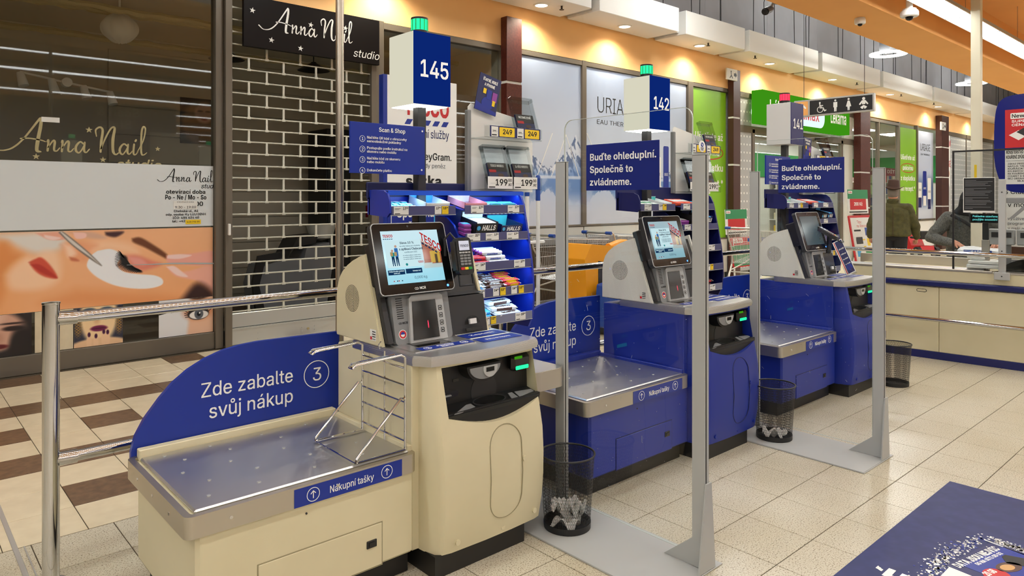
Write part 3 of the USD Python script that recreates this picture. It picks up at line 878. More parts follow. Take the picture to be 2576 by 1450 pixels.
sh = thing('salon_shelf', 'dim open shelf with small boxes behind the grille right edge', 'shelf', (5.45, 9.2, 0))
for k in range(6):
    B().box(0, .9, 0, .3, .3 + k * .32, .32 + k * .32).build('board', 'shop_wall', sh)
for k in range(12):
    B().box(.06 + (k % 3) * .28, .28 + (k % 3) * .28, .04, .24, .32 + (k // 3 + 1) * .32, .5 + (k // 3 + 1) * .32, b=.005).build('box', ['black', 'charcoal', 'dark_red', 'shop_floor'][k % 4], sh)
p = B().box(5.85, 6.45, 7.72, 7.74, 1.7, 3.0).build('hair_poster', 'shop_wall')
tag(p, 'dim portrait poster standing behind the dark window beside the wood pilaster', 'poster')
def hp(x, y):
    u, v = x / x.max(), y / y.max()
    e = lambda cx, cy, rx, ry, s=.2: sm(1 + s, 1 - s, np.hypot((u - cx) / rx, (v - cy) / ry))
    c = np.broadcast_to(P0(110, 100, 88), x.shape + (3,)).copy()
    c = mixc(c, e(.55, .4, .3, .45), (58, 40, 34))
    return mixc(c, e(.55, .62, .16, .16), (150, 116, 100))
paint(p, 'print', (5.85, 7.72, 1.7), (1, 0, 0), (0, 0, 1), .6, 1.3, 40, 60, hp)

# ---- cosmetics window: mountain lake poster, split by the frame post
RID = [(6.85, 2.27), (7.0, 2.32), (7.2, 2.22), (7.4, 2.08), (7.52, 2.0), (7.62, 2.08), (7.75, 2.16), (7.95, 2.28), (8.02, 2.38), (8.15, 2.56), (8.28, 2.30), (8.45, 2.2), (8.62, 2.05), (8.9, 2.02), (9.1, 2.16), (9.3, 2.1), (9.6, 2.0), (9.9, 2.06), (10.3, 1.95), (10.7, 2.08), (11.19, 2.0)]
def lake(x, y, x0=0., z0=0.):
    x, y = x + x0, y + z0
    c = np.broadcast_to(P0(168, 184, 212), x.shape + (3,)).copy()
    c = mixc(c, sm(3.5, 2.2, y), (200, 210, 226))
    n = meshkit.fbm(np.stack([x * 5, y * 5, y * 0], -1), 5, 3)
    n2 = meshkit.fbm(np.stack([x * 14, y * 9, y * 0 + 4], -1), 4, 8)
    r = np.interp(x, *zip(*RID)) + (meshkit.fbm(np.stack([x * 22, x * 0, x * 0], -1), 3, 5) - .5) * .1
    shore = 1.89
    mount = (y > shore) & (y < r)
    depth = (r - y) / np.maximum(r - shore, .05)
    n3 = meshkit.fbm(np.stack([(x + y * .55) * 26, (y - x * .4) * 9, y * 0 + 2], -1), 4, 21)
    rock = mixc(np.broadcast_to(P0(216, 224, 238), x.shape + (3,)), sm(.47, .56, n3 + (depth < .12) * .12 - .06 * np.sin(depth * 9)), (92, 112, 150))
    rock = mixc(rock, sm(.35, .95, depth) * .75, (94, 134, 194))
    c = np.where(mount[..., None], rock, c)
    yr = 2 * shore - y
    refl = (y <= shore) & (yr < r + .06)
    wat = np.broadcast_to(P0(190, 204, 228), x.shape + (3,)).copy()
    wat = mixc(wat, refl * .8 * sm(1.25, 1.7, y), (84, 126, 190))
    wat = mixc(wat, sm(.5, .7, n) * refl * .6, (190, 204, 228))
    wat = mixc(wat, sm(1.75, 1.3, y), (206, 212, 226))
    c = np.where((y <= shore)[..., None], wat, c)
    return mixc(c, sm(.03, .015, np.abs(y - shore)) * .7, (236, 240, 246))
for k, (a, b, lab) in enumerate(((6.87, 8.26, 'pale blue cosmetics poster with mountains over a lake, left pane beside wood pilaster'), (8.36, 11.12, 'wide pale blue cosmetics poster with peak and tubes, right of the frame post'))):
    p = B().box(a, b, YF + .028, YF + .036, 1.158, 3.655).build('lake_poster', 'paper')
    tag(p, lab, 'poster')
    paint(p, 'print', (a, YF + .0275, 1.158), (1, 0, 0), (0, 0, 1), b - a, 2.497, int((b - a) * 120), 240, lambda x, y, a=a: lake(x, y, a, 1.158))
    A = Art((0, YF + .0262, 0), (1, 0, 0), (0, 0, 1), p)
    if k:
        A.text('URIAGE', 8.63, 2.96, .25, 'ink', 250, fit=1.05)
        A.text('EAU THERMALE', 8.63, 2.77, .07, 'ink', 350, fit=1.05)
        for tx, tw, z0, z1, m in ((10.18, .17, 1.62, 2.3, 'white'), (10.42, .16, 1.62, 2.5, 'blue_bright'), (10.66, .2, 1.5, 2.3, 'white')):
            A.rect(tx, z0, tw, z1 - z0, m, 1, r=.03)
            A.rect(tx, z0, tw, .14, 'navy' if m == 'white' else 'white', 2)
            A.text('URIAGE', tx + tw / 2, z0 + .35, .05, 'ink' if m == 'white' else 'white', 400, 'c', layer=2, fit=tw * .7)
        for a0 in ((8.66, 2.85),):
            pass
    for pts in ([(7.6, 1.9), (7.92, 2.55), (8.22, 1.9)], [(7.3, 1.9), (7.62, 2.55)], [(8.4, 2.6), (8.85, 1.9)]):
        L = LineString(pts).buffer(.006).intersection(sbox(a, 1.16, b, 3.6))
        if not L.is_empty:
            A.shape(L, 'white', 1)
    A.done()

def green_poster(x0, x1, z0, z1, label, y=YF + .03):
    p = B().box(x0, x1, y, y + .01, z0, z1).build('green_poster', 'lime')
    tag(p, label, 'poster')
    A = Art((0, y, 0), (1, 0, 0), (0, 0, 1), p)
    w, c = x1 - x0, (x0 + x1) / 2
    zz = 2.25
    for k, s in enumerate(('Ušetřete až', 'polovinu', 'z doplatku', 'na recept.*')):
        A.text(s, c, zz + .44 - k * .3, .14, 'white', 750, 'c', fit=w * (.82 if k != 1 else .6))
    e = affinity.scale(Point(c, zz + .2).buffer(1, quad_segs=12), w * .42, .14)
    A.shape(e.difference(affinity.scale(Point(c, zz + .2).buffer(1, quad_segs=12), w * .42 - .02, .12)), 'red', 1, 'oval')
    A.done()
green_poster(11.3, 12.48, .8, 3.65, 'tall bright green poster with white lettering beside the dark brown pilaster')
tag(B().box(11.29, 12.5, YF + .07, YF + .1, .8, 3.66).build('trim', 'bronze_frame'), kind='structure')

# ---- pharmacy front
class _Trim:
    pass
pw = None
tag(B().box(12.75, 12.98, YF, YF + .1, 0, 3.73, b=.004).build('trim', 'bronze_frame'), kind='structure')
tag(B().box(12.75, 19, YF, YF + .1, 3.62, 3.73, b=.004).build('trim', 'bronze_frame'), kind='structure')
tag(B().box(12.75, 19, YF, YF + .1, 2.92, 3.06, b=.004).build('trim', 'bronze_frame'), kind='structure')
for x_ in (13.5, 14.9, 15.7, 16.3, 17.75):
    tag(B().box(x_ - .05, x_ + .05, YF, YF + .1, 0, 3.0, b=.004).build('trim', 'bronze_frame'), kind='structure')
tag(B().box(17.9, 18.4, YF + .02, YF + .08, .0, 3.62).build('trim', 'white_plastic'), kind='structure')
for a, b in ((13.55, 14.85), (16.35, 17.7)):
    tag(B().box(a, b, YF + .04, YF + .046, 0, 2.92).build('trim', 'window_glass', smooth=False), kind='structure')
def perforated(x0, x1, z0, z1, label):
    p = thing('perforated_panel', label, 'panel')
    B().box(x0, x1, YF + .02, YF + .05, z0, z1).build('sheet', 'grey_light', p)
    A = Art((0, YF + .02, 0), (1, 0, 0), (0, 0, 1), p)
    nx, nz = max(int((x1 - x0) / .11), 1), int((z1 - z0) / .16)
    for i in range(nx):
        for j in range(nz):
            A.circ(x0 + (i + .5) * (x1 - x0) / nx, z0 + (j + .5) * (z1 - z0) / nz, .022, 'white', 0, name='dot_pattern')
    A.done()
    for s in [c for c in p.GetChildren() if 'dot' in c.GetName()]:
        tag(s, kind='stuff')
perforated(12.98, 13.44, .1, 2.92, 'white dotted door panel left of the pharmacy entrance')
perforated(12.98, 13.44, 3.06, 3.62, 'white dotted panel above the door panel, by the pharmacy sign')
for i in range(5):
    perforated(25.95 + i * 1.6, 27.5 + i * 1.6, .3, 3.6, ['first', 'second', 'third', 'fourth', 'fifth'][i] + ' white dotted window panel in the far right shop front')
    tag(B().box(27.5 + i * 1.6, 27.55 + i * 1.6, YF, YF + .08, 0, 3.73).build('trim', 'bronze_frame'), kind='structure')
tag(B().box(25.1, 40, YF, YF + .08, 0, .3).build('trim', 'white_plastic'), kind='structure')
tag(B().box(25.1, 40, YF, YF + .08, 3.6, 3.73).build('trim', 'bronze_frame'), kind='structure')
ps = thing('pharmacy_sign', 'long lit green pharmacy sign with a white rounded logo field', 'sign')
B().box(13.35, 17.5, 7.25, 7.5, 3.1, 3.78, b=.01).build('case', 'green_sign', ps)
A = Art((0, 7.25, 0), (1, 0, 0), (0, 0, 1), ps)
A.text('Lékárna', 13.62, 3.3, .3, 'white', 700, fit=1.15)
A.shape(rrect(14.55, 3.16, 1.6, .5, .22), 'sign_glow', 0, 'logo_field')
A.text('Dr.Max', 15.3, 3.3, .26, 'red', 600, 'c', fit=1.15, layer=2)
A.text('Lékárna', 16.45, 3.32, .3, 'white', 700, fit=.85)
A.done()
window('window_5', 19.05, 21.45, .3, 3.62, posts=(20.05,))
green_poster(21.55, 22.9, .3, 3.6, 'bright green poster with white lettering in the far window, right of the shelves')
p = B().box(23.0, 24.4, YF + .05, YF + .06, .96, 3.6).build('cosmetics_poster', 'paper')
tag(p, 'pale blue cosmetics poster with three tubes beside the far green poster', 'poster')
def tubes(x, y):
    c = np.broadcast_to(P0(196, 208, 232), x.shape + (3,)).copy()
    c = mixc(c, sm(1.5, .9, y) * sm(.1, .6, y), (92, 118, 170))
    return mixc(c, sm(.5, .2, y), (214, 222, 236))
paint(p, 'print', (23.0, YF + .049, .96), (1, 0, 0), (0, 0, 1), 1.4, 2.64, 30, 60, tubes)
A = Art((0, YF + .046, 0), (1, 0, 0), (0, 0, 1), p)
A.text('URIAGE', 23.7, 3.02, .2, 'ink', 300, 'c', fit=.85)
A.text('EAU THERMALE', 23.7, 2.88, .05, 'ink', 400, 'c', fit=.8)
for tx, z0, z1, m, cap in ((23.1, 1.3, 2.05, 'white', 'navy'), (23.5, 1.35, 2.4, 'blue_bright', 'white'), (23.9, 1.25, 2.2, 'white', 'navy')):
    A.rect(tx, z0, .3, z1 - z0, m, 1, r=.04)
    A.rect(tx + .02, z0, .26, .3, cap, 2)
    A.text('URIAGE', tx + .15, z0 + .5, .06, 'ink' if m == 'white' else 'white', 400, 'c', layer=2, fit=.22)
A.done()
tag(B().box(22.95, 24.45, YF, YF + .08, .9, .96).box(22.95, 24.45, YF, YF + .08, 0, .12).build('trim', 'bronze_frame'), kind='structure')
tag(B().box(23, 24.4, YF + .02, YF + .07, .12, .9).build('trim', 'white'), kind='structure')
tag(B().box(22.9, 22.98, YF, YF + .1, 0, 3.73).box(21.45, 21.55, YF, YF + .1, 0, 3.73).build('trim', 'bronze_frame'), kind='structure')
p = B().box(25.2, 25.85, YF + .0, YF + .01, .3, 3.6).build('club_poster', 'white')
tag(p, 'narrow white poster with red lettering and a standing person, far right', 'poster')
A = Art((0, YF, 0), (1, 0, 0), (0, 0, 1), p)
for k, s in enumerate(('MUM', 'OD', 'VAŠE', 'VÍ')):
    A.text(s, 25.25, 3.25 - k * .33, .2, 'red', 500, sx=.9)
A.rect(25.22, 1.3, .36, .5, 'red', 1)
A.shape(Polygon([(25.4, .4), (25.75, .4), (25.8, 1.9), (25.62, 2.2), (25.45, 1.9)]), 'grey_light', 2)
A.circ(25.63, 2.38, .13, 'skin', 3)
A.done()

# pharmacy interior
B().box(12.7, 31, 12.9, 13, 0, 3.9).build('salon_wall', 'white_plastic', wl)
B().box(12.7, 31, 12.85, 12.9, 2.35, 3.2).build('wall_board', 'green_dark', wl)
B().box(30.9, 31, 7.65, 13, 0, 3.9).build('salon_wall', 'white_plastic', wl)
B().box(30.84, 30.9, 7.66, 12.85, 2.2, 3.25).build('wall_board', 'green_dark', wl)
B().box(12.7, 12.8, 7.65, 13, 0, 3.9).build('salon_wall', 'white_plastic', wl)
tag(B().box(12.7, 31, 7.63, 13, 3.75, 3.85).build('ceiling', 'white_plastic'), kind='structure')
tag(B().box(6.75, 12.7, 7.7, 7.75, 0, 3.85).build('wall_back', 'dark'), kind='structure')
for i in range(14):
    t = thing('light_panel', 'square white ceiling light panel inside the pharmacy', 'ceiling light', (13.6 + (i % 7) * 2.4, 9.2 + (i // 7) * 2.1, 3.735), group='ceiling panels in the pharmacy')
    B().box(-.62, .62, -.32, .32, -.0, .012, b=.004).build('frame', 'white', t)
    B().box(-.58, .58, -.28, .28, -.008, 0).build('diffuser', 'panel_glow', t)
bh = thing('shelf_header', 'maroon header board with white lettering above the pharmacy shelves', 'sign')
B().box(21.6, 24.8, 8.55, 8.59, 2.28, 2.52).build('board', 'dark_red', bh)
A = Art((0, 8.55, 0), (1, 0, 0), (0, 0, 1), bh)
A.text('PÉČE O DÍTĚ', 23.1, 2.36, .1, 'white', 600, 'c', fit=2.2)
A.done()
rn = random.Random(11)
cols = ['paper', 'white', 'blue_bright', 'green', 'yellow', 'red', 'grey_light', 'trolley_blue', 'cream']
MEDS = []
for sx0, sx1, sy, lab in ((18.6, 21.0, 9.6, 'white pharmacy shelf with small packs, seen through the entrance'), (21.6, 24.8, 8.6, 'white pharmacy shelf with small packs under the maroon header'), (16.9, 18.4, 8.5, 'white shelf gondola with packs just inside the pharmacy entrance')):
    sh = thing('pharmacy_shelf', lab, 'shelf')
    B().box(sx0, sx1, sy + .3, sy + .33, 0, 2.2).build('back', 'white_plastic', sh)
    for k in range(6):
        B().box(sx0, sx1, sy, sy + .3, .25 + k * .36, .27 + k * .36).build('board', 'white', sh)
        x = sx0 + .05
        while x < sx1 - .2:
            w = rn.uniform(.1, .2)
            h = rn.uniform(.14, .3)
            B().box(x, x + w, sy + .03, sy + .2, .27 + k * .36, .27 + k * .36 + h, b=.004)
            MEDS.append((x, w, sy, .271 + k * .36, h))
            x += w + rn.uniform(.01, .05)
pk = [B().box(0, 1, 0, 1, 0, 1, b=.03).build('medicine_pack', c) for c in cols]
for c_, p_ in zip(cols, pk):
    tag(p_, 'small carton standing on a pharmacy shelf behind the shop glass', 'box', 'packs on the pharmacy shelves')
for q, (x, w, sy, z, h) in enumerate(MEDS[:210]):
    src = pk[q % len(pk)]
    if q < len(pk):
        xf = UsdGeom.Xformable(src)
        xf.AddTranslateOp().Set(Gf.Vec3d(x, sy + .03, z)); xf.AddScaleOp().Set(Gf.Vec3f(w, .17, h))
    else:
        o = UsdGeom.Mesh.Define(stage, numbered('/World', 'medicine_pack'))
        o.GetPrim().GetReferences().AddInternalReference(src.GetPath())
        o.ClearXformOpOrder()
        o.AddTranslateOp().Set(Gf.Vec3d(x, sy + .03, z)); o.AddScaleOp().Set(Gf.Vec3f(w, .17, h))

# running-man exit signs on the pilasters, hanging toilet sign
for (x_, y_, z_, s_, lab) in ((12.5, 7.379, 3.98, 1., 'small white exit sign projecting from the dark pilaster beside the green poster'), (24.6, 7.328, 3.8, 1.15, 'small exit sign on the far right pilaster')):
    t = thing('exit_sign', lab, 'sign', (x_, y_, z_))
    B().box(-.3 * s_, .08 * s_, -.02, .02, -.11 * s_, .11 * s_, b=.008).build('case', 'white', t)
    A = Art((0, -.02, 0), (1, 0, 0), (0, 0, 1), t)
    A.rect(-.28 * s_, -.09 * s_, .34 * s_, .18 * s_, 'paper')
    A.circ(-.16 * s_, .05 * s_, .02 * s_, 'charcoal', 1)
    A.shape(LineString([(-.16 * s_, .02 * s_), (-.15 * s_, -.02 * s_), (-.2 * s_, -.07 * s_)]).buffer(.012 * s_).union(LineString([(-.15 * s_, -.02 * s_), (-.11 * s_, -.07 * s_)]).buffer(.012 * s_)), 'charcoal', 1)
    A.shape(Polygon([(-.06 * s_, -.03 * s_), (-.06 * s_, .03 * s_), (0, .03 * s_), (0, .06 * s_), (.05 * s_, 0), (0, -.06 * s_), (0, -.03 * s_)]), 'charcoal', 1)
    A.done()
ts = thing('toilet_sign', 'hanging black toilet sign with white pictograms and an orange arrow field', 'sign', (11, 4.19, 2.86))
# local: u runs toward -y; width 1.23, height .27
B().box(-.03, .03, 0, 1.23, 0, .27, b=.006).build('case', 'alu', ts)
A = Art((-.03, 1.23, 0), (0, -1, 0), (0, 0, 1), ts)
A.rect(.03, .025, .2, .22, 'orange_paint', 0, name='arrow_field')
A.rect(.26, .025, .945, .22, 'ink', 0, name='black_field')
A.shape(LineString([(.13, .05), (.13, .2)]).buffer(.014, cap_style=2).union(LineString([(.07, .14), (.13, .205), (.19, .14)]).buffer(.013)), 'white', 1, 'pictogram')
def person_sign(x, skirt):
    A.circ(x, .215, .016, 'white', 1, name='pictogram')
    body = Polygon([(x - .03, .19), (x + .03, .19), (x + .03, .11), (x + .02, .11), (x + .018, .045), (x + .003, .045), (x, .1), (x - .003, .045), (x - .018, .045), (x - .02, .11), (x - .03, .11)]) if not skirt else Polygon([(x - .015, .19), (x + .015, .19), (x + .04, .105), (x + .018, .1), (x + .014, .045), (x + .003, .045), (x, .09), (x - .003, .045), (x - .014, .045), (x - .018, .1), (x - .04, .105)])
    A.shape(body, 'white', 1, 'pictogram')
x = .42
A.circ(x, .2, .014, 'white', 1, name='pictogram')
A.circ(x + .005, .095, .05, 'white', 1, r2=.04, name='pictogram')
A.shape(LineString([(x, .18), (x + .005, .12), (x + .05, .12), (x + .075, .07), (x + .095, .08)]).buffer(.009).union(LineString([(x, .155), (x + .045, .155)]).buffer(.007)), 'white', 1, 'pictogram')
person_sign(.66, False)
person_sign(.86, True)
x = 1.08
A.circ(x, .2, .022, 'white', 1, name='pictogram')
A.shape(LineString([(x - .055, .12), (x - .02, .165), (x + .02, .165), (x + .055, .12)]).buffer(.011).union(sbox(x - .025, .115, x + .025, .16)), 'white', 1, 'pictogram')
A.shape(Polygon([(x - .05, .075), (x, .105), (x + .05, .075), (x + .03, .05), (x + .01, .045), (x, .075), (x - .01, .045), (x - .03, .05)]), 'white', 1, 'pictogram')
A.done()
B().tube([(0, .15, .27), (0, .15, 3.93)], .004, 5).build('hanging_wire', 'charcoal', ts)
B().tube([(0, 1.08, .27), (0, 1.08, 3.93)], .004, 5).build('hanging_wire', 'charcoal', ts)

# ---------------------------------------------------------------- self-checkouts
def front_y(z):
    """How far the curved front panel stands out (world y) at height z."""
    return np.interp(z, [.09, .2, .35, .5, .64, .76, .88], [2.345, 2.325, 2.315, 2.325, 2.352, 2.372, 2.392])

def self_checkout(ox, lower, upper, line, label, screen_on=True, rack=False):
    t = thing('self_checkout', label, 'self-checkout', (ox, 0, 0))
    # bagging table
    tb = B().box(.79, 1.655, 2.445, 3.15, .10, .445, b=.012).build('table_cabinet', lower, t)
    B().box(.83, 1.66, 2.50, 3.12, 0, .10).build('kick', 'kick', t)
    hd = B().box(1.0, 1.5, 2.441, 2.447, -.0 + .105, .27, b=.002).build('hatch', lower, tb)
    B().box(.996, 1.504, 2.4435, 2.446, .1, .274).build('hatch_gap', line, tb)
    B().box(1.43, 1.475, 2.437, 2.443, .185, .215, b=.002).box(1.44, 1.462, 2.434, 2.44, .192, .208).build('latch', 'black', tb)
    B().cyl((1.18, 2.4462, .4), (1.18, 2.442, .4), .004, 8).build('rivet', 'charcoal', tb)
    band = B()
    O, I = rrect(.752, 2.43, .91, .735, .03), rrect(.776, 2.454, .862, .687, .012)
    band.xy(O.difference(I), .437, .512)
    bd = band.build('steel_band', 'steel_band', t, smooth=30)
    sc = B()
    for x_ in (.9, 1.3):
        sc.cyl((x_, 2.4305, .475), (x_, 2.427, .475), .006, 10)
    for y_ in (2.6, 2.8, 3.0):
        sc.cyl((.7525, y_, .475), (.749, y_, .475), .006, 10)
    sc.build('screw', 'chrome', bd)
    B().box(.778, 1.655, 2.456, 3.138, .47, .5).build('table_core', lower, t)
    tp = B().box(.792, 1.652, 2.468, 3.12, .5, .516, b=.006).build('table_plate', 'steel', t)
    sc = B()
    for i, y_ in enumerate((2.56, 2.7, 2.84, 2.98, 3.07)):
        for x_ in (.87, 1.05, 1.27, 1.48):
            sc.cyl((x_ + (.05 if i % 2 else 0), y_, .515), (x_ + (.05 if i % 2 else 0), y_, .5185), .007, 10)
    sc.build('screw', 'alu', tp)
    B().box(.79, 1.66, 3.12, 3.16, .5, .545, b=.003).box(1.64, 1.66, 2.47, 3.12, .5, .535, b=.003).build('upstand', lower, t)
    A = Art((0, 2.43, 0), (1, 0, 0), (0, 0, 1), bd)
    A.rect(1.126, .4375, .46, .055 + .012, 'blue_bright', 0, name='sticker')
    arrow_up(A, 1.2, .47, .026, 'white')
    A.text('Nákupní tašky', 1.36, .456, .026, 'white', 500, 'c', fit=.19)
    arrow_up(A, 1.515, .472, .026, 'white')
    A.done()
    # blue quarter panel behind the table
    bp = B().xz([(.77, .5), (.77, .53), (.785, .59), (.82, .655), (.879, .731), (.93, .785), (.99, .83), (1.06, .866), (1.14, .893), (1.22, .905), (1.3, .91), (1.7, .905), (1.7, .5)], 3.165, 3.19).build('back_panel', 'blue_bright', t)
    A = Art((0, 3.165, 0), (1, 0, 0), (0, 0, 1), bp)
    A.text('Zde zabalte', 1.459, .70, .062, 'white', 450, 'r', fit=.418)
    A.text('svůj nákup', 1.459, .605, .062, 'white', 450, 'r', fit=.385)
    circ_num(A, 1.58, .715, .066, '3', 'white', .062, w=.06)
    A.done()
    # body with the curved front
    bs = B().box(1.66, 2.28, 2.47, 3.1, .09, .87, b=.004).build('body', lower, t)
    zs = np.array([.09, .12, .2, .3, .4, .5, .58, .64, .7, .76, .82, .872])
    ring = []
    for z in zs:
        y = float(front_y(z))
        bulge = .02 * math.sin(math.pi * min(max((z - .09) / .78, 0), 1))
        ring.append([(1.695, 2.475), (1.698 - .2 * bulge, 2.44), (1.712 - bulge * .3, y + .035), (1.735 - bulge * .3, y + .012), (1.775, y + .003), (1.95, y - .004), (2.1, y - .004), (2.25, y + .003), (2.285 + bulge * .4, y + .012), (2.305 + bulge * .5, y + .035), (2.312 + bulge * .5, 2.44), (2.312, 2.475)])
    n = len(ring[0])
    V = np.array([[p[0], p[1], z] for r, z in zip(ring, zs) for p in r])
    F = []
    for i in range(len(zs) - 1):
        for j in range(n):
            a, b = i * n + j, i * n + (j + 1) % n
            F += [[a, b, b + n], [a, b + n, a + n]]
    for j in range(1, n - 1):
        F += [[0, j + 1, j], [(len(zs) - 1) * n, (len(zs) - 1) * n + j, (len(zs) - 1) * n + j + 1]]
    m = m3.Manifold(m3.Mesh(V.astype(np.float32), np.array(F, np.uint32)))
    hole = Polygon([(1.757, .852)] + [(2.296, .852)] + [(2.302, .645)] + [(2.302 + (1.768 - 2.302) * k / 14, .645 - .055 * math.sin(math.pi * k / 14) + .0 * k) for k in range(1, 14)] + [(1.768, .645)])
    hm = B().xz(hole, 2.2, 2.46).mesh()
    m = m - m3.Manifold(m3.Mesh(np.array(hm.vertices, np.float32), np.array(hm.faces, np.uint32)))
    obj('front_panel', m, lower, t, smooth=32)
    B().box(1.70, 2.198, 2.36, 3.05, 0, .092).build('kick', 'kick', t)
    ov = []
    for x_, z_ in LineString(list(rrect(1.960, .165, .184, .405, .09, 9).exterior.coords)).segmentize(.02).coords[:-1]:
        ov.append((x_, float(front_y(z_)) - .0045, z_))
    B().tube(ov, .0022, 5, closed=True).build('oval_groove', line, t)
    kn = B()
    for x_, z_ in ((2.158, .40), (1.80, .13), (2.05, .118), (2.24, .135)):
        y_ = float(front_y(z_)) - .004
        kn.cyl((x_, y_ + .006, z_), (x_, y_ - (.006 if z_ == .40 else .0005), z_), .012, 14)
    kn.build('plug', lower, t)
    # coin and note recess
    cp = B().xz(hole.buffer(.002), 2.452, 2.462).build('cash_panel', 'black', t)
    ledge = B().prism([(2.375, .60), (2.452, .60), (2.452, .672), (2.36, .652)], .53, (1.768, 0, 0), (0, 1, 0), (0, 0, 1))
    ledge.build('tray', 'black', cp)
    lip = B()
    for k in range(14):
        xa, xb = 1.768 + .534 * k / 14, 1.768 + .534 * (k + 1) / 14
        za, zb = .645 - .055 * math.sin(math.pi * k / 14), .645 - .055 * math.sin(math.pi * (k + 1) / 14)
        lip.prism([(xa, za), (xb, zb), (xb, .66), (xa, .66)], .02, (0, 2.385, 0), (1, 0, 0), (0, 0, 1))
    lip.build('lip', 'black', cp)
    hd = B().xz(arc(1.985, .835, .098, .075, 180, 360, 20), 2.385, 2.452).build('coin_inlet', 'black', cp)
    B().xz(arc(1.985, .828, .086, .055, 180, 360, 20), 2.379, 2.386).build('inlet_plate', 'grey_plastic', hd)
    B().xz(Point(2.01, .818).buffer(.04).intersection(sbox(1.9, .76, 2.1, .828)), 2.374, 2.38).build('inlet_ring', 'grey_light', hd)
    B().box(1.985, 2.03, 2.372, 2.376, .803, .822).build('inlet_slot', 'black_gloss', hd)
    gl = B().box(2.17, 2.285, 2.405, 2.452, .765, .84, b=.015).build('note_inlet', 'black_gloss', cp)
    B().box(2.185, 2.265, 2.399, 2.406, .772, .79, b=.004).build('inlet_light', 'green_glow', gl)
    B().box(2.18, 2.225, 2.402, 2.406, .822, .834).build('inlet_display', 'green_sign', gl)
    B().prism(affinity.scale(Point(2.03, .046).buffer(1, quad_segs=10), .085, .036), .002, (0, 2.362, .6535), (1, 0, 0), (0, .975, .22)).build('coin_cup', 'black_gloss', cp)
    B().prism(affinity.scale(Point(2.03, .046).buffer(1, quad_segs=10), .092, .041).difference(affinity.scale(Point(2.03, .046).buffer(1, quad_segs=10), .085, .036)), .004, (0, 2.362, .6535), (1, 0, 0), (0, .975, .22)).build('cup_rim', 'charcoal', cp)
    B().cyl((2.035, 2.453, .70), (2.035, 2.4505, .70), .075, 28).build('cup_disc', 'charcoal', cp)
    B().xz(rrect(1.79, .70, .1, .028, .012), 2.449, 2.453).xz(Point(1.825, .714).buffer(.026), 2.4485, 2.453).build('coin_slot', 'black_gloss', cp)
    B().box(1.795, 1.845, 2.435, 2.452, .708, .716, b=.003).build('slot_lever', 'grey_plastic', cp)
    B().box(1.86, 1.89, 2.449, 2.453, .765, .777).build('label_slot', 'black_gloss', cp)
    for pts in ([(1.80, 2.362), (1.83, 2.362), (1.925, 2.378), (1.925, 2.41), (1.9, 2.41)], [(2.13, 2.368), (2.17, 2.368), (2.175, 2.42), (2.15, 2.42)], [(2.178, 2.368), (2.285, 2.39), (2.285, 2.41), (2.19, 2.42)]):
        B().prism([(a, b - 2.362) for a, b in pts], .004, (0, 2.362, .654), (1, 0, 0), (0, .975, .22)).build('symbol_plate', 'grey_plastic', cp)
    # steel scan top
    op = Polygon([(1.655, 2.96), (1.655, 2.46), (1.70, 2.385)] + [(1.70 + .61 * k / 10, 2.385 - .028 * math.sin(math.pi * k / 10)) for k in range(1, 10)] + [(2.31, 2.385), (2.335, 2.42), (2.335, 2.96)])
    e_ = B()
    for k in range(6):
        a0, a1 = math.radians(k * 15), math.radians(k * 15 + 15)
        e_.xy(op.buffer(-.018 * (1 - math.cos(a0))), .875 + .03 * math.sin(a0), .875 + .03 * math.sin(a1))
    tpz = e_.xy(op.buffer(-.003), .864, .875).build('scan_top', 'steel', t, smooth=25)
    B().xy(sbox(1.70, 2.50, 2.03, 2.86), .905, .909).build('scale_plate', 'steel', tpz)
    B().xy(sbox(1.77, 2.58, 1.95, 2.80), .9085, .9105).build('scanner_glass', 'black_gloss', tpz)
    A = Art((0, 0, .9092), (1, 0, 0), (0, 1, 0), tpz)
    A.rect(1.74, 2.505, .29, .055, 'blue_bright', 0, r=.006, name='sticker')
    A.text('Použijte', 1.885, 2.535, .014, 'white', 650, 'c', fit=.09)
    A.text('skener', 1.885, 2.514, .014, 'white', 650, 'c', fit=.07)
    circ_num(A, 1.785, 2.532, .019, '2', 'white', .02, w=.12)
    A.circ(1.985, 2.532, .02, 'white', 1, r2=.017)
    A.shape(LineString([(1.972, 2.532), (1.998, 2.532)]).buffer(.0016).union(LineString([(1.99, 2.54), (1.998, 2.532), (1.99, 2.524)]).buffer(.0016)), 'white', 1)
    A.done()
    A = Art((0, 0, .9055), (1, 0, 0), (0, 1, 0), tpz)
    for k in range(3):
        A.rect(2.06, 2.48 + k * .12, .24, .085, 'blue_bright', 0, r=.006, name='sticker')
        A.rect(2.06, 2.572 + k * .12, .24, .012, 'white', 0, name='sticker')
        A.text(('Slevové kupony', 'Zaplatit', 'Zaplatit')[k], 2.18, 2.515 + k * .12, .018, 'white', 500, 'c', fit=.15)
    A.done()
    # head: side panels and black core
    prof = [(3.11, .905), (3.11, 1.08), (3.105, 1.13), (3.085, 1.18), (3.055, 1.215), (3.01, 1.246), (2.96, 1.27), (2.905, 1.29), (2.842, 1.308), (2.70, .905)]
    side = B().yz(prof, 1.66, 1.675).build('side_panel', upper, t)
    B().yz(Polygon(prof).buffer(-.004), 1.656, 1.662).build('panel_skin', upper, side)
    B().yz(prof, 2.262, 2.277).build('side_panel', upper, t)
    gd = B()
    for r_ in range(1, 10):
        for k in range(r_ * 6):
            a = 2 * math.pi * (k + .5 * (r_ % 2)) / (r_ * 6)
            yy, zz = 2.957 + r_ * .0068 * math.cos(a), 1.095 + r_ * .0068 * math.sin(a)
            gd.cyl((1.6562, yy, zz), (1.6548, yy, zz), .0019, 5)
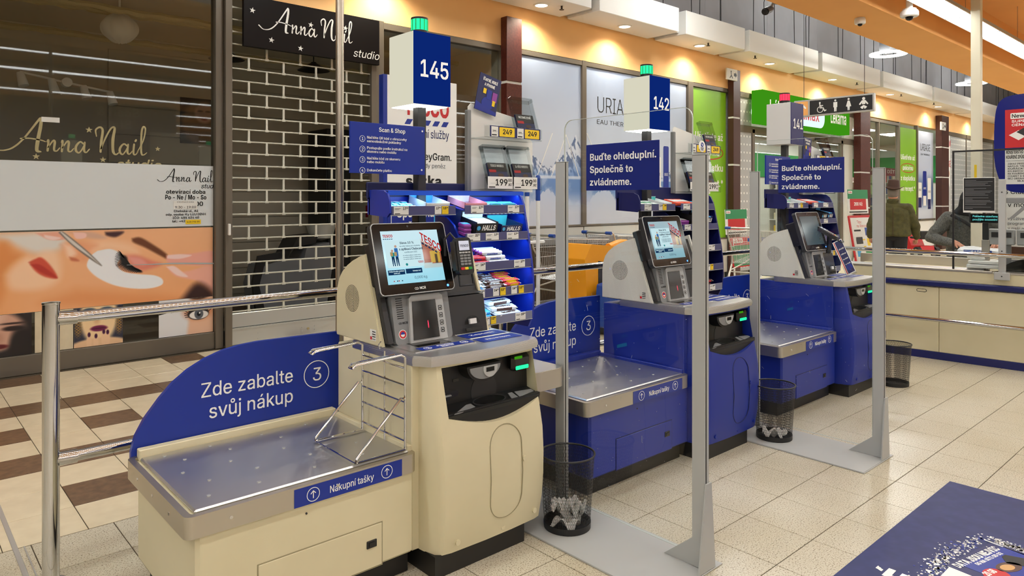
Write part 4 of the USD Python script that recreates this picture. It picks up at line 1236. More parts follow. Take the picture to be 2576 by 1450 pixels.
    tag(gd.build('speaker_holes', 'charcoal', side, smooth=False), kind='stuff')
    A = Art((1.656, 3.0, 0), (0, -1, 0), (0, 0, 1), side)
    if upper == 'cream':
        A.rect(.205, .925, .05, .05, 'paper', 0, name='label')
    A.rect(.208, .928, .014, .014, 'red', 1, name='label')
    for k in range(4):
        A.rect(.225, .93 + k * .011, .026, .004, 'ink' if k else 'grey_ink', 1, name='label')
    A.done()
    core = B().yz([(3.08, .9), (3.08, 1.12), (3.0, 1.22), (2.845, 1.27), (2.73, .9)], 1.675, 2.262).build('core', 'black', t)
    B().yz([(2.70, .92), (2.845, 1.322), (2.82, 1.33), (2.67, .92)], 1.675, 1.70).build('edge_cover', 'charcoal', t)
    # touch screen, tilted back
    s_, c_ = math.sin(math.radians(17)), math.cos(math.radians(17))
    so, su, sv = np.array([1.635, 2.672, 1.132]), np.array([1., 0, 0]), np.array([0, s_, c_])
    sb = B().prism(rrect(0, 0, .405, .33, .022), .03, so + np.cross(su, sv) * -.03, su, sv).build('screen', 'charcoal', t, smooth=25)
    B().prism(rrect(0, 0, .405, .33, .022).difference(rrect(.0035, .0035, .398, .323, .019)), .0045, so, su, sv).build('rim', 'grey_light', sb, smooth=25)
    B().prism(rrect(.004, .004, .397, .322, .019), .004, so, su, sv).build('bezel', 'black_gloss', sb, smooth=25)
    B().prism(rrect(.03, .06, .34, .2, .01), .09, so + np.cross(su, sv) * -.12, su, sv).build('mount', 'black', sb)
    B().prism(Point(.195, .313).buffer(.005), .001, so + np.cross(su, sv) * .004, su, sv).build('camera_lens', 'charcoal', sb)
    w_, h_ = .312, .245
    do = so + su * .045 + sv * .048 + np.cross(su, sv) * .0045
    if screen_on:
        def scr(x, y):
            u, v = x / w_, y / h_
            c = np.broadcast_to(P0(150, 214, 232), x.shape + (3,)).copy()
            c = mixc(c, sm(.0, 1, v), (196, 228, 238))
            c = mixc(c, (u > .68) * (v < .78 - (u - .68) * .7) * (v > .34 - (u - .7) * .12), (160, 84, 56))
            c = mixc(c, (u > .68) * (v < .78 - (u - .68) * .7) * (v > .34) * (np.sin(v * 160) > .6) * .4, (110, 52, 36))
            c = mixc(c, (u > .8) * (u < .97) * (v < .58) * (v > .36), (196, 160, 60))
            c = mixc(c, (u > .88) * (u < .93) * (v < .52) * (v > .3), (70, 56, 40))
            c = mixc(c, (u > .66) * (v < .36 - (u - .68) * .1) * (v > .25), (176, 196, 196))
            c = mixc(c, (u > .66) * (np.abs(v - .80 + (u - .68) * .7) < .02), (200, 206, 200))
            return c
        paint(sb, 'display', do, su, sv, w_, h_, 64, 50, scr, 'screen' if upper == 'cream' else 'screen_dim', lift=.0002)
        A = Art(do, su, sv, sb, lift=.0008)
        A.text('TESCO', .008, .215, .013, 'scr_red', 700, fit=.052)
        for k in range(5):
            A.rect(.009 + k * .0105, .206, .007, .0028, 'scr_navy')
        A.rect(.012, .075, .195, .125, 'scr_white', 0, name='card_field')
        A.text('Sleva 10 %', .13, .182, .0105, 'scr_ink', 500, 'c')
        A.text('na celý nákup pro studenty', .145, .169, .0065, 'scr_grey', 450, 'c')
        A.text('s aplikací Clubcard', .148, .153, .0105, 'scr_ink', 550, 'c')
        A.text('a průkazem ISIC', .145, .14, .0065, 'scr_grey', 450, 'c')
        for k in range(3):
            A.text('Po načtení aplikace získáte slevu', .148, .126 - k * .009, .0045, 'scr_grey', 450, 'c', size=40)
        A.text('TESCO', .175, .09, .009, 'scr_red', 700, fit=.03)
        A.circ(.113, .086, .006, 'scr_teal', 1)
        for px, hh, m1 in ((.045, .078, 'scr_teal'), (.066, .098, 'scr_blue')):
            z0 = .082
            A.shape(Polygon([(px - .006, z0), (px - .003, z0), (px, z0 + .036), (px + .004, z0), (px + .008, z0), (px + .007, z0 + .05), (px - .007, z0 + .05)]), 'scr_navy', 2, 'figure')
            A.shape(rrect(px - .009, z0 + .042, .018, hh - .058, .004), m1, 3, 'figure')
            A.circ(px, z0 + hh - .008, .006, 'scr_skin', 3, name='figure')
            A.rect(px - .012, z0 + .046, .013, .018, 'scr_bag', 4, name='figure')
        A.rect(.008, .042, .088, .022, 'scr_navy', 1, name='button')
        A.text('Dobíjení kreditu mobilních', .052, .055, .006, 'scr_white', 500, 'c', layer=2, fit=.08)
        A.text('telefonů', .052, .046, .006, 'scr_white', 500, 'c', layer=2)
        A.rect(.102, .044, .088, .022, 'scr_navy', 1, name='button')
        A.text('Vyhledejte zboží', .16, .052, .006, 'scr_white', 500, 'c', layer=2, fit=.045)
        A.text('0,000 kg', .142, .018, .012, 'scr_grey', 400)
        for k in range(6):
            A.rect(.03 + k * .0085, .012, .006, .004, ('scr_red', 'scr_white', 'scr_ink')[k % 3])
        A.shape(affinity.affine_transform(glyphs('TESCO', 700), [.0235, 0, -.014, .038, .208, .198]), 'scr_red', 1, 'lettering')
        for k in range(5):
            A.shape(Polygon([(.214 + k * .017, .186 - k * .0105), (.225 + k * .017, .179 - k * .0105), (.223 + k * .017, .173 - k * .0105), (.212 + k * .017, .18 - k * .0105)]), 'scr_navy')
        A.done()
    else:
        B().prism(sbox(0, 0, w_, h_), .0006, do, su, sv).build('display', 'screen_off', sb)
    A = Art(so + np.cross(su, sv) * .004, su, sv, sb)
    A.text('NCR', .205, .016, .012, 'white', 600)
    A.circ(.185, .021, .0055, 'white', 1, r2=.004), A.circ(.194, .021, .0055, 'white', 1, r2=.004)
    A.circ(.365, .022, .006, 'blue_led', 1, name='power_light')
    A.done()
    # upright scanner window
    so2, sv2 = np.array([1.715, 2.672, .908]), np.array([0, .22, .975])
    nrm = np.cross(su, sv2)
    sc = B().prism(rrect(0, 0, .315, .225, .018), .07, so2 - nrm * .07, su, sv2).build('scanner_tower', 'grey_plastic', t, smooth=30)
    B().prism([(.07, .0), (.275, .0), (.272, .2), (.255, .213), (.1, .213), (.085, .2)], .014, so2, su, sv2).build('scanner_hood', 'grey_light', sc)
    B().prism([(.085, .012), (.228, .012), (.228, .185), (.1, .185)], .003, so2 + nrm * .014, su, sv2).build('scanner_window', 'black_gloss', sc)
    ic = B()
    for k in range(4):
        ic.prism(rrect(.241, .03 + k * .034, .02, .022, .003).difference(rrect(.2435, .0325 + k * .034, .015, .017, .002)).union(sbox(.247, .037 + k * .034, .255, .044 + k * .034)), .001, so2 + nrm * .014, su, sv2)
    ic.build('symbol', 'black', sc, smooth=False)
    for k in range(10):
        B().prism(rrect(.022, .115 + k * .0098, .034, .0042, .002), .001, so2, su, sv2).build('vent_slot', 'black', sc)
    A = Art(so2, su, sv2, sc)
    A.text('NCR', .045, .09, .01, 'ink', 600)
    A.circ(.03, .0945, .0045, 'ink', 1, r2=.003), A.circ(.037, .0945, .0045, 'ink', 1, r2=.003)
    A.circ(.04, .045, .021, 'white', 0, name='round_sticker')
    A.circ(.04, .045, .018, 'red', 1, r2=.011, name='round_sticker')
    A.shape(Polygon(arc(.04, .045, .011, .011, 0, 180, 10)), 'blue_bright', 1, 'round_sticker')
    A.done()
    for k in range(3):
        p = so2 + su * (.135 + k * .028) + sv2 * .226 + nrm * -.01
        B().cyl(p, p + sv2 * .004, .006, 10).build('status_light', 'green_glow', sc)
    if screen_on:
        p = so2 + su * .172 + sv2 * .075 + nrm * .0172
        B().prism(affinity.scale(Point(0, 0).buffer(1), .0026, .018), .0006, p, su, sv2).build('laser_dot', 'red_glow', sc)
    # printer block
    pb = B().yz([(2.70, .905), (2.735, 1.085), (3.0, 1.085), (3.0, .905)], 2.035, 2.265).build('printer', 'charcoal', t)
    B().yz([(2.745, 1.09), (2.78, 1.1), (2.85, 1.28), (3.0, 1.28), (3.0, 1.09)], 2.03, 2.268).build('printer_top', 'charcoal', t)
    B().xz(rrect(0, 0, .1, .045, .006), 0, .004).add(B().xz(Point(.075, .022).buffer(.012), -.003, 0).mesh())
    lo, lv = np.array([2.06, 2.705, 1.01]), np.array([0, .19, .982])
    ln = np.cross(su, lv)
    B().prism(rrect(0, 0, .1, .042, .005).difference(rrect(.006, .006, .088, .03, .003)).union(Point(.073, .021).buffer(.009)), .003, lo + ln * -.02 + lv * .02, su, lv).build('lock_plate', 'black', pb)
    B().prism(arc(.105, -.06, .045, .04, 0, 180, 14), .006, lo + ln * -.003, su, lv).build('receipt_outlet', 'clear_plastic', pb)
    B().prism(sbox(.085, -.06, .125, -.035), .012, lo + ln * -.003, su, lv).build('receipt', 'paper', pb)
    B().prism(sbox(.06, -.092, .16, -.078), .004, lo + ln * -.0, su, lv).build('receipt_slot', 'black_gloss', pb)
    return t

for nme, c, s in (('scr_red', (200, 50, 50), .8), ('scr_navy', (24, 60, 100), .8), ('scr_white', (206, 236, 242), .95), ('scr_ink', (40, 60, 80), .8), ('scr_grey', (110, 140, 156), .8), ('scr_teal', (40, 150, 150), .8), ('scr_blue', (60, 120, 190), .8), ('scr_skin', (210, 170, 150), .8), ('scr_bag', (190, 160, 110), .8)):
    glow(nme, c, s)

OX = (0., 1.95, 3.98)
u145 = self_checkout(0., 'cream', 'cream', 'cream_line', 'cream self-checkout in the foreground with lit screen and steel bagging table')
u142 = self_checkout(1.95, 'blue', 'white_plastic', 'blue_dark', 'blue and white self-checkout behind the nearer clear screen, its display lit')
u141 = self_checkout(3.98, 'blue', 'white_plastic', 'blue_dark', 'blue and white self-checkout behind the farther clear screen, its display dark', screen_on=False)

# card terminals on their brackets
def card_terminal(x, y, z, tilt, yaw, label):
    t = thing('card_terminal', label, 'card reader', (x, y, z), yaw)
    c_, s_ = math.cos(tilt), math.sin(tilt)
    v = np.array([0, s_, c_])
    u = np.array([1., 0, 0])
    n = np.cross(u, v)
    o = np.array([-.045, 0, 0])
    b = B().prism(rrect(0, 0, .09, .175, .018), .03, o - n * .03, u, v).build('body', 'black', t, smooth=30)
    B().prism(rrect(.012, .112, .066, .05, .003), .0015, o, u, v).build('bezel', 'charcoal', b)
    B().prism(sbox(.015, .114, .075, .159), .0022, o, u, v).build('display', 'grey_lcd', b)
    A = Art(o + n * .0022, u, v, b)
    A.text('TESCO', .045, .13, .011, 'ink', 500, 'c', fit=.05)
    A.done()
    for k in range(4):
        B().prism(rrect(.012 + k * .0172, .1, .014, .007, .002), .003, o, u, v).build('key', 'grey_light', b)
    for r in range(4):
        for k in range(3):
            B().prism(rrect(.014 + k * .0215, .044 + r * .0135, .018, .0095, .002), .003, o, u, v).build('key', 'grey_plastic', b)
    for k, m in enumerate(('red', 'yellow', 'green_dark')):
        B().prism(rrect(.012 + k * .0225, .022, .02, .012, .002), .004, o, u, v).build('key', m, b)
    B().prism(rrect(-.012, .02, .012, .14, .004), .026, o - n * .03, u, v).build('side_sleeve', 'black', t)
    B().tube([o + u * .01 + v * .0 - n * .02, o + u * .01 - v * .05 - n * .02, o + u * .09 - v * .05 - n * .02, o + u * .09 - n * .02], .005, 8).build('guard', 'black', t)
    B().tube([o + u * .03 + v * .17 - n * .04, o + u * .01 + v * .205 - n * .05, o - u * .01 + v * .18 - n * .07, o - u * .012 + v * .1 - n * .08], .006, 8).build('cable', 'black', t)
    B().cyl(o + u * .045 + v * .06 - n * .03, o + u * .06 + v * .0 - n * .16, .02, 12).build('arm', 'black', t)
    return t
card_terminal(2.07, 2.615, 1.205, .2, 0, 'black card terminal with keypad standing upright at the cream self-checkout')
card_terminal(2.02 + 3.98, 2.58, 1.24, 1.05, 12, 'black card terminal tilted flat beside the dark screen of the farthest self-checkout')

# lane number columns
def number_column(ox, num, lamp, glow_m, box_m, label, lit, digits_m):
    t = thing('lane_number_column', label, 'sign', (ox + 2.14, 3.11, 0))
    B().box(-.026, .026, -.026, .026, .9, 2.05, b=.004).build('column', 'charcoal', t)
    bx = B().box(-.115, .115, -.115, .115, 2.045, 2.415, b=.003).build('number_box', box_m, t)
    B().box(-.116, .116, -.118, -.113, 2.045, 2.415, b=.001).build('number_face', 'box_blue' if lit else 'navy', bx)
    if lit:
        B().box(-.105, .105, -.105, .105, 2.04, 2.046).build('underside_lamp', 'white_glow', bx)
    A = Art((0, -.118, 0), (1, 0, 0), (0, 0, 1), bx)
    A.text(num, .008, 2.185, .088, digits_m, 600, 'c', fit=.185)
    A.done()
    bc = B().cyl((0, 0, 2.415), (0, 0, 2.447), .045, 24).build('beacon_base', 'black', t)
    B().cyl((0, 0, 2.447), (0, 0, 2.505), .044, 24).build('beacon_lens', lamp, bc)
    rb = B()
    for k in range(12):
        a = math.pi * k / 6
        rb.box(.0435, .0455, -.002, .002, 2.448, 2.504, T=trimesh.transformations.rotation_matrix(a, [0, 0, 1]))
    rb.build('beacon_rib', glow_m, bc)
    B().cyl((0, 0, 2.505), (0, 0, 2.515), .045, 24).build('beacon_cap', 'black', bc)
    return t
number_column(0., '145', 'green_glow', 'green_dark', 'box_glow', 'lit lane column numbered 145 with a green beacon on top', True, 'digit_glow')
number_column(1.95, '142', 'green_glow', 'green_dark', 'box_glow', 'lit lane column numbered 142 with a green beacon on top', True, 'digit_glow')
number_column(3.98, '141', 'red_glow', 'red', 'box_plain', 'unlit lane column numbered 141 with a red beacon on top', False, 'white')

def scan_shop(ox, label):
    t = thing('instruction_sign', label, 'sign', (ox, 3.06, 0))
    B().box(1.70, 2.135, -.006, .006, 1.685, 1.935, b=.001).build('board', 'blue_bright', t)
    A = Art((0, -.006, 0), (1, 0, 0), (0, 0, 1), t)
    A.text('Scan & Shop', 1.935, 1.893, .022, 'white', 650, 'c', fit=.155)
    for k, (s1, s2) in enumerate((('Načtěte QR kód z obrazovky', 'samoobslužné pokladny'), ('Postupujte podle instrukcí na', 'skeneru nebo mobilu'), ('Načtěte kód ze skeneru', 'nebo mobilu'), ('Dokončete platbu', ''))):
        z = 1.856 - k * .051 - (.002 if k == 3 else 0)
        circ_num(A, 1.765, z - .002, .0155, str(k + 1), 'white', .015, w=.12, weight=500)
        A.text(s1, 1.79, z - (0 if s2 else .006), .0125, 'white', 550)
        if s2:
            A.text(s2, 1.79, z - .018, .0125, 'white', 550)
    A.circ(2.118, 1.912, .005, 'white', 1), A.circ(2.114, 1.71, .005, 'white', 1)
    A.done()
scan_shop(0., 'blue instruction sign with four numbered steps beside the nearest lane column')
scan_shop(3.98, 'blue instruction sign half hidden behind the post, beside the farthest lane column')

# wire bag rack on the near bagging table
br = thing('bag_rack', 'chrome wire bag rack standing on the near steel bagging table', 'rack', (0, 0, 0))
X0, z0, z1 = 1.625, .519, .905
for y_ in (2.465, 2.81):
    B().tube([(X0, y_, z0 + .004), (X0, y_, z1), (X0 - .02, y_, z1 + .012), (1.40, y_, z1 + .002), (1.385, y_, z1 - .008), (1.385, y_ + .03, z1 - .008), (1.40, y_ + .035, z1 + .002), (X0 - .03, y_ + .035, z1 + .008)], .0055, 8).build('arm', 'chrome', br)
    B().tube([(X0 - .004, y_, .735), (X0 - .02, y_, .74), (1.40, y_, z0 + .02), (1.395, y_, z0 + .006), (1.41, y_, z0 + .006), (X0, y_, z0 + .006)], .0055, 8).build('brace', 'chrome', br)
for z_ in (.56, .65, .72, .79, .86):
    B().tube([(X0, 2.465, z_), (X0, 2.81, z_)], .004, 8).build('cross_wire', 'chrome', br)
B().tube([(X0 + .004, 2.63, z0 + .004), (X0 + .004, 2.63, z1)], .004, 8).build('upright', 'chrome', br)
B().tube([(1.395, 2.465, z0 + .006), (1.395, 2.81, z0 + .006)], .003, 6).build('cross_wire', 'chrome', br)
B().tube([(X0 - .02, 2.63, z1 + .012), (X0 - .025, 2.63, z1 + .03), (X0 - .02, 2.62, z1 + .045)], .003, 6).build('hook', 'chrome', br)

# small steel side shelf right of the cream unit
sd = thing('side_shelf', 'small rounded steel shelf at the right side of the cream self-checkout', 'shelf', (0, 0, 0))
B().xy(rrect(2.336, 2.44, .224, .5, .05), .63, .722).build('shelf_top', 'steel_band', sd, smooth=30)
B().xy(rrect(2.341, 2.445, .214, .49, .05), .722, .7235).build('plate', 'steel', sd)
B().box(2.345, 2.5, 2.62, 2.9, .0085, .63, b=.006).build('cabinet', 'blue_dark', sd)

# ---------------------------------------------------------------- sweets racks behind the tills
LEV = [(.892, .937, 2.868), (1.040, 1.086, 2.862), (1.181, 1.226, 2.878), (1.336, 1.379, 2.904), (1.481, 1.526, 2.936)]   # strip z0, z1, front y
BX0, BX1, BY = 2.285, 2.735, 3.14
def price_strip(parent, x0, x1, lev, tags, m='strip'):
    z0, z1, y = lev
    s = B().box(x0, x1, y - .004, y, z0, z1, b=.001).build('price_strip', m, parent)
    B().box(x0, x1, y - .006, y + .002, z0 - .003, z0).build('strip_edge', 'grey_light', s)
    for x, w, txt, kind in tags:
        tg = B().box(x, x + w, y - .0075, y - .0045, z0 + .003, z1 - .002).build('price_tag', 'yellow' if kind else 'paper', s)
        A = Art((0, y - .0075, 0), (1, 0, 0), (0, 0, 1), s)
        A.text(txt, x + w - .004 - .011, z1 - .018, .012, 'ink', 700, 'r')
        A.text('90', x + w - .0035, z1 - .0125, .0062, 'ink', 600, 'r', size=40)
        if w > .05:
            A.rect(x + .005, z0 + .006, w * .35, .0035, 'ink')
            A.rect(x + .005, z1 - .012, w * .4, .002, 'grey_ink')
            A.rect(x + .005, z1 - .017, w * .3, .002, 'grey_ink')
        A.done()

def sweets_rack(ox, lit, label, tags):
    t = thing('sweets_rack', label, 'display rack', (ox, 0, 0))
    m = 'rack_blue' if lit else 'rack_navy'
    B().box(BX0, BX1, BY, BY + .015, .86, 1.6).build('back_panel', m, t)
    prof = [(BY + .015, .84), (2.905, .84), (2.872, .90), (2.862, 1.0), (2.866, 1.12), (2.88, 1.22), (2.905, 1.35), (2.93, 1.46), (2.945, 1.53), (2.968, 1.575), (3.0, 1.598), (3.05, 1.605), (BY + .015, 1.605)]
    B().yz(prof, BX1, BX1 + .012).build('side_panel', m, t)
    pl = [(y + (.0 if z < 1.4 else 0), z) for y, z in prof]
    B().yz([(BY + .015, .84), (2.93, .84), (2.90, 1.0), (2.915, 1.2), (2.95, 1.36), (2.99, 1.42), (3.05, 1.46), (BY + .015, 1.47)], BX0 - .012, BX0).build('side_panel', m, t)
    for k, (z0, z1, y) in enumerate(LEV):
        x0 = BX0 if k < 4 else BX0
        B().prism([(y, z0 + .018), (y, z0 + .022), (BY, z0 + .066), (BY, z0 + .062)], BX1 - x0, (x0, 0, 0), (0, 1, 0), (0, 0, 1)).build('shelf', m, t)
        price_strip(t, BX0 + (.02 if k == 4 else .0), BX1 - .005, LEV[k], tags[k], 'strip' if k else 'strip_grey')
    # upper left tray over the till head
    z0, z1, y = LEV[4][0] - .002, LEV[4][1] - .002, 2.95
    B().prism([(y, z0 + .002), (y, z0 + .006), (BY, z0 + .05), (BY, z0 + .046)], .4, (1.86, 0, 0), (0, 1, 0), (0, 0, 1)).build('shelf', m, t)
    B().yz([(BY, 1.48), (2.97, 1.47), (2.945, 1.49), (2.948, 1.55), (2.965, 1.585), (3.0, 1.60), (BY, 1.605)], 1.852, 1.862).build('side_panel', m, t)
    price_strip(t, 1.865, 2.255, (z0, z1, y), tags[5])
    hb = B().box(1.84, 2.79, BY - .005, BY + .01, 1.56, 1.645, b=.004).build('header_panel', 'blue_dark' if lit else 'rack_navy', t)
    B().box(1.852, BX1 + .012, BY - .01, BY + .012, 1.48, 1.57).build('rear_panel', m, t)
    for x_ in (2.16, 2.5):
        B().box(x_ - .02, x_ + .02, BY + .012, BY + .04, 0, 1.6).build('upright', 'charcoal', t)
    if lit:
        B().prism([(2.985, 1.598), (2.985, 1.602), (BY - .01, 1.606), (BY - .01, 1.602)], .9, (1.865, 0, 0), (0, 1, 0), (0, 0, 1)).build('visor', 'rack_blue', t)
        B().prism([(2.975, 1.578), (2.975, 1.6), (2.98, 1.6), (2.98, 1.578)], .9, (1.865, 0, 0), (0, 1, 0), (0, 0, 1)).build('visor_lip', 'visor_blue', t)
        ls = B()
        for k in range(34):
            ls.box(1.88 + k * .026, 1.888 + k * .026, 2.984, 2.99, 1.579, 1.585)
        tag(ls.build('led_strip', 'led_strip', t, smooth=False), kind='stuff')
        for k in range(4):
            z0, z1, y = LEV[k + 1]
            l2 = B()
            for q in range(14):
                l2.box(BX0 + .03 + q * .029, BX0 + .038 + q * .029, y + .012, y + .02, z0 - .004, z0 + .0)
            tag(l2.build('led_strip', 'led_strip', t, smooth=False), kind='stuff')
        def bar_light(x, y, z, w, e):
            li = UsdLux.RectLight.Define(stage, numbered(str(t.GetPath()), 'led_lamp'))
            li.CreateWidthAttr(w), li.CreateHeightAttr(.012), li.CreateIntensityAttr(e), li.CreateColorAttr(Gf.Vec3f(.45, .72, 1.))
            li.AddTranslateOp().Set(Gf.Vec3d(x, y, z))
            li.AddRotateXOp().Set(28.)
        bar_light(2.31, 2.992, 1.577, .86, 34.)
        for k in range(4):
            bar_light(2.51, LEV[k + 1][2] + .016, LEV[k + 1][0] - .005, .42, 34.)
    return t
TG = lambda *a: a
T145 = [[(2.355, .06, '21', 0), (2.425, .035, '12', 1), (2.60, .075, '23', 0)],
        [(2.292, .085, '12', 0), (2.435, .04, '14', 0), (2.485, .038, '12', 1), (2.565, .04, '16', 0), (2.62, .036, '12', 1)],
        [(2.31, .085, '14', 0), (2.60, .08, '17', 0)],
        [(2.295, .085, '22', 0), (2.42, .09, '17', 0), (2.57, .085, '17', 0)],
        [(2.345, .085, '17', 0), (2.605, .085, '17', 0)],
        [(1.875, .085, '17', 0), (2.12, .04, '17', 0), (2.165, .04, '15', 1)]]
T142 = [[(2.36, .04, '12', 1), (2.56, .07, '19', 0)], [(2.40, .035, '21', 0), (2.44, .032, '9', 1), (2.52, .035, '14', 0), (2.56, .035, '9', 1)], [(2.56, .08, '13', 0)], [(2.46, .08, '11', 0), (2.3, .07, '17', 0)], [(2.33, .08, '17', 0), (2.52, .1, '17', 0)], [(1.90, .075, '17', 0), (2.06, .04, '11', 0), (2.105, .04, '9', 1)]]
sweets_rack(0., True, 'sweets rack with blue lit shelves behind the cream self-checkout', T145)
sweets_rack(1.95, False, 'unlit navy sweets rack, half empty, behind the blue self-checkout with lit display', T142)
sweets_rack(3.98, False, 'unlit navy sweets rack behind the farthest self-checkout with dark display', T142)

# ---- goods: one of each kind with parts, then copies
def goods(name, label, cat, group, build, spots):
    """spots: (x, y, z, tilt about x, turn about z)."""
    first = None
    for (x, y, z, rx, rz) in spots:
        if first is None:
            p = UsdGeom.Xform.Define(stage, numbered('/World', name))
            tag(p.GetPrim(), label, cat, group)
            build(p.GetPrim())
            first = p.GetPrim()
        else:
            p = UsdGeom.Xform.Define(stage, numbered('/World', name))
            p.GetPrim().GetReferences().AddInternalReference(first.GetPath())
            p.ClearXformOpOrder()
            p.GetPrim().SetInstanceable(True)
            tag(p.GetPrim(), label, cat, group)
        p.AddTranslateOp().Set(Gf.Vec3d(x, y, z)), p.AddRotateZOp().Set(float(rz)), p.AddRotateXOp().Set(float(rx))

def flat_pack(body, band, text, w, d, h, tm='white'):
    def f(p):
        b = rbox(-w / 2, w / 2, 0, d, 0, h, b=min(h, .012) * .4).build('pack', body, p)
        A = Art((0, 0, h), (1, 0, 0), (0, 1, 0), p)
        A.rect(-w / 2 + .002, d * .25, w - .004, d * .5, band, 0)
        if text:
            A.text(text, 0, d * .38, d * .24, tm, 700, 'c', fit=w * .75)
        A.done()
    return f
def roll(body, text):
    def f(p):
        B().cyl((-.07, 0, .011), (.07, 0, .011), .011, 12).build('roll', body, p)
        B().cyl((-.077, 0, .011), (-.07, 0, .011), .006, 10, .011).cyl((.07, 0, .011), (.077, 0, .011), .011, 10, .006).build('twist_end', 'pack_purple' if body != 'pack_red' else 'pack_red', p)
        A = Art((0, -.0112, .004), (1, 0, 0), (0, 0, 1), p)
        A.text(text, 0, 0, .011, 'blue_bright', 750, 'c', fit=.075)
        A.done()
    return f
def bar(body, band, text, w=.13, d=.032, h=.014):
    def f(p):
        V = rbox(-w / 2, w / 2, 0, d, 0, h, b=.005).mesh()
        obj('wrapper', V, body, p)
        B().box(-w / 2 - .008, -w / 2, .002, d - .002, h * .4, h * .55).box(w / 2, w / 2 + .008, .002, d - .002, h * .4, h * .55).build('end_seal', 'pack_white', p)
        A = Art((0, -.0002, 0), (1, 0, 0), (0, 0, 1), p)
        A.rect(-w * .3, h * .15, w * .6, h * .7, band, 0)
        A.done()
        A = Art((0, 0, h), (1, 0, 0), (0, 1, 0), p)
        if text:
            A.text(text, 0, d * .25, d * .42, band, 700, 'c', fit=w * .6)
        else:
            A.rect(-w * .25, d * .3, w * .5, d * .4, band)
        A.done()
    return f
def carton(body, inside, text, w, d, h, sticks=None):
    def f(p):
        b = B()
        b.box(-w / 2, w / 2, 0, .003, 0, h * .72).box(-w / 2, w / 2, d - .003, d, 0, h * 1.1).box(-w / 2, -w / 2 + .003, 0, d, 0, h * .8).box(w / 2 - .003, w / 2, 0, d, 0, h * .8).box(-w / 2, w / 2, 0, d, 0, .003)
        b.build('carton', body, p, smooth=False)
        B().box(-w / 2 + .004, w / 2 - .004, d - .006, d - .0035, .004, h * 1.05).build('liner', inside, p)
        if sticks:
            for k in range(6):
                rbox(-w / 2 + .006 + k * (w - .012) / 6, -w / 2 + .004 + (k + 1) * (w - .012) / 6, .006, d - .008, .004, h * .75, b=.003).build('stick_pack', sticks, p)
        A = Art((0, 0, 0), (1, 0, 0), (0, 0, 1), p)
        if text:
            A.text(text, .01, h * .32, h * .3, 'white', 800, 'c', fit=w * .62, shear=.2)
            A.circ(-w * .38, h * .46, h * .13, 'pack_blue')
        A.done()
    return f
SL = math.degrees(math.atan2(.046, .2))
def on(k, x, dy, dz=0., rz=0.):
    z0, z1, y = LEV[k]
    return (x, y + .006 + dy, z0 + .0235 + dy * .22 + dz, SL, rz)
rn = random.Random(5)
goods('gum_pack', 'teal chewing gum pack at the left of the top tray on the lit sweets rack', 'chewing gum', 'teal gum packs in the lit top tray', flat_pack('teal_pack', 'pack_white', None, .036, .045, .016),
      [(1.895 + i * .04, 2.958 + j * .05, 1.5 + j * .011 + .002, SL, rn.uniform(-6, 6)) for j in range(3) for i in range(4)])
goods('open_carton', 'open white sweets carton at the right of the lit rack upper left tray', 'box', None, carton('pack_white', 'pack_blue', None, .15, .16, .05), [(2.145, 2.957, 1.502, SL, 0)])
goods('open_carton', 'open pink sweets carton at the left end of the lit rack top shelf', 'box', None, carton('pack_pink', 'pack_white', None, .15, .16, .045), [on(4, 2.385, .0)])
goods('gum_stick', 'pale blue gum stick pack on the top right of the lit sweets rack', 'chewing gum', 'pale blue gum packs, lit rack top right', bar('pack_blue', 'teal_pack', None, .095, .026, .012), [on(4, 2.53 + i * .1, .005 + j * .03, 0, rn.uniform(-4, 4)) for j in range(4) for i in range(2)] + [on(4, 2.545 + i * .1, .02 + j * .03, .013, rn.uniform(-6, 6)) for j in range(2) for i in range(2)])
goods('sweets_carton', 'black and white carton of menthol sweets standing left on the lit rack', 'box', None, carton('black', 'pack_white', 'HALLS', .15, .14, .095, 'pack_white'), [on(3, 2.43, .0, .002)])
goods('sweets_carton', 'open dark blue menthol sweets carton, nearly empty, on the lit rack', 'box', None, carton('pack_navy', 'teal_pack', 'HALLS', .155, .14, .075), [on(3, 2.61, .0, .002)])
goods('sweet_packet', 'small purple sweet packet left of the menthol cartons on the lit rack', 'sweets', 'small purple packets on the lit rack', flat_pack('pack_purple', 'pack_blue', None, .05, .06, .02), [on(3, 2.315, .01 + .0 * i, .021 * i) for i in range(3)])
goods('mint_roll', 'purple and white roll of chewy mints stacked on the lit rack', 'sweets', 'purple rolls of chewy mints on the lit rack', roll('pack_white', 'mentos'), [on(2, 2.505, .012 + i * .0235, .0) for i in range(6)] + [on(2, 2.49, .03 + i * .0235, .021) for i in range(4)] + [on(2, 2.48, .045 + i * .0235, .042) for i in range(4)])
goods('fruit_roll', 'red roll of chewy fruit sweets left of the mint rolls', 'sweets', 'red fruit rolls on the lit rack', roll('pack_red', 'mentos'), [on(2, 2.36, .012 + i * .0235, .0) for i in range(4)] + [on(2, 2.355, .03 + i * .0235, .021) for i in range(2)])
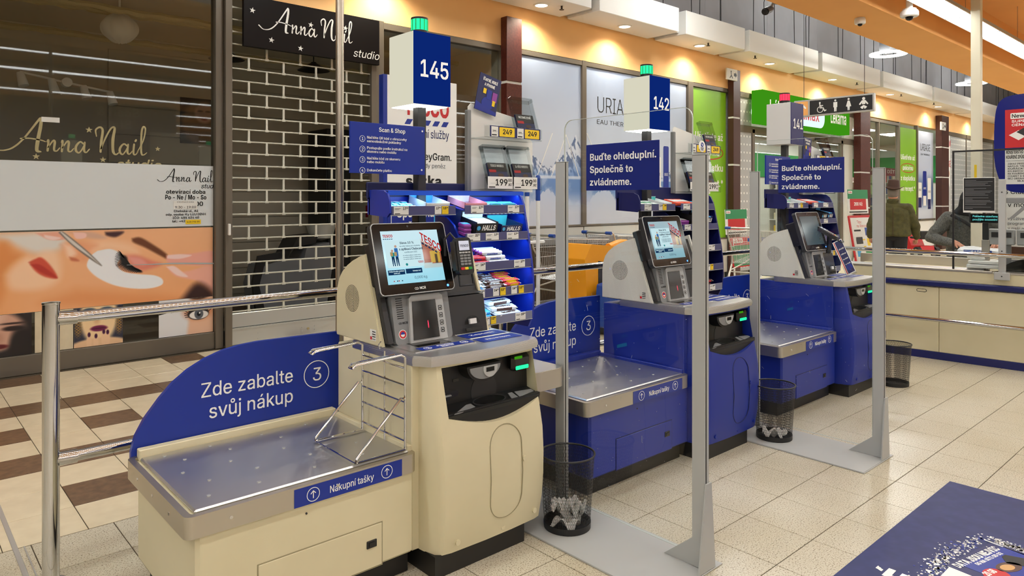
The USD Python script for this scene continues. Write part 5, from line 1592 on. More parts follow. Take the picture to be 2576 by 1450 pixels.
for nm, body, band, tx, x0, lab, grp in (('chocolate_bar', 'pack_white', 'pack_blue', 'WINNER', 2.355, 'white and blue chocolate bar on the fourth lit shelf, left pile', 'white and blue chocolate bars, lit rack'),
                                  ('chocolate_bar', 'pack_brown', 'pack_white', 'BAR', 2.49, 'brown chocolate bar with white lettering on the fourth lit shelf, middle pile', 'brown chocolate bars, lit rack'),
                                  ('chocolate_bar', 'pack_red', 'yellow', 'CRUNCH', 2.61, 'red and yellow chocolate bar on the fourth lit shelf, right pile', 'red chocolate bars, lit rack')):
    goods(nm, lab, 'chocolate bar', grp, bar(body, band, tx, .115), [on(1, x0 + rn.uniform(-.008, .008), .008 + i * .036, .0, rn.uniform(-5, 5)) for i in range(6)] + [on(1, x0 + rn.uniform(-.01, .01), .02 + i * .036, .015, rn.uniform(-9, 9)) for i in range(5)] + [on(1, x0 + rn.uniform(-.02, .02), .04 + i * .036, .03, rn.uniform(-9, 9)) for i in range(4)])
goods('wafer_bar', 'white wafer chocolate bar on the lowest lit shelf', 'chocolate bar', 'white wafer bars, lowest lit shelf', bar('pack_white', 'pack_brown', 'bueno', .17, .05, .022), [on(0, 2.57 + rn.uniform(-.01, .01), .0 + i * .045, .001 + .0 * i, rn.uniform(-6, 6)) for i in range(3)] + [on(0, 2.555, .03 + i * .045, .024, rn.uniform(-8, 8)) for i in range(2)] + [on(0, 2.55, .06, .047, 5)])
goods('coconut_bar', 'light blue chocolate bar on the lowest lit shelf at left', 'chocolate bar', 'light blue bars, lowest lit shelf', bar('pack_blue', 'pack_white', None, .15, .034, .018), [on(0, 2.38 + rn.uniform(-.01, .01), .004 + i * .036, .001, rn.uniform(-5, 5)) for i in range(4)] + [on(0, 2.375, .02 + i * .036, .02, rn.uniform(-5, 5)) for i in range(3)])
goods('wafer_pack', 'red wafer pack behind the light blue bars on the lowest lit shelf', 'chocolate bar', 'red wafer packs, lowest lit shelf', bar('pack_red', 'pack_white', None, .12, .04, .02), [on(0, 2.39, .13, .02, 8), on(0, 2.42, .1, .045, -12)])
for q, (ox, where) in enumerate(((1.95, 'on the rack behind the lit blue self-checkout'), (3.98, 'on the rack behind the dark-screened self-checkout'))):
    S = lambda s: (s[0] + ox,) + s[1:]
    goods('gum_pack', 'green gum pack in the left tray ' + where, 'chewing gum', f'green gum packs, rack {q + 2}', flat_pack('pack_green', 'pack_white', None, .06, .06, .02), [(1.92 + ox + i * .065, 2.958 + j * .065, 1.502 + j * .014, SL, 0) for j in range(2) for i in range(3)])
    goods('open_carton', 'open white and teal carton in the tray ' + where, 'box', None, carton('pack_white', 'teal_pack', None, .1, .15, .04), [(2.17 + ox, 2.957, 1.502, SL, 0)])
    goods('sweets_bag', 'orange sweets bag on the top shelf ' + where, 'sweets', f'orange sweets bags, rack {q + 2}', flat_pack('pack_orange', 'pack_white', None, .1, .12, .025), [S(on(4, 2.34, .02)), S(on(4, 2.44, .02))])
    goods('gum_stick', 'blue gum pack, top shelf right end, ' + where, 'chewing gum', f'blue gum packs, rack {q + 2}', bar('pack_blue', 'navy', None, .1, .03, .016), [S(on(4, 2.62, .01 + i * .034)) for i in range(3)])
    goods('sweets_carton', 'dark blue menthol sweets carton ' + where, 'box', None, carton('pack_navy', 'pack_blue', 'HALLS', .1, .13, .09, 'pack_blue'), [S(on(3, 2.60, .0, .002))])
    goods('sweets_carton', 'black menthol sweets carton ' + where, 'box', None, carton('black', 'pack_navy', 'HALLS', .1, .13, .09), [S(on(3, 2.48, .0, .002))])
    goods('candy_bag', 'crumpled purple candy bag ' + where, 'sweets', None, flat_pack('pack_purple', 'pack_white', None, .1, .1, .035), [S(on(3, 2.36, .03, .002))])
    goods('chocolate_bar', 'brown chocolate bar on the lowest shelf ' + where, 'chocolate bar', f'bars on the lowest shelf, rack {q + 2}', bar('pack_brown', 'pack_red', 'KIT', .1, .03, .02), [S(on(0, 2.36 + i * .11, .01 + j * .035, .001, rn.uniform(-15, 15))) for j in range(3) for i in range(3)] + [S(on(0, 2.42 + i * .09, .03, .022, rn.uniform(-40, 40))) for i in range(3)])

# ---- gift card racks above the sweets
def card_rack(ox, label, q):
    t = thing('card_rack', label, 'display rack', (ox, 3.125, 0))
    B().box(2.462, 2.488, -.02, .012, 1.6, 2.06, b=.004).build('post', 'grey_plastic', t)
    B().xz([(2.47, 1.60), (2.98, 1.60), (2.98, 1.9), (2.86, 2.04), (2.50, 2.10), (2.48, 2.08)], .0, .006).build('back_plate', 'white', t)
    for k, (z0, rows) in enumerate(((1.905, ((2.545, '249', 1), (2.74, '249', 1))), (1.615, ((2.52, '199', 0), (2.715, '199', 0))))):
        sh = B().box(2.50, 2.94, -.12, 0, z0 - .006, z0).build('shelf', 'clear_plastic', t, smooth=False)
        B().box(2.50, 2.94, -.123, -.119, z0 - .003, z0 + .066).build('label_holder', 'clear_plastic', sh, smooth=False)
        for x, txt, yel in rows:
            A = Art((0, -.1235, 0), (1, 0, 0), (0, 0, 1), sh)
            if yel:
                A.rect(x - .01, z0 + .002, .195, .062, 'navy', 0, name='price_tag')
                A.rect(x, z0 + .004, .05, .056, 'paper', 1, name='price_tag')
                A.rect(x + .06, z0 + .006, .115, .052, 'yellow', 1, r=.004, name='price_tag')
                A.text(txt, x + .155, z0 + .02, .028, 'ink', 700, 'r', layer=2)
                A.text('399,-', x + .045, z0 + .03, .01, 'ink', 600, 'r', layer=2)
                A.rect(x + .004, z0 + .01, .035, .006, 'ink', 2)
            else:
                A.rect(x, z0 + .002, .185, .068, 'paper', 0, name='price_tag')
                A.text(txt, x + .145, z0 + .02, .036, 'ink', 700, 'r', layer=1)
                A.text('00', x + .15, z0 + .042, .016, 'ink', 600, layer=1)
                A.text('.Kč', x + .148, z0 + .018, .014, 'ink', 600, layer=1)
                A.rect(x + .008, z0 + .008, .045, .006, 'ink', 1)
            A.done()
    tilt = np.array([0, .32, .947])
    for (x, z, s, lab, big) in ((2.755, 1.925, 'NEOMEZENĚ', 'upper right', 1), (2.54, 1.635, 'TESCO MOBILE', 'lower left', 0), (2.73, 1.635, '2x VÍCE KREDITU', 'lower right', 0)):
        h = thing('card_holder', f'clear tilted card holder at {lab} of the card rack ' + q, 'holder', (ox + x, 3.03, z))
        n = np.cross((1, 0, 0), tilt)
        w, H = .17, .235
        B().prism(sbox(0, 0, w, H), .0025, n * .03, (1, 0, 0), tilt).build('front', 'clear_plastic', h, smooth=False)
        B().prism(sbox(0, 0, w, H), .0025, (0, 0, 0), (1, 0, 0), tilt).build('rear', 'clear_plastic', h, smooth=False)
        for e in (0, w - .0025):
            B().prism(sbox(e, 0, e + .0025, H), .03, (0, 0, 0), (1, 0, 0), tilt).build('side', 'clear_plastic', h, smooth=False)
        B().prism(rrect(-.004, H - .022, w + .008, .024, .008), .036, -n * .003, (1, 0, 0), tilt).build('clip_rail', 'clear_plastic', h, smooth=False)
        c = thing('sim_card_pack', 'dark card pack in the ' + lab + ' holder of the rack ' + q, 'card', (ox + x, 3.03, z))
        B().prism(rrect(.015, .012, .14, .118, .004), .012, n * .008, (1, 0, 0), tilt).build('pack', 'pack_navy', c)
        A = Art(n * .02, (1, 0, 0), tilt, c)
        A.rect(.015, .078, .14, .052, 'charcoal', 0)
        A.text(s, .085, .105, .014, 'white', 650, 'c', fit=.1)
        A.rect(.02, .072, .05, .016, 'red', 1)
        A.shape(affinity.scale(Point(.1, .055).buffer(.018), 1.2, .6), 'pack_brown', 1)
        A.done()
    return t
card_rack(0., 'white card rack with clear holders and price labels above the lit sweets rack', 'over the lit sweets rack')
card_rack(1.95, 'card rack with clear holders half hidden behind the post of the nearer clear screen', 'behind the nearer screen post')
card_rack(3.98, 'card rack with clear holders behind the farther blue courtesy sign', 'behind the farther courtesy sign')
def top_card(x, y, z, label, r=-13):
    t = thing('promo_card', label, 'card', (x, y, z))
    T = trimesh.transformations.rotation_matrix(math.radians(r), (0, 1, 0))
    u, v = T[:3, :3] @ (1, 0, 0), T[:3, :3] @ (0, 0, 1)
    B().prism(sbox(0, 0, .16, .215), .004, (0, 0, 0), u, v).build('card', 'pack_navy', t)
    A = Art(np.cross(u, v) * .004, u, v, t)
    A.text('ŠŤASTNÉ, VESELÉ', .08, .178, .017, 'white', 800, 'c', fit=.11)
    A.text('A VÝHODNÉ', .08, .15, .017, 'white', 800, 'c', fit=.078)
    A.rect(.07, .08, .035, .055, 'blue_bright', 1), A.rect(.112, .075, .035, .055, 'pack_purple', 1)
    A.rect(.04, .105, .022, .03, 'yellow', 2), A.rect(.118, .05, .02, .032, 'yellow', 2)
    A.shape(affinity.scale(Point(.085, .055).buffer(.04), 1.1, .9), 'blue_bright', 0)
    A.shape(Polygon([(0, 0), (.16, 0), (.16, .02), (.08, .03), (0, .05)]), 'blue', 1)
    A.done()
top_card(2.50, 3.10, 2.07, 'small navy promotion card stuck tilted on the card rack over the lit sweets rack', 13)
top_card(6.42, 3.09, 1.93, 'small navy promotion card above the farther courtesy sign', 6)
def wobbler(x, y, z, label):
    t = thing('round_wobbler', label, 'sign', (x, y, z))
    B().prism(Point(0, 0).buffer(.042), .003, (0, 0, 0), (1, 0, 0), (0, 0, 1)).build('disc', 'white', t)
    A = Art((0, -.003, 0), (1, 0, 0), (0, 0, 1), t)
    A.circ(0, .012, .017, 'blue_bright', 0)
    A.shape(affinity.rotate(affinity.scale(Point(0, .012).buffer(.01), .5, 1), 35), 'white', 1)
    A.text('TESCO', 0, -.018, .009, 'navy', 700, 'c'), A.text('mobile', 0, -.03, .008, 'navy', 500, 'c')
    A.done()
    B().tube([(-.01, .004, 0), (-.08, .03, .1), (-.14, .05, .12)], .003, 5).build('strip', 'clear_plastic', t)
wobbler(4.62, 3.0, 1.955, 'round white wobbler with blue badge just above the nearer screen post')
wobbler(6.62, 3.05, 1.9, 'round white wobbler just above the farther courtesy sign')

# ---- clear screens on floor plates
def clear_screen(ox, label, q):
    t = thing('clear_screen', label, 'screen', (ox, 0, 0))
    B().box(2.255, 2.685, 1.642, 3.0, 0, .006, b=.002).build('floor_plate', 'grey_post', t)
    B().box(2.255, 2.56, 1.646, 3.0, .006, .0085, b=.001).build('cover_plate', 'grey_post', t)
    for y in (1.69, 2.50):
        p = B().box(2.572, 2.605, y - .034, y + .03, .008, 1.745, b=.003).build('post', 'grey_post', t)
        B().box(2.5785, 2.5835, y - .0355, y - .033, .01, 1.744).build('slot', 'rubber', p)
        B().box(2.571, 2.606, y - .035, y + .031, 1.745, 1.748, b=.001).build('cap', 'grey_light', p)
    B().xz([(2.515, .008), (2.635, .008), (2.607, .37), (2.568, .37)], 1.645, 1.652).build('gusset', 'grey_post', t)
    B().yz([(1.652, .008), (1.86, .008), (1.70, .14), (1.652, .37)], 2.571, 2.5745).build('gusset', 'grey_post', t)
    g = rrect(1.725, .05, .755, 1.905, .05)
    B().yz(g, 2.586, 2.592).build('pane', 'screen_glass', t, smooth=False)
    B().yz(g.difference(g.buffer(-.002)), 2.5855, 2.5925).build('pane_edge', 'glass_edge', t, smooth=False)
    rd = random.Random(int(ox * 10) + 3)
    du = B()
    for k in range(110):
        y_, z_ = 1.74 + rd.random() * .72, .1 + rd.random() ** 1.4 * 1.2
        if rd.random() < .12:
            a = rd.uniform(-1, 1)
            L = rd.uniform(.008, .03)
            du.yz(LineString([(y_, z_), (y_ + L * math.sin(a), z_ + L * math.cos(a))]).buffer(.0006), 2.5855, 2.586)
        else:
            du.yz(Point(y_, z_).buffer(rd.uniform(.0006, .0017), quad_segs=2), 2.5855, 2.586)
    tag(du.build('dust_specks', 'grey_light', t, smooth=False), kind='stuff')
    s = thing('courtesy_sign', 'blue courtesy sign with three lines of white lettering on the ' + q + ' clear screen', 'sign', (ox, 0, 0))
    B().box(2.5765, 2.5795, 1.89, 2.323, 1.6, 1.822, b=.001).build('board', 'blue_sign', s)
    A = Art((2.5765, 2.323, 0), (0, -1, 0), (0, 0, 1), s)
    for k, l in enumerate(('Buďte ohleduplní.', 'Společně to', 'zvládneme.')):
        A.text(l, .024, 1.744 - k * .06, .0335, 'white', 700)
    A.done()
clear_screen(0., 'clear upright screen with grey posts and floor plate beside the cream self-checkout', 'nearer')
clear_screen(1.905, 'clear upright screen with grey posts and floor plate, the farther one', 'farther')

# ---- wire mesh bins with crumpled receipts
def bin_mesh(t):
    h, r0, r1 = .345, .108, .13
    B().lathe([(0, .004), (r0, .004), (r0 + .002, .03), (r0 + .004, .03), (r0 + .003, 0), (0, 0)], n=40).build('base', 'black', t)
    B().tube([(r1 * math.cos(a), r1 * math.sin(a), h) for a in np.linspace(0, 2 * math.pi, 48, endpoint=False)], .005, 8, closed=True).build('rim', 'black', t)
    n, V, F = 150, [], []
    for d in (1, -1):
        for k in range(n):
            for i in range(13):
                z = .028 + (h - .028) * i / 12
                r = r0 + (r1 - r0) * z / h
                a = 2 * math.pi * k / n + d * i * .034
                e = .0105
                for da in (-.5, .5):
                    V.append(((r) * math.cos(a + da * e), r * math.sin(a + da * e), z))
            o = len(V) - 26
            for i in range(12):
                q = o + i * 2
                F += [[q, q + 1, q + 3], [q, q + 3, q + 2]]
    tag(obj('wire_mesh', (np.array(V), np.array(F)), 'black', t, smooth=False), kind='stuff')
b0 = thing('waste_bin', 'black wire mesh waste bin on the nearer grey floor plate', 'bin', (2.44, 2.32, .009))
bin_mesh(b0)
dup(b0, (4.345, 2.28, .009), 0, 'black wire mesh waste bin on the farther grey floor plate')
dup(b0, (6.36, 2.27, 0), 0, 'black wire mesh waste bin on the tiled floor by the farthest self-checkout')
def crumpled(x, y, z, w, d, h, seed, label, rz):
    n = 15
    gx, gy = np.meshgrid(np.linspace(-1, 1, n), np.linspace(-1, 1, n))
    P_ = np.stack([gx * .8, gy * .8, gx * 0 + seed], -1)
    f = meshkit.fbm(P_, 4, seed) - .5
    f2 = meshkit.fbm(P_ + 9, 4, seed + 5) - .5
    V = np.stack([gx * w / 2 * (1 + f2 * .5), gy * d / 2 * (1 + f * .5), h * (.5 + 1.2 * np.abs(f) + .5 * np.sin(gx * 5 + seed) * np.cos(gy * 4 + seed))], -1).reshape(-1, 3)
    V[:, 2] -= V[:, 2].min()
    T = trimesh.transformations.rotation_matrix(math.radians(rz), (0, 0, 1))
    V = V @ T[:3, :3].T + (x, y, z)
    i = (np.arange(n - 1)[:, None] * n + np.arange(n - 1)[None]).ravel()
    F = np.vstack([np.c_[i, i + 1, i + n + 1], np.c_[i, i + n + 1, i + n]])
    lower = V - (0, 0, .0012)
    Fa = np.vstack([F, F[:, ::-1] + n * n])
    tag(obj('crumpled_receipt', (np.vstack([V, lower]), Fa), 'paper'), label, 'paper')
for k, (dx, dy, z, w, d, h, rz) in enumerate(((-.02, -.02, .02, .13, .11, .05, 20), (.03, .03, .05, .1, .12, .06, 70), (-.03, .03, .085, .07, .09, .05, 130), (.02, -.04, .06, .09, .06, .08, 10))):
    crumpled(2.44 + dx, 2.32 + dy, z, w, d, h, 3 + k, ['wide crumpled white receipt at the bottom of the nearer mesh bin', 'crumpled white receipt leaning in the nearer mesh bin', 'small crumpled white receipt on top of the pile in the nearer bin', 'folded upright white receipt at the front of the nearer bin'][k], rz)
for k, (dx, dy, z, w, d, h, rz) in enumerate(((-.03, 0, .02, .1, .12, .05, 40), (.03, -.02, .02, .1, .06, .04, 100))):
    crumpled(4.345 + dx, 2.28 + dy, z, w, d, h, 13 + k, ['crumpled printed receipt at the left in the farther mesh bin', 'twisted white receipt at the right in the farther mesh bin'][k], rz)

# ---- chrome rails and pole
ra = thing('guard_rail', 'chrome guard rail of two tubes on a thick post at the left image edge', 'rail', (0, 0, 0))
B().cyl((.525, 3.36, 0), (.525, 3.36, 1.135), .031, 28).lathe([(.031, 1.135), (.033, 1.137), (.033, 1.143), (0, 1.145)], (.525, 3.36, 0), 28).build('post', 'chrome', ra, smooth=40)
for z in (1.075, .505):
    B().cyl((.54, 3.36, z), (1.80, 3.36, z), .0235, 20).build('tube', 'chrome', ra, smooth=40)
    B().cyl((.55, 3.36, z), (.615, 3.36, z), .029, 20).build('collar', 'chrome', ra, smooth=40)
B().cyl((.525, 3.36, 0), (.525, 3.36, .012), .06, 24).build('foot', 'chrome', ra, smooth=40)
po = thing('steel_pole', 'tall thin steel pole from floor to ceiling left of the cream self-checkout', 'pole', (1.83, 3.40, 0))
B().cyl((0, 0, 0), (0, 0, 3.668), .0215, 20).build('tube', 'steel_pole', po, smooth=40)
B().cyl((0, 0, 0), (0, 0, .012), .055, 20).build('foot', 'steel_pole', po)
rb = thing('guard_rail', 'chrome guard rail running behind the blue self-checkouts', 'rail', (0, 0, 0))
for z in (1.075, .505):
    B().cyl((2.98, 3.40, z), (7.0, 3.40, z), .0235, 20).build('tube', 'chrome', rb, smooth=40)
for x in (2.98, 4.98, 6.98):
    B().cyl((x, 3.40, 0), (x, 3.40, 1.12), .028, 20).build('post', 'chrome', rb, smooth=40)

# ---------------------------------------------------------------- board, trolleys and cleaning cart behind the tills
fb = thing('service_board', 'tall white and blue service board behind the lit sweets rack', 'sign', (2.81, 4.5, 0))
B().box(-.035, 0, 0, .06, 0, 2.48, b=.002).build('side_face', 'blue_bright', fb)
B().box(0, .645, 0, .06, 1.62, 2.48, b=.003).build('upper_panel', 'white', fb)
B().box(0, .645, 0, .06, 0, 1.62, b=.003).build('lower_panel', 'blue', fb)
A = Art((0, 0, 0), (1, 0, 0), (0, 0, 1), fb)
A.text('TESCO', .355, 2.195, .13, 'red', 800, 'c', fit=.42)
for k in range(5):
    A.shape(Polygon([(.15 + k * .085, 2.125), (.2 + k * .085, 2.125), (.225 + k * .085, 2.165), (.175 + k * .085, 2.165)]), 'blue_bright')
A.text('Finanční služby', .355, 2.03, .065, 'navy', 400, 'c', fit=.42)
A.text('MoneyGram.', .59, 1.86, .055, 'ink', 550, 'r', fit=.4)
A.text('převody peněz', .53, 1.8, .034, 'grey_ink', 400, 'r')
A.text('sazka', .49, 1.655, .085, 'ink', 850, 'r', fit=.33)
A.shape(sbox(.03, .3, .62, 1.56).difference(sbox(.036, .306, .614, 1.554)), 'white', 1)
A.text('Spojte nákup', .08, 1.42, .075, 'white', 700, fit=.48)
A.text('s něčím navíc', .08, 1.31, .075, 'white', 700, fit=.46)
A.rect(.42, 1.08, .22, .4, 'pack_blue', 2, name='leaflet')
A.text('NEZAPOMEŇTE NA KUPÓN', .53, 1.4, .018, 'white', 700, 'c', layer=3, fit=.2)
A.text('PRŮKAZ ŽIDLE A ZNÁMKY', .53, 1.37, .018, 'white', 700, 'c', layer=3, fit=.2)
A.rect(.45, 1.2, .09, .1, 'trolley_blue', 3, name='leaflet'), A.rect(.55, 1.16, .07, .1, 'pack_white', 3, name='leaflet'), A.circ(.585, 1.21, .022, 'yellow', 4, name='leaflet'), A.circ(.51, 1.12, .03, 'red', 4, name='leaflet')
A.done()

def trolley(loc, rz, label, src=None):
    if src is not None:
        return dup(src, loc, rz, label)
    t = thing('shopping_trolley', label, 'shopping trolley', loc, rz)
    # local: handle at x = 0, basket towards +x, width along y
    W, L = .5, .86
    fr = B()
    for s in (-1, 1):
        fr.tube(spline([(-.06, s * .22, 1.11), (.0, s * .25, 1.09), (.06, s * .25, .92), (.16, s * .25, .78), (.19, s * .25, .6), (.1, s * .25, .42), (.02, s * .25, .26), (.04, s * .25, .15)], 5), .0125, 8)
        fr.tube([(.06, s * .25, .2), (.9, s * .17, .2)], .012, 8)
        fr.tube([(.12, s * .25, .44), (.5, s * .2, .52), (.85, s * .16, .62)], .01, 8)
    fr.tube([(.1, -.25, .42), (.1, .25, .42)], .01, 8)
    fr.build('frame', 'trolley_wire', t, smooth=40)
    B().cyl((-.06, -.2, 1.11), (-.06, .2, 1.11), .016, 14).build('handle_bar', 'trolley_wire', t)
    for s in (-1, 1):
        B().cyl((-.06, s * .17, 1.11), (-.06, s * .26, 1.11), .022, 14).build('handle_grip', 'trolley_blue', t)
    def wall(p00, p10, p11, p01, nu, nv, r=.0022):
        b = B()
        p00, p10, p11, p01 = map(np.array, (p00, p10, p11, p01))
        for i in range(nu + 1):
            u = i / nu
            b.cyl(p00 + (p10 - p00) * u, p01 + (p11 - p01) * u, r, 4)
        for j in range(nv + 1):
            v = j / nv
            b.cyl(p00 + (p01 - p00) * v, p10 + (p11 - p10) * v, r * 1.5, 5)
        return b
    zt0, zt1, zb0, zb1 = 1.07, 1.03, .55, .66
    for s in (-1, 1):
        tag(wall((.1, s * .24, zb0), (.92, s * .17, zb1), (.98, s * .19, zt1), (.06, s * .26, zt0), 30, 4).build('side_wires', 'trolley_wire', t, smooth=False), kind='stuff')
    tag(wall((.1, -.24, zb0), (.1, .24, zb0), (.92, .17, zb1), (.92, -.17, zb1), 16, 6).build('floor_wires', 'trolley_wire', t, smooth=False), kind='stuff')
    tag(wall((.92, -.17, zb1), (.92, .17, zb1), (.98, .19, zt1), (.98, -.19, zt1), 12, 3).build('front_wires', 'trolley_wire', t, smooth=False), kind='stuff')
    tag(wall((.1, -.24, zb0), (.1, .24, zb0), (.06, .26, zt0), (.06, -.26, zt0), 14, 3).build('rear_wires', 'trolley_wire', t, smooth=False), kind='stuff')
    B().tube([(.06, -.26, zt0), (.98, -.19, zt1), (.98, .19, zt1), (.06, .26, zt0)], .006, 8, closed=True).build('basket_rim', 'trolley_wire', t)
    B().box(.7, 1.02, -.215, -.195, .86, .92, b=.006).box(.7, 1.02, .195, .215, .86, .92, b=.006).box(1.0, 1.02, -.2, .2, .86, .92, b=.006).build('bumper', 'trolley_blue', t)
    for x_, s in ((.05, 1), (.05, -1), (.88, .68), (.88, -.68)):
        B().cyl((x_, s * .25 - .012, .065), (x_, s * .25 + .012, .065), .062, 18).box(x_ - .02, x_ + .02, s * .25 - .018, s * .25 + .018, .08, .2, b=.004).build('wheel', 'charcoal', t)
    return t
tr = trolley((6.15, 6.25, 0), -2, 'shopping trolley nearest the cleaning cart, in the row by the shop window')
trolley((7.2, 6.25, 0), -2, 'shopping trolley with blue bumper right behind the nearer screen post', tr)
trolley((8.3, 6.1, 0), 0, 'shopping trolley half hidden behind the lit blue self-checkout display', tr)
trolley((9.9, 5.7, 0), 8, 'shopping trolley with a round wheelchair badge left of the farthest self-checkout', tr)
bg = thing('wheelchair_badge', 'round blue wheelchair badge on the trolley beside the green poster', 'badge', (10.25, 5.43, .9))
B().cyl((0, 0, 0), (0, -.012, 0), .075, 28).build('disc', 'blue_bright', bg)
A = Art((0, -.0125, 0), (1, 0, 0), (0, 0, 1), bg)
A.circ(0, 0, .07, 'white', 0, r2=.064), A.circ(-.004, -.015, .03, 'white', 0, r2=.022), A.circ(-.01, .045, .01, 'white')
A.shape(LineString([(-.008, .032), (-.004, .0), (.025, 0), (.038, -.03), (.05, -.025)]).buffer(.006), 'white')
A.done()
ys = thing('toddler_trolley_shell', 'yellow plastic shell with seat behind the trolleys by the shop window', 'trolley seat', (6.5, 5.69, .15))
B().xz(Polygon([(-.35, .0), (.5, .0), (.62, .3), (.5, .62), (.2, .8), (-.3, .85), (-.4, .7)]).buffer(.03), -.2, .2).build('shell', 'yellow_plastic', ys)
B().xz(Polygon([(-.2, .1), (.25, .1), (.3, .6), (-.2, .68)]), -.205, .205).build('seat_well', 'charcoal', ys)
B().tube(spline([(.1, -.1, .82), (.4, -.1, .86), (.75, -.1, .72), (.95, -.1, .5)], 6), .05, 10).build('roof_bar', 'yellow_plastic', ys)
bl = thing('blue_crate_trolley', 'blue plastic trolley body low behind the nearer blue back panel', 'trolley', (6.5, 5.2, 0))
B().xz(Polygon([(-.35, .12), (.4, .12), (.5, .5), (.3, .62), (-.3, .55)]).buffer(.03), -.2, .2).build('body', 'trolley_blue', bl)
for x_ in (-.25, .3):
    B().cyl((x_, -.22, .07), (x_, .22, .07), .07, 18).build('wheel', 'charcoal', bl)

# mesh-sided grey bench box under the shop window
mb = thing('mesh_planter', 'long grey planter box with brown expanded mesh sides under the mountain poster', 'planter', (0, 6.75, 0))
B().box(6.35, 8.6, -.02, .5, .93, 1.02, b=.01).build('top_rail', 'grey_plastic', mb)
B().box(6.35, 8.6, -.01, .48, 0, .2, b=.01).build('plinth', 'grey_plastic', mb)
B().box(6.4, 8.55, .03, .45, .2, .93).build('core', 'shop_floor', mb)
ms = B()
for k in range(72):
    x = 6.38 + k * .03
    for j in range(6):
        s = .007 if (j % 2) else -.007
        ms.cyl((x + s, 0, .2 + j * .122), (x - s, 0, .2 + (j + 1) * .122), .0045, 4)
tag(ms.build('expanded_mesh', 'bronze_frame', mb, smooth=False), kind='stuff')

cc = thing('cleaning_cart', 'white framed cleaning cart with an open black bag beside the lit sweets rack', 'cart', (3.95, 4.42, 0))
B().tube([(-.2, .18, .1), (-.2, .18, 1.2)], .014, 8).tube([(.22, .18, .1), (.22, .18, 1.2)], .014, 8).tube([(-.2, -.18, 1.2), (.22, -.18, 1.2), (.22, .18, 1.2), (-.2, .18, 1.2)], .014, 8, closed=True).build('frame', 'white', cc)
B().lathe([(.12, .3), (.16, .5), (.18, .9), (.19, 1.17), (.2, 1.21), (.18, 1.2), (.16, .9), (.1, .35)], n=20).build('bag', 'black', cc)
B().box(-.25, .27, -.22, .22, .08, .12, b=.01).build('base', 'grey_plastic', cc)
for x_ in (-.2, .22):
    B().cyl((x_, -.2, .05), (x_, .2, .05), .05, 14).build('wheel', 'charcoal', cc)
B().lathe([(.02, 0), (.05, .02), (.12, .05), (.15, .3), (.16, .31), (.13, .3), (.1, .08), (0, .04)], (.0, -.05, .12), 20).build('bucket', 'grey_light', cc)
for k, (x, y, zt, lab) in enumerate(((3.71, 3.95, 1.78, 'white mop pole with blue hanging grip, left of the two'), (3.855, 3.98, 1.745, 'white mop pole with blue hanging grip, right of the two'))):
    mp = thing('mop', lab, 'mop', (x, y, 0))
    B().cyl((0, 0, .06), (0, 0, zt - .2), .0155, 14).build('pole', 'white', mp)
    gp = B().lathe([(.016, zt - .2), (.019, zt - .195), (.018, zt - .16), (.0195, zt - .13), (.018, zt - .1), (.0195, zt - .07), (.018, zt - .04), (.019, zt - .015), (.012, zt), (0, zt)], n=16).build('grip', 'trolley_blue', mp)
    B().box(-.03, .03, -.16, .16, 0, .06, b=.01).build('head', 'grey_light', mp)

# pharmacy leaflet stands
def easel(loc, rz, label, big):
    t = thing('leaflet_stand', label, 'display stand', loc, rz)
    B().tube([(-.32, 0, 0), (-.26, .08, .9)], .015, 8).tube([(.32, 0, 0), (.26, .08, .9)], .015, 8).tube([(0, .4, 0), (0, .1, .9)], .015, 8).build('legs', 'white', t)
    v = np.array([0, .17, .985])
    fr = B().prism(rrect(-.36, 0, .72, .86 if big else .5, .02), .02, (0, .02, .42), (1, 0, 0), v).build('frame', 'red', t)
    A = Art(np.array([0, .02, .42]) - np.array([0, .985, -.17]) * .02, (1, 0, 0), v, t)
    if big:
        A.rect(-.32, .04, .64, .78, 'paper', 0, name='sheet')
        A.text('Tipy', -.05, .72, .05, 'red', 400, 'c'), A.text('na Vánoce', .02, .65, .05, 'red', 400, 'c')
        for k, (x, y, w, h, m) in enumerate(((-.26, .58, .22, .03, 'ink'), (.1, .5, .16, .14, 'trolley_blue'), (-.24, .36, .22, .12, 'charcoal'), (.12, .32, .1, .13, 'yellow'), (-.26, .14, .12, .14, 'pack_blue'), (-.16, .07, .1, .1, 'pack_purple'), (.02, .14, .22, .09, 'green_dark'), (-.02, .42, .08, .02, 'yellow'), (-.02, .3, .08, .02, 'yellow'), (.16, .1, .1, .02, 'yellow'))):
            A.rect(x, y, w, h, m, 1, r=.006)
    else:
        A.rect(-.34, .02, .68, .34, 'pack_green', 0, name='sheet')
        A.shape(rrect(-.26, .4, .3, .08, .03), 'white', 1)
        A.text('Dr.Max', -.11, .42, .05, 'red', 700, 'c', layer=2)
        A.text('Máme pro vás', -.28, .26, .04, 'white', 500), A.text('recept na', -.28, .2, .04, 'white', 500)
    A.done()
    hd = B().prism(sbox(-.34, 0, .34, .42), .012, (0, .17, 1.3 if big else .96), (1, 0, 0), (0, .05, .999)).build('header_card', 'paper', t)
    A = Art(np.array([0, .158, 1.3 if big else .96]), (1, 0, 0), (0, .05, .999), t)
    A.rect(-.34, .26, .68, .16, 'pack_green', 0, name='header_print'), A.rect(-.27, .07, .54, .19, 'red', 1, name='header_print')
    A.shape(rrect(-.32, .35, .14, .05, .015), 'white', 1), A.text('Dr.Max', -.25, .362, .025, 'red', 600, 'c', layer=2)
    if big:
        A.text('200 Kč', 0, .14, .06, 'white', 800, 'c', layer=2)
    A.rect(-.3, .02, .6, .02, 'ink', 1)
    A.done()
easel((10.85, 6.2, 0), 0, 'low red and green leaflet stand left of the pharmacy entrance', False)
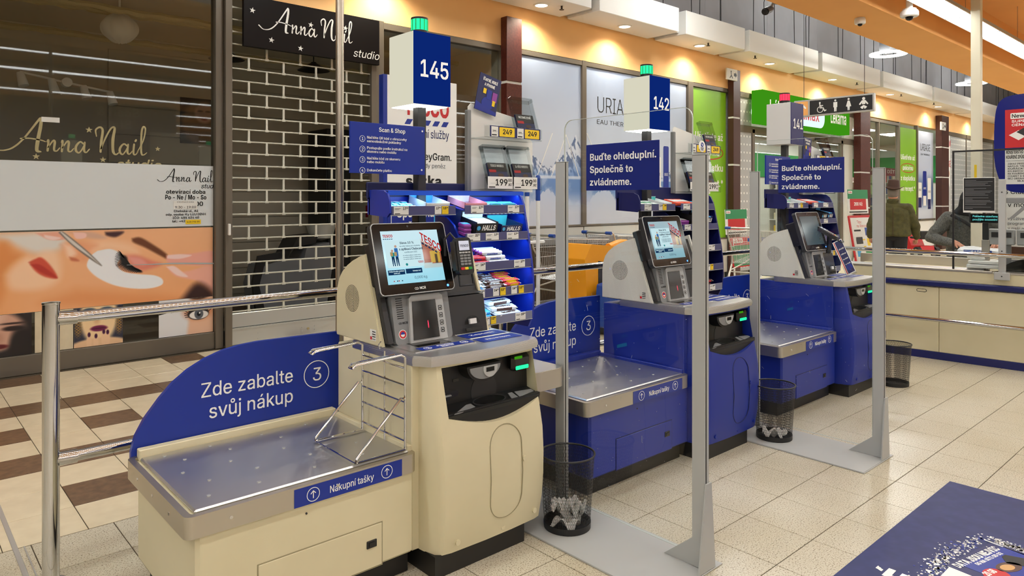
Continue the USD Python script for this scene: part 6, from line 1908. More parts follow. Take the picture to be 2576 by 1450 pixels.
easel((12.8, 5.0, 0), -6, 'red framed leaflet stand with a sheet of small products beside the person in the hat', True)

# ---------------------------------------------------------------- staffed checkout at the right
CA, CB = np.array([7.64, 2.674]), np.array([7.711, 1.656])
ce = (CB - CA) / np.linalg.norm(CB - CA)
cn = np.array([ce[1], -ce[0]])           # towards the camera
CT = np.eye(4)
CT[:2, 0], CT[:2, 1], CT[:2, 3] = ce, -cn, CA      # local x along the counter (to the right), y away from the camera
crz = math.degrees(math.atan2(ce[1], ce[0]))
co = thing('checkout_counter', 'long cream staffed checkout counter with blue bumper at the right', 'checkout counter', (CA[0], CA[1], 0), crz)
SX = [-.13, .345, 1.5, 2.8, 4.0]
for a, b in zip(SX[:-1], SX[1:]):
    B().box(a + .002, b - .002, 0, .03, .072, .70, b=.003).build('side_panel', 'cream', co)
B().box(-.13, 4, .03, .62, .06, .70).build('body', 'cream', co)
B().box(-.13, 4, -.006, .6, 0, .072, b=.002).build('skirting', 'navy', co)
B().box(-.5, 4, 0, .62, .76, .868, b=.004).build('upper_band', 'cream', co)
bu = B().box(-.14, 4, -.028, .0, .705, .762, b=.012).build('bumper', 'navy', co)
B().box(-.52, .78, -.004, .05, .862, .885, b=.003).box(.78, 4, -.004, .2, .862, .878, b=.003).build('steel_edge', 'steel_band', co)
# trough of the packing end
B().prism([(0, .87), (.05, .885), (.09, .9), (.14, .80), (.16, .80), (.1, .885), (.06, .87)], 1.2, (-.5, 0, 0), (0, 1, 0), (0, 0, 1)).build('trough_wall', 'steel', co)
B().box(-.5, .7, .12, .55, .79, .80).build('trough_floor', 'steel', co)
B().box(-.55, .75, .55, .58, .79, .96, b=.003).build('trough_back', 'steel_band', co)
B().xz(rrect(.15, .645, .09, .03, .015).difference(rrect(.154, .649, .082, .022, .011)), -.0015, 0.001).build('hand_hole', 'charcoal', co)
for k, (z, r) in enumerate(((1.045, .021), (.40, .019))):
    B().cyl((-.75 if k == 0 else -.2, -.11, z), (4, -.11, z), r, 16).build('guard_tube', 'chrome', co, smooth=40)
for x_ in (-.18, 1.9, 3.8):
    B().cyl((x_, -.11, 0), (x_, -.11, 1.045), .018, 14).build('guard_post', 'chrome', co)
def CP(x, y, z=0.):
    return (CA[0] + ce[0] * x - cn[0] * y, CA[1] + ce[1] * x - cn[1] * y, z)
def cthing(name, label, cat, x, y, z):
    return thing(name, label, cat, CP(x, y, z), crz)
# glass guard with black frame
gg = cthing('counter_guard', 'clear counter guard with a thin black frame standing on the staffed checkout', 'screen', .46, .028, .886)
B().box(-.008, .008, -.008, .008, 0, 1.13, b=.002).box(-.008, 1.8, -.008, .008, 1.12, 1.136, b=.002).build('frame', 'black', gg)
B().box(.008, 1.8, -.003, .003, .01, 1.12).build('pane', 'clear_plastic2', gg, smooth=False)
gp = cthing('guard_post', 'white upright post with screws on the staffed checkout counter', 'post', .86, -.036, .86)
B().box(-.028, .028, -.004, .03, -.02, .88, b=.004).build('post', 'grey_light', gp)
B().box(-.06, .06, -.012, .02, -.045, .025, b=.004).build('bracket', 'grey_light', gp)
B().cyl((0, -.004, .22), (0, -.007, .22), .006, 8).cyl((0, -.004, .76), (0, -.007, .76), .006, 8).cyl((0, -.012, -.01), (0, -.015, -.01), .006, 8).build('screw', 'charcoal', gp)
B().box(.03, 1.5, .02, .05, .66, .71, b=.004).prism([(.05, .52), (.08, .52), (.22, .66), (.18, .66)], .03, (0, .05, 0), (1, 0, 0), (0, 0, 1)).build('arm', 'grey_plastic', gp)
nt = cthing('notice_sheet', 'black printed notice sheet with a white border fixed beside the counter post', 'notice', .63, .0, 1.43)
B().box(-.085, .17, .008, .012, 0, .33, b=.001).build('border', 'white', nt)
B().box(-.078, .165, .004, .008, .02, .325).build('sheet', 'ink', nt)
A = Art((-.078, .004, 0), (1, 0, 0), (0, 0, 1), nt)
for k in range(22):
    if k % 7 != 5:
        A.rect(.01, .3 - k * .0125, .19 + .03 * math.sin(k * 1.7) - (.1 if k % 7 == 0 else 0), .004, 'grey_ink', name='lettering')
A.done()
cd = cthing('customer_display', 'black customer display with teal lettering on a stem', 'display', .70, .12, .87)
B().box(-.13, .13, 0, .04, .46, .55, b=.006).build('display', 'black_gloss', cd)
B().box(-.025, .025, .02, .05, .3, .46, b=.004).build('neck', 'black', cd)
B().box(-.03, .03, .015, .06, -.0, .3, b=.004).build('stem', 'steel_band', cd)
A = Art((-.13, 0, .46), (1, 0, 0), (0, 0, 1), cd)
A.text('Pokladna uzavřena', .13, .055, .018, 'teal_text', 500, 'c', fit=.2), A.text('použijte sousední', .13, .025, .018, 'teal_text', 500, 'c', fit=.2)
A.done()
gb = cthing('price_scale_display', 'pale blue-grey boxy scale display behind the counter post', 'display', .82, .3, .9)
B().box(-.13, .08, 0, .1, .22, .37, b=.008).box(.1, .24, 0, .1, .22, .37, b=.008).build('case', 'grey_light', gb)
B().box(-.1, -.03, -.004, .0, .29, .34).box(.0, .06, -.004, 0, .29, .34).box(.13, .2, -.004, 0, .29, .34).build('window', 'charcoal', gb)
B().box(-.05, .05, .03, .07, -.03, .22, b=.004).build('stem', 'grey_plastic', gb)
mo = cthing('monitor', 'grey back of a cashier monitor at the right image edge', 'monitor', 1.28, .55, .95)
B().prism(rrect(-.2, .1, .5, .34, .04), .05, (0, .08, 0), (1, 0, 0), (0, .1, .995)).prism(rrect(-.12, .06, .3, .3, .03), .06, (0, .03, 0), (1, 0, 0), (0, .1, .995)).build('case', 'grey_plastic', mo)
B().box(-.02, .1, .05, .1, -.05, .2, b=.006).build('foot', 'charcoal', mo)
bk = cthing('black_cover', 'glossy black rounded cover lying on the counter at the right edge', 'cover', 1.15, .21, .879)
B().prism(arc(0, 0, .33, .135, 0, 180, 20), .2, (0, .2, 0), (1, 0, 0), (0, 0, 1)).build('shell', 'black_gloss', bk, smooth=50)
B().prism(affinity.scale(Point(-.05, .085).buffer(1), .045, .025), .004, (0, -.0, 0), (1, 0, 0), (0, 0, 1)).build('button', 'black', bk)
wb_ = cthing('white_tray', 'small white tray with a crumpled bag on the counter edge', 'tray', .66, .06, .903)
B().box(-.1, .18, 0, .25, 0, .035, b=.006).box(-.09, .17, .01, .24, .04, .07, b=.006).build('tray', 'white', wb_)
V = trimesh.creation.icosphere(subdivisions=3, radius=1.)
V.vertices *= (1 + .5 * (meshkit.fbm(V.vertices * 2.2, 3, 5) - .5))[:, None]
V.apply_scale([.07, .05, .04]), V.apply_translation([-.03, .08, .1])
tag(obj('white_bag', V, 'white', wb_, smooth=True), None)
yb = cthing('yellow_panel', 'tall yellow panel cut by the right image edge', 'panel', 1.22, -.02, 1.0)
B().box(.0, .25, 0, .02, .06, .34, b=.004).build('panel', 'yellow', yb)
B().box(.1, .14, .02, .05, -.12, .1, b=.004).build('foot', 'grey_plastic', yb)
gd = cthing('goods_pack', 'white and blue goods pack being packed under the hands of the person in grey', 'package', .46, 1.2, .935)
V = B().box(-.22, .2, 0, .25, 0, .09, b=.03).mesh()
V = V.subdivide_to_size(.05)
V.vertices += ((meshkit.fbm(V.vertices * 9, 3, 2) - .5) * .04)[:, None] * np.array([.4, .4, 1])
obj('pack', V, 'pack_white', gd)
A = Art((-.15, -.012, .02), (1, 0, 0), (0, 0, 1), gd)
A.rect(0, 0, .26, .05, 'trolley_blue', 2), A.text('PAPÍR', .13, .012, .03, 'white', 700, 'c', layer=3)
A.done()
c2 = thing('checkout_counter', 'second cream checkout counter with steel belt edge, behind the staffed one', 'checkout counter', CP(-.2, .8, 0), crz)
B().box(-.35, 4, 0, .7, .08, .86, b=.01).build('body', 'cream', c2)
B().box(-.36, 4, -.01, .71, .86, .9, b=.006).build('steel_top', 'steel_band', c2)
B().box(-.3, 3.5, .1, .6, .9, .906).build('belt', 'rubber', c2)
B().box(-.37, -.3, .2, .5, .9, .96, b=.006).build('end_stop', 'blue_bright', c2)
B().box(-.35, 4, 0, .7, 0, .08).build('skirting', 'navy', c2)

# oval poster sign over the counters
ov = thing('oval_sign', 'big blue oval sign with a red poster and a printed notice at the right edge', 'sign', (9.3, 1.94, 0))
pts = [(.55, 2.05), (.545, 2.3), (.53, 2.48), (.49, 2.6), (.40, 2.67), (.2, 2.70), (-.3, 2.70), (-.45, 2.64), (-.53, 2.5), (-.55, 2.1), (-.5, 1.85), (-.4, 1.7), (-.2, 1.63), (.2, 1.63), (.36, 1.67), (.46, 1.77), (.52, 1.9)]
B().prism([(-p[0] * .6, p[1]) for p in spline(pts + pts[:1], 5)], .06, (.03, 0, 0), (0, -1, 0), (0, 0, 1)).build('board', 'blue_oval', ov, smooth=40)
A = Art((-.03, .0, 0), (0, -1, 0), (0, 0, 1), ov)
A.rect(-.225, 2.12, .45, .42, 'red', 0, name='poster')
A.rect(-.175, 2.435, .36, .065, 'white', 1, r=.01, name='poster')
A.text('News', -.165, 2.448, .04, 'ink', 700, layer=2)
A.text('SUPER', -.165, 2.395, .028, 'white', 750, sx=1.25), A.text('CENA', -.165, 2.355, .028, 'white', 750, sx=1.25)
A.shape(Polygon([(-.19, 2.26), (-.1, 2.31), (.0, 2.26), (-.1, 2.2)]), 'white', 1, 'poster')
A.shape(Polygon([(-.12, 2.29), (-.04, 2.34), (.05, 2.3), (-.04, 2.24)]), 'charcoal', 2, 'poster')
A.shape(Polygon([(-.05, 2.33), (.0, 2.36), (.07, 2.32), (.03, 2.29)]), 'yellow', 3, 'poster')
A.rect(-.225, 1.72, .45, .385, 'paper', 0, name='notice')
for k, s in enumerate(('MINISTERSTVO ZDRAVOTNICTVÍ VARUJE', 'KOUŘENÍ ZPŮSOBUJE RAKOVINU PLIC')):
    A.text(s, -.215, 2.055 - k * .055, .036, 'ink', 800, fit=.42)
A.rect(-.215, 1.975, .42, .003, 'ink', 1)
for k, s in enumerate(('ZÁKAZ PRODEJE ALKOHOLICKÝCH', 'NÁPOJŮ, TABÁKOVÝCH VÝROBKŮ,', 'KUŘÁCKÝCH POMŮCEK,', 'BYLINNÝCH VÝROBKŮ URČENÝCH', 'KE KOUŘENÍ, ELEKTRONICKÝCH', 'CIGARET A S TÍM SOUVISEJÍCÍCH', 'BEZ OBSAHU TABÁKU OSOBÁM', 'MLADŠÍM 18 LET')):
    A.text(s, 0, 1.935 - k * .027, .018, 'ink', 650, 'c', fit=.4 if k < 7 else .22)
A.done()
B().box(.03, .08, -.03, .03, 0, 1.9, b=.004).build('column', 'grey_plastic', ov)
cb = thing('club_board', 'tall white club board with dark lettering below the oval sign', 'sign', (10.45, 2.06, 0))
B().box(-.02, .02, -.45, .45, .2, 1.78, b=.004).build('board', 'white', cb)
A = Art((-.02, .45, 0), (0, -1, 0), (0, 0, 1), cb)
for k, (s, h, z) in enumerate((('S Clubcard.', .055, 1.62), ('v mobilní aplikaci.', .055, 1.46), ('využívejte další', .035, 1.3), ('programu Clubcard?', .035, 1.24), ('v naší aplikaci.', .035, 1.18))):
    A.text(s, .06 if k < 1 else .1, z, h, 'ink' if h > .04 else 'grey_ink', 500)
A.rect(.02, .85, .86, .12, 'pack_brown', 1), A.rect(.3, .7, .3, .14, 'charcoal', 1)
A.done()
wc = thing('white_column', 'square white column from floor to ceiling between the counters and the mall', 'column', (9.4, 2.47, 0))
B().box(-.04, .04, -.05, .05, 0, 4.35, b=.006).build('shaft', 'cream_col', wc)
B().box(-.045, -.04, -.012, .012, 1.7, 1.95).build('yellow_strip', 'yellow', wc)

# cameras and mall lamps
def dome(x, y, z, stem, label, s=.7):
    t = thing('dome_camera', label, 'security camera', (x, y, z))
    if stem:
        B().cyl((0, 0, .07), (0, 0, stem), .035, 14).cyl((0, 0, .06), (0, 0, .09), .07, 20).build('stem', 'white', t)
    B().lathe([(0, .07), (.12 * s, .07), (.135 * s, .05), (.135 * s, .01), (.12 * s, 0), (0, 0)], n=32).build('housing', 'white', t)
    B().lathe([(.06 * s, 0), (.055 * s, -.03 * s), (.035 * s, -.05 * s), (0, -.06 * s)], n=20).build('lens_dome', 'black_gloss', t)
dome(8.66, 2.93, 3.61, .74, 'white dome camera on a stem beside the fluorescent strip')
dome(8.54, 3.42, 3.60, 0, 'flat white camera under the orange beam, nearer one', .45)
dome(12.8, 3.36, 3.60, 0, 'flat white camera under the orange beam, half behind the white column', .45)
bc = thing('box_camera', 'black box camera on a bracket at the edge of the orange beam', 'security camera', (7.36, 3.92, 3.66))
B().cyl((-.16, -.04, -.06), (.06, .02, .02), .04, 14).cyl((-.19, -.05, -.072), (-.16, -.04, -.06), .03, 14).build('body', 'black', bc)
B().tube([(.0, 0, .0), (.06, -.02, .08), (.1, -.12, .06)], .018, 8).build('bracket', 'grey_plastic', bc)
for k, (x, y, z) in enumerate(((15.1, 5.5, 4.45), (20.5, 5.5, 4.45), (9.4, 5.5, 5.2), (3.5, 5.5, 5.2), (26., 5.5, 4.45), (-3., 5.5, 5.2))):
    t = thing('ring_lamp', ['bright ring-shaped mall lamp hanging in the gap beyond the orange beam, nearer one', 'bright ring-shaped mall lamp just left of the white column'][k] if k < 2 else 'ring-shaped mall lamp in the high void over the walkway, beyond the beam', 'lamp', (x, y, z), group=None if k < 2 else 'mall lamps hidden above the beam')
    B().lathe([(.34, 0), (.34, .03), (.2, .03), (.2, 0), (.34, 0)], n=40).build('ring', 'ring_glow', t)
    B().box(-.2, .12, -.1, .1, .05, .4, b=.01).build('gear_box', 'charcoal', t)
    B().cyl((0, 0, .4), (0, 0, 6.8 - z), .02, 8).build('drop_rod', 'charcoal', t)

# floor mat
ft = thing('floor_mat', 'dark blue printed floor mat cut by the lower right corner', 'mat', (0, 0, 0))
MX, MY = 2.0, 1.284
B().box(MX, 4.4, .3, MY, .0005, .004, b=.001).box(3.822, 3.83, .3, MY, .0005, .0035).build('mat', 'mat_blue', ft)
A = Art((0, 0, .004), (1, 0, 0), (0, 1, 0), ft, lift=.0002)
A.text('KLÉ', 3.17, 1.02, .13, 'white', 850, 'r', sx=.85)
rn = random.Random(9)
for k in range(520):
    t = rn.random()
    x, y = 3.12 + .6 * t + rn.gauss(0, .05), .96 + .07 * math.sin(t * 3) + rn.gauss(0, .035) * (1.3 - t)
    r = abs(rn.gauss(0, .0035)) + .0012
    A.shape(Polygon([(x + r * rn.uniform(.6, 1.5) * math.cos(a), y + r * math.sin(a)) for a in (0, 1.3, 2.4, 3.7, 5)]), rn.choice(('white', 'white', 'blue_bright')), 0, 'splash_print')
for k in range(200):
    x, y = 3.78 + rn.gauss(0, .02), .85 + rn.gauss(0, .05)
    A.circ(min(x, 3.815), y, .003 + rn.random() * .003, 'white', 0, name='splash_print')
A.shape(affinity.rotate(sbox(3.20, .62, 3.42, .985), 0), 'white', 1, 'splash_field')
A.shape(Polygon([(3.372, 1.0), (3.757, .925), (3.70, .5), (3.3, .5)]), 'navy', 2, 'card_print')
A.shape(Polygon([(3.42, .955), (3.742, .88), (3.68, .5), (3.36, .5)]), 'blue_bright', 3, 'card_print')
A.shape(Polygon([(3.748, .952), (3.756, .95), (3.72, .75), (3.712, .752)]), 'white', 3, 'card_print')
def slant(txt, x, y, h, w, m, lay):
    g = glyphs(txt, 850)
    k = w / g.bounds[2]
    A.shape(affinity.translate(affinity.rotate(affinity.affine_transform(g, [k, 0, 0, h, 0, 0]), -12.5, origin=(0, 0)), x, y), m, lay, 'lettering')
slant('DATA JSOU NEJVÍC', 3.385, .95, .036, .325, 'white', 4)
slant('5G NA SÍTI OD O2', 3.47, .905, .018, .2, 'white', 4)
A.shape(affinity.scale(Point(3.435, .83).buffer(.05), 1.2, 1), 'red', 4, 'badge_print')
slant('20 GB', 3.40, .85, .03, .07, 'white', 5)
A.shape(affinity.rotate(affinity.scale(Point(3.55, .815).buffer(.05), 1.3, .7), -20), 'pack_brown', 4, 'animal_print')
A.shape(affinity.rotate(affinity.scale(Point(3.54, .818).buffer(.03), 1.2, .7), -20), 'wood_light', 5, 'animal_print')
A.shape(Polygon([(3.58, .83), (3.63, .86), (3.66, .855), (3.7, .75), (3.62, .74)]), 'black', 4, 'animal_print')
A.done()
for c in ft.GetChildren():
    if 'splash_print' in c.GetName():
        tag(c, kind='stuff')
# hanging blue sign over the store lanes, seen mirrored in the shop glass
hs = thing('hanging_sign', 'big blue hanging sign over the store lanes, seen mirrored in the dark shop window', 'sign', (3.65, -3.94, 0))
B().box(-1.75, 1.75, .92, .96, 2.3, 3.75, b=.004).build('board', 'navy', hs)
A = Art((0, .96, 0), (-1, 0, 0), (0, 0, 1), hs)
A.text('Scan &', -.5, 3.45, .2, 'grey_light', 600, 'c'), A.text('Shop', -.45, 3.18, .2, 'grey_light', 600, 'c')
A.done()
for x_ in (-1.5, 1.5):
    B().cyl((x_, .94, 3.75), (x_, .94, 4.35), .006, 6).build('cable', 'charcoal', hs)
# tilted leaflet on the farthest till, hand scanner on a cord at the middle till
lf = thing('leaflet_holder', 'tilted striped blue leaflet standing on the scan top of the farthest self-checkout', 'leaflet', (5.93, 2.5, .914))
lv_ = np.array([-.30, .28, .91]) / np.linalg.norm([-.30, .28, .91])
lu_ = np.array([.8, -.5, .42])
lu_ = lu_ - lv_ * (lu_ @ lv_)
lu_ /= np.linalg.norm(lu_)
B().prism(sbox(-.045, 0, .045, .30), .003, (.14, 0, .02), lu_, lv_).build('sheet', 'white', lf)
A = Art(np.array([.14, 0, .02]) + np.cross(lu_, lv_) * .003, lu_, lv_, lf)
A.rect(-.038, .01, .007, .285, 'red', 0), A.rect(-.026, .01, .065, .285, 'navy', 0)
for k, s in enumerate(('Ještě rychlejší', 'nákup', 'bez čekání', 've frontě')):
    A.text(s, .006, .22 - k * .045, .012, 'white', 600, 'c', fit=.05)
A.circ(.005, .06, .028, 'blue_bright', 1)
A.done()
B().prism([(0, 0), (.12, 0), (.06, .1)], .05, (.04, .0, 0), (1, 0, 0), (0, .6, .8)).build('foot', 'clear_plastic', lf)
hsn = thing('hand_scanner', 'black hand scanner hanging on a cord behind the lit blue self-checkout', 'scanner', (4.78, 3.05, .98))
B().prism(rrect(-.025, 0, .05, .19, .02), .035, (0, 0, .05), (.98, 0, .17), (-.17, 0, .98)).prism(rrect(-.06, .0, .1, .045, .015), .05, (-.04, 0, .235), (.98, 0, .17), (-.17, 0, .98)).build('body', 'black', hsn)
B().tube(spline([(0, 0, .05), (.03, -.02, -.05), (.08, -.03, -.2), (.1, -.02, -.35)], 6), .004, 6).build('cord', 'black', hsn)
B().box(-.07, .02, -.01, .03, .26, .28, b=.004).build('hook', 'black', hsn)

# ---------------------------------------------------------------- people
def body(bones, length=.02, iters=10):
    """One continuous surface over bones [(p, r, q, r2), ...]."""
    def ball(p, r):
        rx = np.broadcast_to(r, 3)
        return m3.Manifold.sphere(1.0, 20).scale(tuple(map(float, rx))).translate(tuple(map(float, p)))
    M = None
    for p, r, q, r2 in bones:
        h = m3.Manifold.batch_hull([ball(p, r), ball(q, r2)])
        M = h if M is None else M + h
    M = M.refine_to_length(length)
    me = M.to_mesh()
    t = trimesh.Trimesh(me.vert_properties[:, :3], me.tri_verts, process=True)
    trimesh.smoothing.filter_taubin(t, iterations=iters)
    return t

def hand(prim, wrist, d, palm_n, name='hand', curl=.6, side=1):
    """palm, four unequal bent fingers and a thumb; d = pointing direction, palm_n = palm normal."""
    d = np.array(d, float) / np.linalg.norm(d)
    n = np.array(palm_n, float)
    n = n - d * (n @ d)
    n /= np.linalg.norm(n)
    s = np.cross(d, n) * side
    w = np.array(wrist, float)
    bones = [(w - d * .04, .024, w + d * .02, .027)]
    for k in range(4):
        o = (k - 1.5) * .02
        bones.append((w + d * .01 + s * o * .7, .017, w + d * .085 + s * o, .0125))
    for k, L in enumerate((.066, .074, .07, .055)):
        o = (k - 1.5) * .021
        a = w + d * .085 + s * o
        b = a + (d * math.cos(curl * .5) + n * math.sin(curl * .5)) * L * .5
        c = b + (d * math.cos(curl * 1.3) + n * math.sin(curl * 1.3)) * L * .32
        e = c + (d * math.cos(curl * 1.9) + n * math.sin(curl * 1.9)) * L * .24
        bones += [(a, .0095, b, .0088), (b, .0088, c, .008), (c, .008, e, .007)]
    a = w + d * .025 - s * .026
    b = a + d * .028 - s * .02 + n * .012
    c = b + d * .03 - s * .004 + n * .014
    bones += [(w + d * .015, .016, a, .014), (a, .013, b, .0105), (b, .0105, c, .0085)]
    return obj(name, body(bones, .005, 6), 'skin_tone', prim, smooth=True)

# person in the olive coat, seen from behind, facing away from the camera
FA = math.degrees(math.atan2(4.33, 12.35))
mn = thing('person', 'person seen from behind in an olive coat, brown hat and black trousers by the trolley', 'person', (12.28, 4.40, 0), FA - 90)
# local: +y forward (away from the camera), +x to the person's right in the picture
B_ = [((0, 0, 1.62), (.075, .09, .1), (0, .01, 1.70), (.08, .098, .1)), ((0, 0, 1.47), .055, (0, 0, 1.6), .055),
      ((-.16, 0, 1.42), (.075, .085, .06), (.16, 0, 1.42), (.075, .085, .06)), ((0, 0, 1.3), (.2, .13, .15), (0, 0, 1.0), (.19, .13, .1)),
      ((-.19, 0, 1.4), .06, (-.3, .03, 1.13), .048), ((-.3, .03, 1.13), .046, (-.33, .16, .93), .034),
      ((.19, 0, 1.4), .06, (.3, .03, 1.13), .048), ((.3, .03, 1.13), .046, (.33, .16, .93), .034),
      ((-.09, 0, .92), .1, (-.1, .01, .5), .065), ((-.1, .01, .5), .062, (-.11, -.03, .1), .045), ((.09, 0, .92), .1, (.1, .01, .5), .065), ((.1, .01, .5), .062, (.11, -.03, .1), .045),
      ((-.11, -.05, .05), .045, (-.12, .14, .035), .035), ((.11, -.05, .05), .045, (.12, .14, .035), .035)]
obj('body', body(B_, .025), 'skin_tone', mn, smooth=True)
coat = [((-.15, 0, 1.42), (.105, .115, .075), (.15, 0, 1.42), (.105, .115, .075)), ((0, -.01, 1.33), (.25, .165, .14), (0, -.01, 1.06), (.255, .175, .1)), ((0, -.01, 1.06), (.255, .175, .09), (0, -.01, .98), (.26, .18, .05)), ((0, 0, 1.49), (.085, .085, .06), (0, 0, 1.54), (.088, .09, .03))]
for s in (-1, 1):
    coat += [((s * .2, 0, 1.41), .085, (s * .31, .03, 1.13), .075), ((s * .31, .03, 1.13), .074, (s * .335, .16, .95), .056)]
ct = body(coat, .022)
ct.vertices += ct.vertex_normals * ((meshkit.fbm(ct.vertices * np.array([7, 7, 16]), 3, 4) - .5) * .03)[:, None]
cj = obj('jacket', ct, 'olive_coat', mn, smooth=True)
B().tube([(0, -.183, 1.42), (0, -.196, 1.2), (0, -.2, .97)], .004, 6).build('back_seam', 'hat_brown', cj)
tr_ = []
for s in (-1, 1):
    tr_ += [((s * .09, 0, .95), (.125, .13, .1), (s * .1, .01, .5), .085), ((s * .1, .01, .5), .082, (s * .11, -.02, .1), .07)]
tr_.append(((-.08, 0, .95), (.13, .14, .09), (.08, 0, .95), (.13, .14, .09)))
obj('trousers', body(tr_, .025), 'black_cloth', mn, smooth=True)
obj('shoes', body([((-.11, -.05, .05), .055, (-.12, .16, .04), .042)], .02), 'black', mn, smooth=True)
obj('shoes', body([((.11, -.05, .05), .055, (.12, .16, .04), .042)], .02), 'black', mn, smooth=True)
hb_ = body([((0, -.02, 1.63), (.078, .085, .07), (0, -.02, 1.70), (.084, .09, .05))], .015)
obj('hair', hb_, 'hair_grey', mn, smooth=True)
ht = B()
aa = np.linspace(0, 2 * np.pi, 40, endpoint=False)
prof = [(.0, .125), (.045, .12), (.075, .128), (.086, .11), (.1, .02), (.108, .0), (.15, -.012), (.175, .004), (.177, .0), (.15, -.018), (.1, -.01), (.09, -.0)]
V = np.array([[r * math.cos(a) * .92, r * math.sin(a) * 1.12, z + (.028 * math.cos(2 * a) if r > .13 else 0) * 1.1 - (.02 * abs(math.sin(a)) if z > .1 and r < .06 else 0)] for r, z in prof for a in aa])
F = []
for i in range(len(prof) - 1):
    for j in range(40):
        p, q, r_, t_ = i * 40 + j, i * 40 + (j + 1) % 40, (i + 1) * 40 + j, (i + 1) * 40 + (j + 1) % 40
        F += [[p, t_, q], [p, r_, t_]]
T_ = trimesh.transformations.rotation_matrix(math.radians(5), (0, 1, 0))
hm_ = trimesh.Trimesh(V, F, process=False)
hm_.fix_normals()
hm_.apply_transform(T_), hm_.apply_translation((0, 0, 1.745))
obj('hat', hm_, 'hat_brown', mn, smooth=True)
hand(mn, (-.335, .18, .92), (0, .75, -.5), (1, 0, -.2), curl=.7)
hand(mn, (.335, .18, .92), (0, .75, -.5), (-1, 0, -.2), curl=.7, side=-1)
# red mobility scooter beside the person
sc_ = thing('mobility_scooter', 'red mobility scooter with a light wheel rim, far off beside the person in the hat', 'scooter', (20.7, 6.75, 0), FA - 60)
B().yz(Polygon([(-.35, .15), (.5, .12), (.6, .45), (.45, .62), (.25, .5), (.1, .28), (-.3, .3)]).buffer(.03), -.18, .18).build('body', 'red', sc_)
B().yz(Polygon([(.3, .45), (.62, .4), (.66, .72), (.5, .82), (.36, .7)]).buffer(.03), -.15, .15).build('front_cowl', 'red', sc_)
for x_, y_ in ((-.24, -.3), (.24, -.3), (-.2, .6), (.2, .6)):
    w_ = B().cyl((x_ - .045, y_, .15), (x_ + .045, y_, .15), .15, 26).build('tyre', 'rubber', sc_)
    B().cyl((x_ - .05, y_, .15), (x_ + .05, y_, .15), .095, 22).build('rim', 'alu', w_)
B().tube([(0, .5, .7), (0, .42, .98)], .022, 10).tube([(-.25, .36, 1.0), (0, .42, .98), (.25, .36, 1.0)], .016, 8).build('tiller', 'charcoal', sc_)
B().box(-.22, .22, -.35, .1, .5, .56, b=.02).box(-.22, .22, -.4, -.34, .5, .72, b=.02).build('seat', 'black', sc_)

# person in grey packing goods at the counter, hood up
cx_, cy_ = 9.95, 2.72
pa = math.degrees(math.atan2(cy_, cx_)) - 90
pg = thing('person', 'person in a grey knitted jacket with black hood up, bending over the counter packing goods', 'person', (cx_, cy_, 0), pa)
# local: -y towards the camera (the person faces the camera, bending forward), +x to the right in the picture
sk_ = [((.04, -.2, 1.52), (.075, .09, .1), (.04, -.19, 1.57), (.08, .095, .09)), ((.03, -.1, 1.38), .055, (.04, -.17, 1.5), .055),
       ((-.15, -.06, 1.32), .075, (.2, -.06, 1.32), .075), ((0, -.02, 1.26), (.19, .12, .12), (0, .05, .95), (.18, .13, .12)),
       ((-.2, -.06, 1.32), .055, (-.36, -.1, 1.08), .046), ((-.36, -.1, 1.08), .044, (-.12, -.33, 1.02), .032),
       ((.22, -.06, 1.32), .055, (.36, -.12, 1.1), .046), ((.36, -.12, 1.1), .044, (.3, -.36, 1.03), .032),
       ((-.09, .05, .9), .1, (-.1, .04, .5), .07), ((-.1, .04, .5), .065, (-.11, .08, .08), .045), ((.09, .05, .9), .1, (.1, .04, .5), .07), ((.1, .04, .5), .065, (.11, .08, .08), .045),
       ((-.11, .1, .05), .045, (-.12, -.08, .035), .035), ((.11, .1, .05), .045, (.12, -.08, .035), .035)]
obj('body', body(sk_, .025), 'skin_tone', pg, smooth=True)
jk = [((-.14, -.06, 1.31), (.1, .11, .08), (.2, -.06, 1.31), (.1, .11, .08)), ((.02, -.03, 1.27), (.225, .15, .12), (.0, .04, 1.0), (.22, .16, .12)), ((0, .04, 1.0), (.22, .165, .1), (0, .05, .86), (.215, .165, .05))]
jk += [((-.19, -.06, 1.32), .085, (-.37, -.1, 1.08), .07), ((-.37, -.1, 1.08), .07, (-.15, -.30, 1.025), .05), ((.23, -.06, 1.32), .085, (.37, -.12, 1.1), .07), ((.37, -.12, 1.1), .07, (.31, -.33, 1.035), .05)]
jm = body(jk, .02)
jm.vertices += jm.vertex_normals * ((meshkit.fbm(jm.vertices * 11, 3, 6) - .5) * .028)[:, None]
obj('jacket', jm, 'grey_knit', pg, smooth=True)
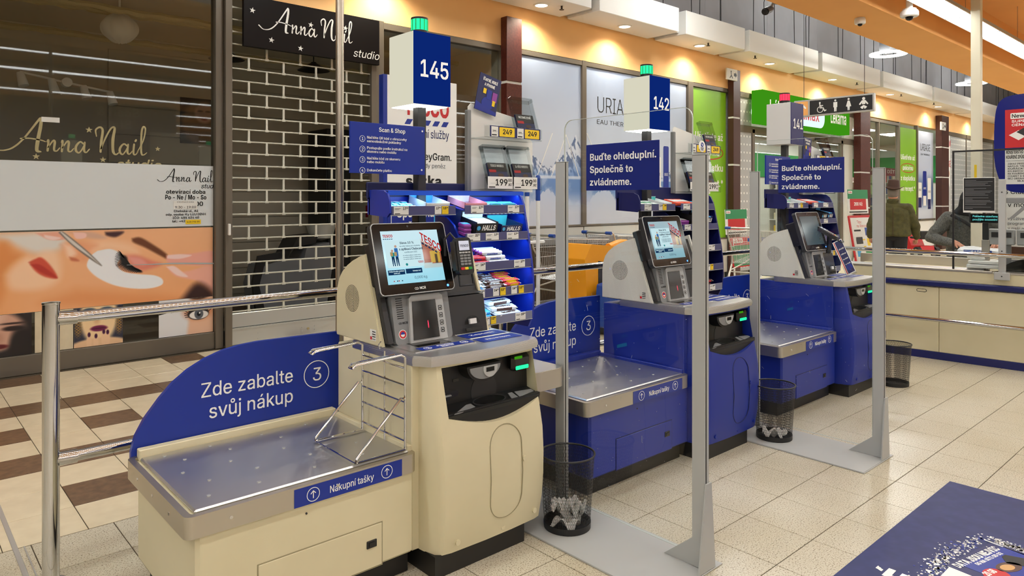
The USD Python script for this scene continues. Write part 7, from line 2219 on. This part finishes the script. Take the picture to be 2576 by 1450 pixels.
hd_ = body([((.05, -.15, 1.55), (.125, .14, .14), (.04, -.1, 1.45), (.13, .13, .12)), ((.03, -.08, 1.4), (.17, .13, .06), (.05, -.12, 1.46), (.13, .13, .08))], .018)
hd_ = m3.Manifold(m3.Mesh(np.array(hd_.vertices, np.float32), np.array(hd_.faces, np.uint32)))
hd_ = hd_ - m3.Manifold.sphere(1., 24).scale((.085, .12, .115)).translate((.06, -.26, 1.54))
obj('hood', hd_, 'black_cloth', pg, smooth=40)
fc = B()
for e in (-.03, .03):
    fc.add(trimesh.creation.icosphere(subdivisions=2, radius=.009).apply_translation((.045 + e, -.283, 1.555)))
fc.build('eyes', 'black', pg)
obj('nose', body([((.042, -.285, 1.545), .008, (.042, -.302, 1.515), .013)], .006, 4), 'skin_tone', pg, smooth=True)
B().add(body([((.025, -.276, 1.487), .006, (.06, -.276, 1.487), .006)], .005, 3)).build('mouth', 'dark_red', pg)
B().tube(spline([(-.16, -.14, 1.36), (-.02, -.2, 1.28), (.14, -.22, 1.14), (.24, -.2, 1.0)], 6), [.02] * 19, 8).build('strap', 'black_cloth', pg)
tq = []
for s in (-1, 1):
    tq += [((s * .09, .05, .9), .125, (s * .1, .04, .5), .085), ((s * .1, .04, .5), .082, (s * .11, .08, .1), .065)]
obj('trousers', body(tq, .025), 'black_cloth', pg, smooth=True)
obj('shoes', body([((-.11, .1, .05), .055, (-.12, -.1, .04), .042)], .02), 'black', pg, smooth=True)
obj('shoes', body([((.11, .1, .05), .055, (.12, -.1, .04), .042)], .02), 'black', pg, smooth=True)
hand(pg, (-.10, -.35, 1.03), (.6, -.7, -.35), (0, -.2, -1), curl=.7)
hand(pg, (.29, -.39, 1.04), (-.2, -.8, -.35), (0, -.2, -1), curl=.7, side=-1)
rp = B().box(-.06, .06, -.03, .03, 0, .05, b=.015).build('red_pack', 'red')
xf = UsdGeom.Xformable(rp); xf.AddTranslateOp().Set(Gf.Vec3d(9.2, 2.32, .97)); tag(rp, 'small red pack beside the right hand of the person in grey', 'package')
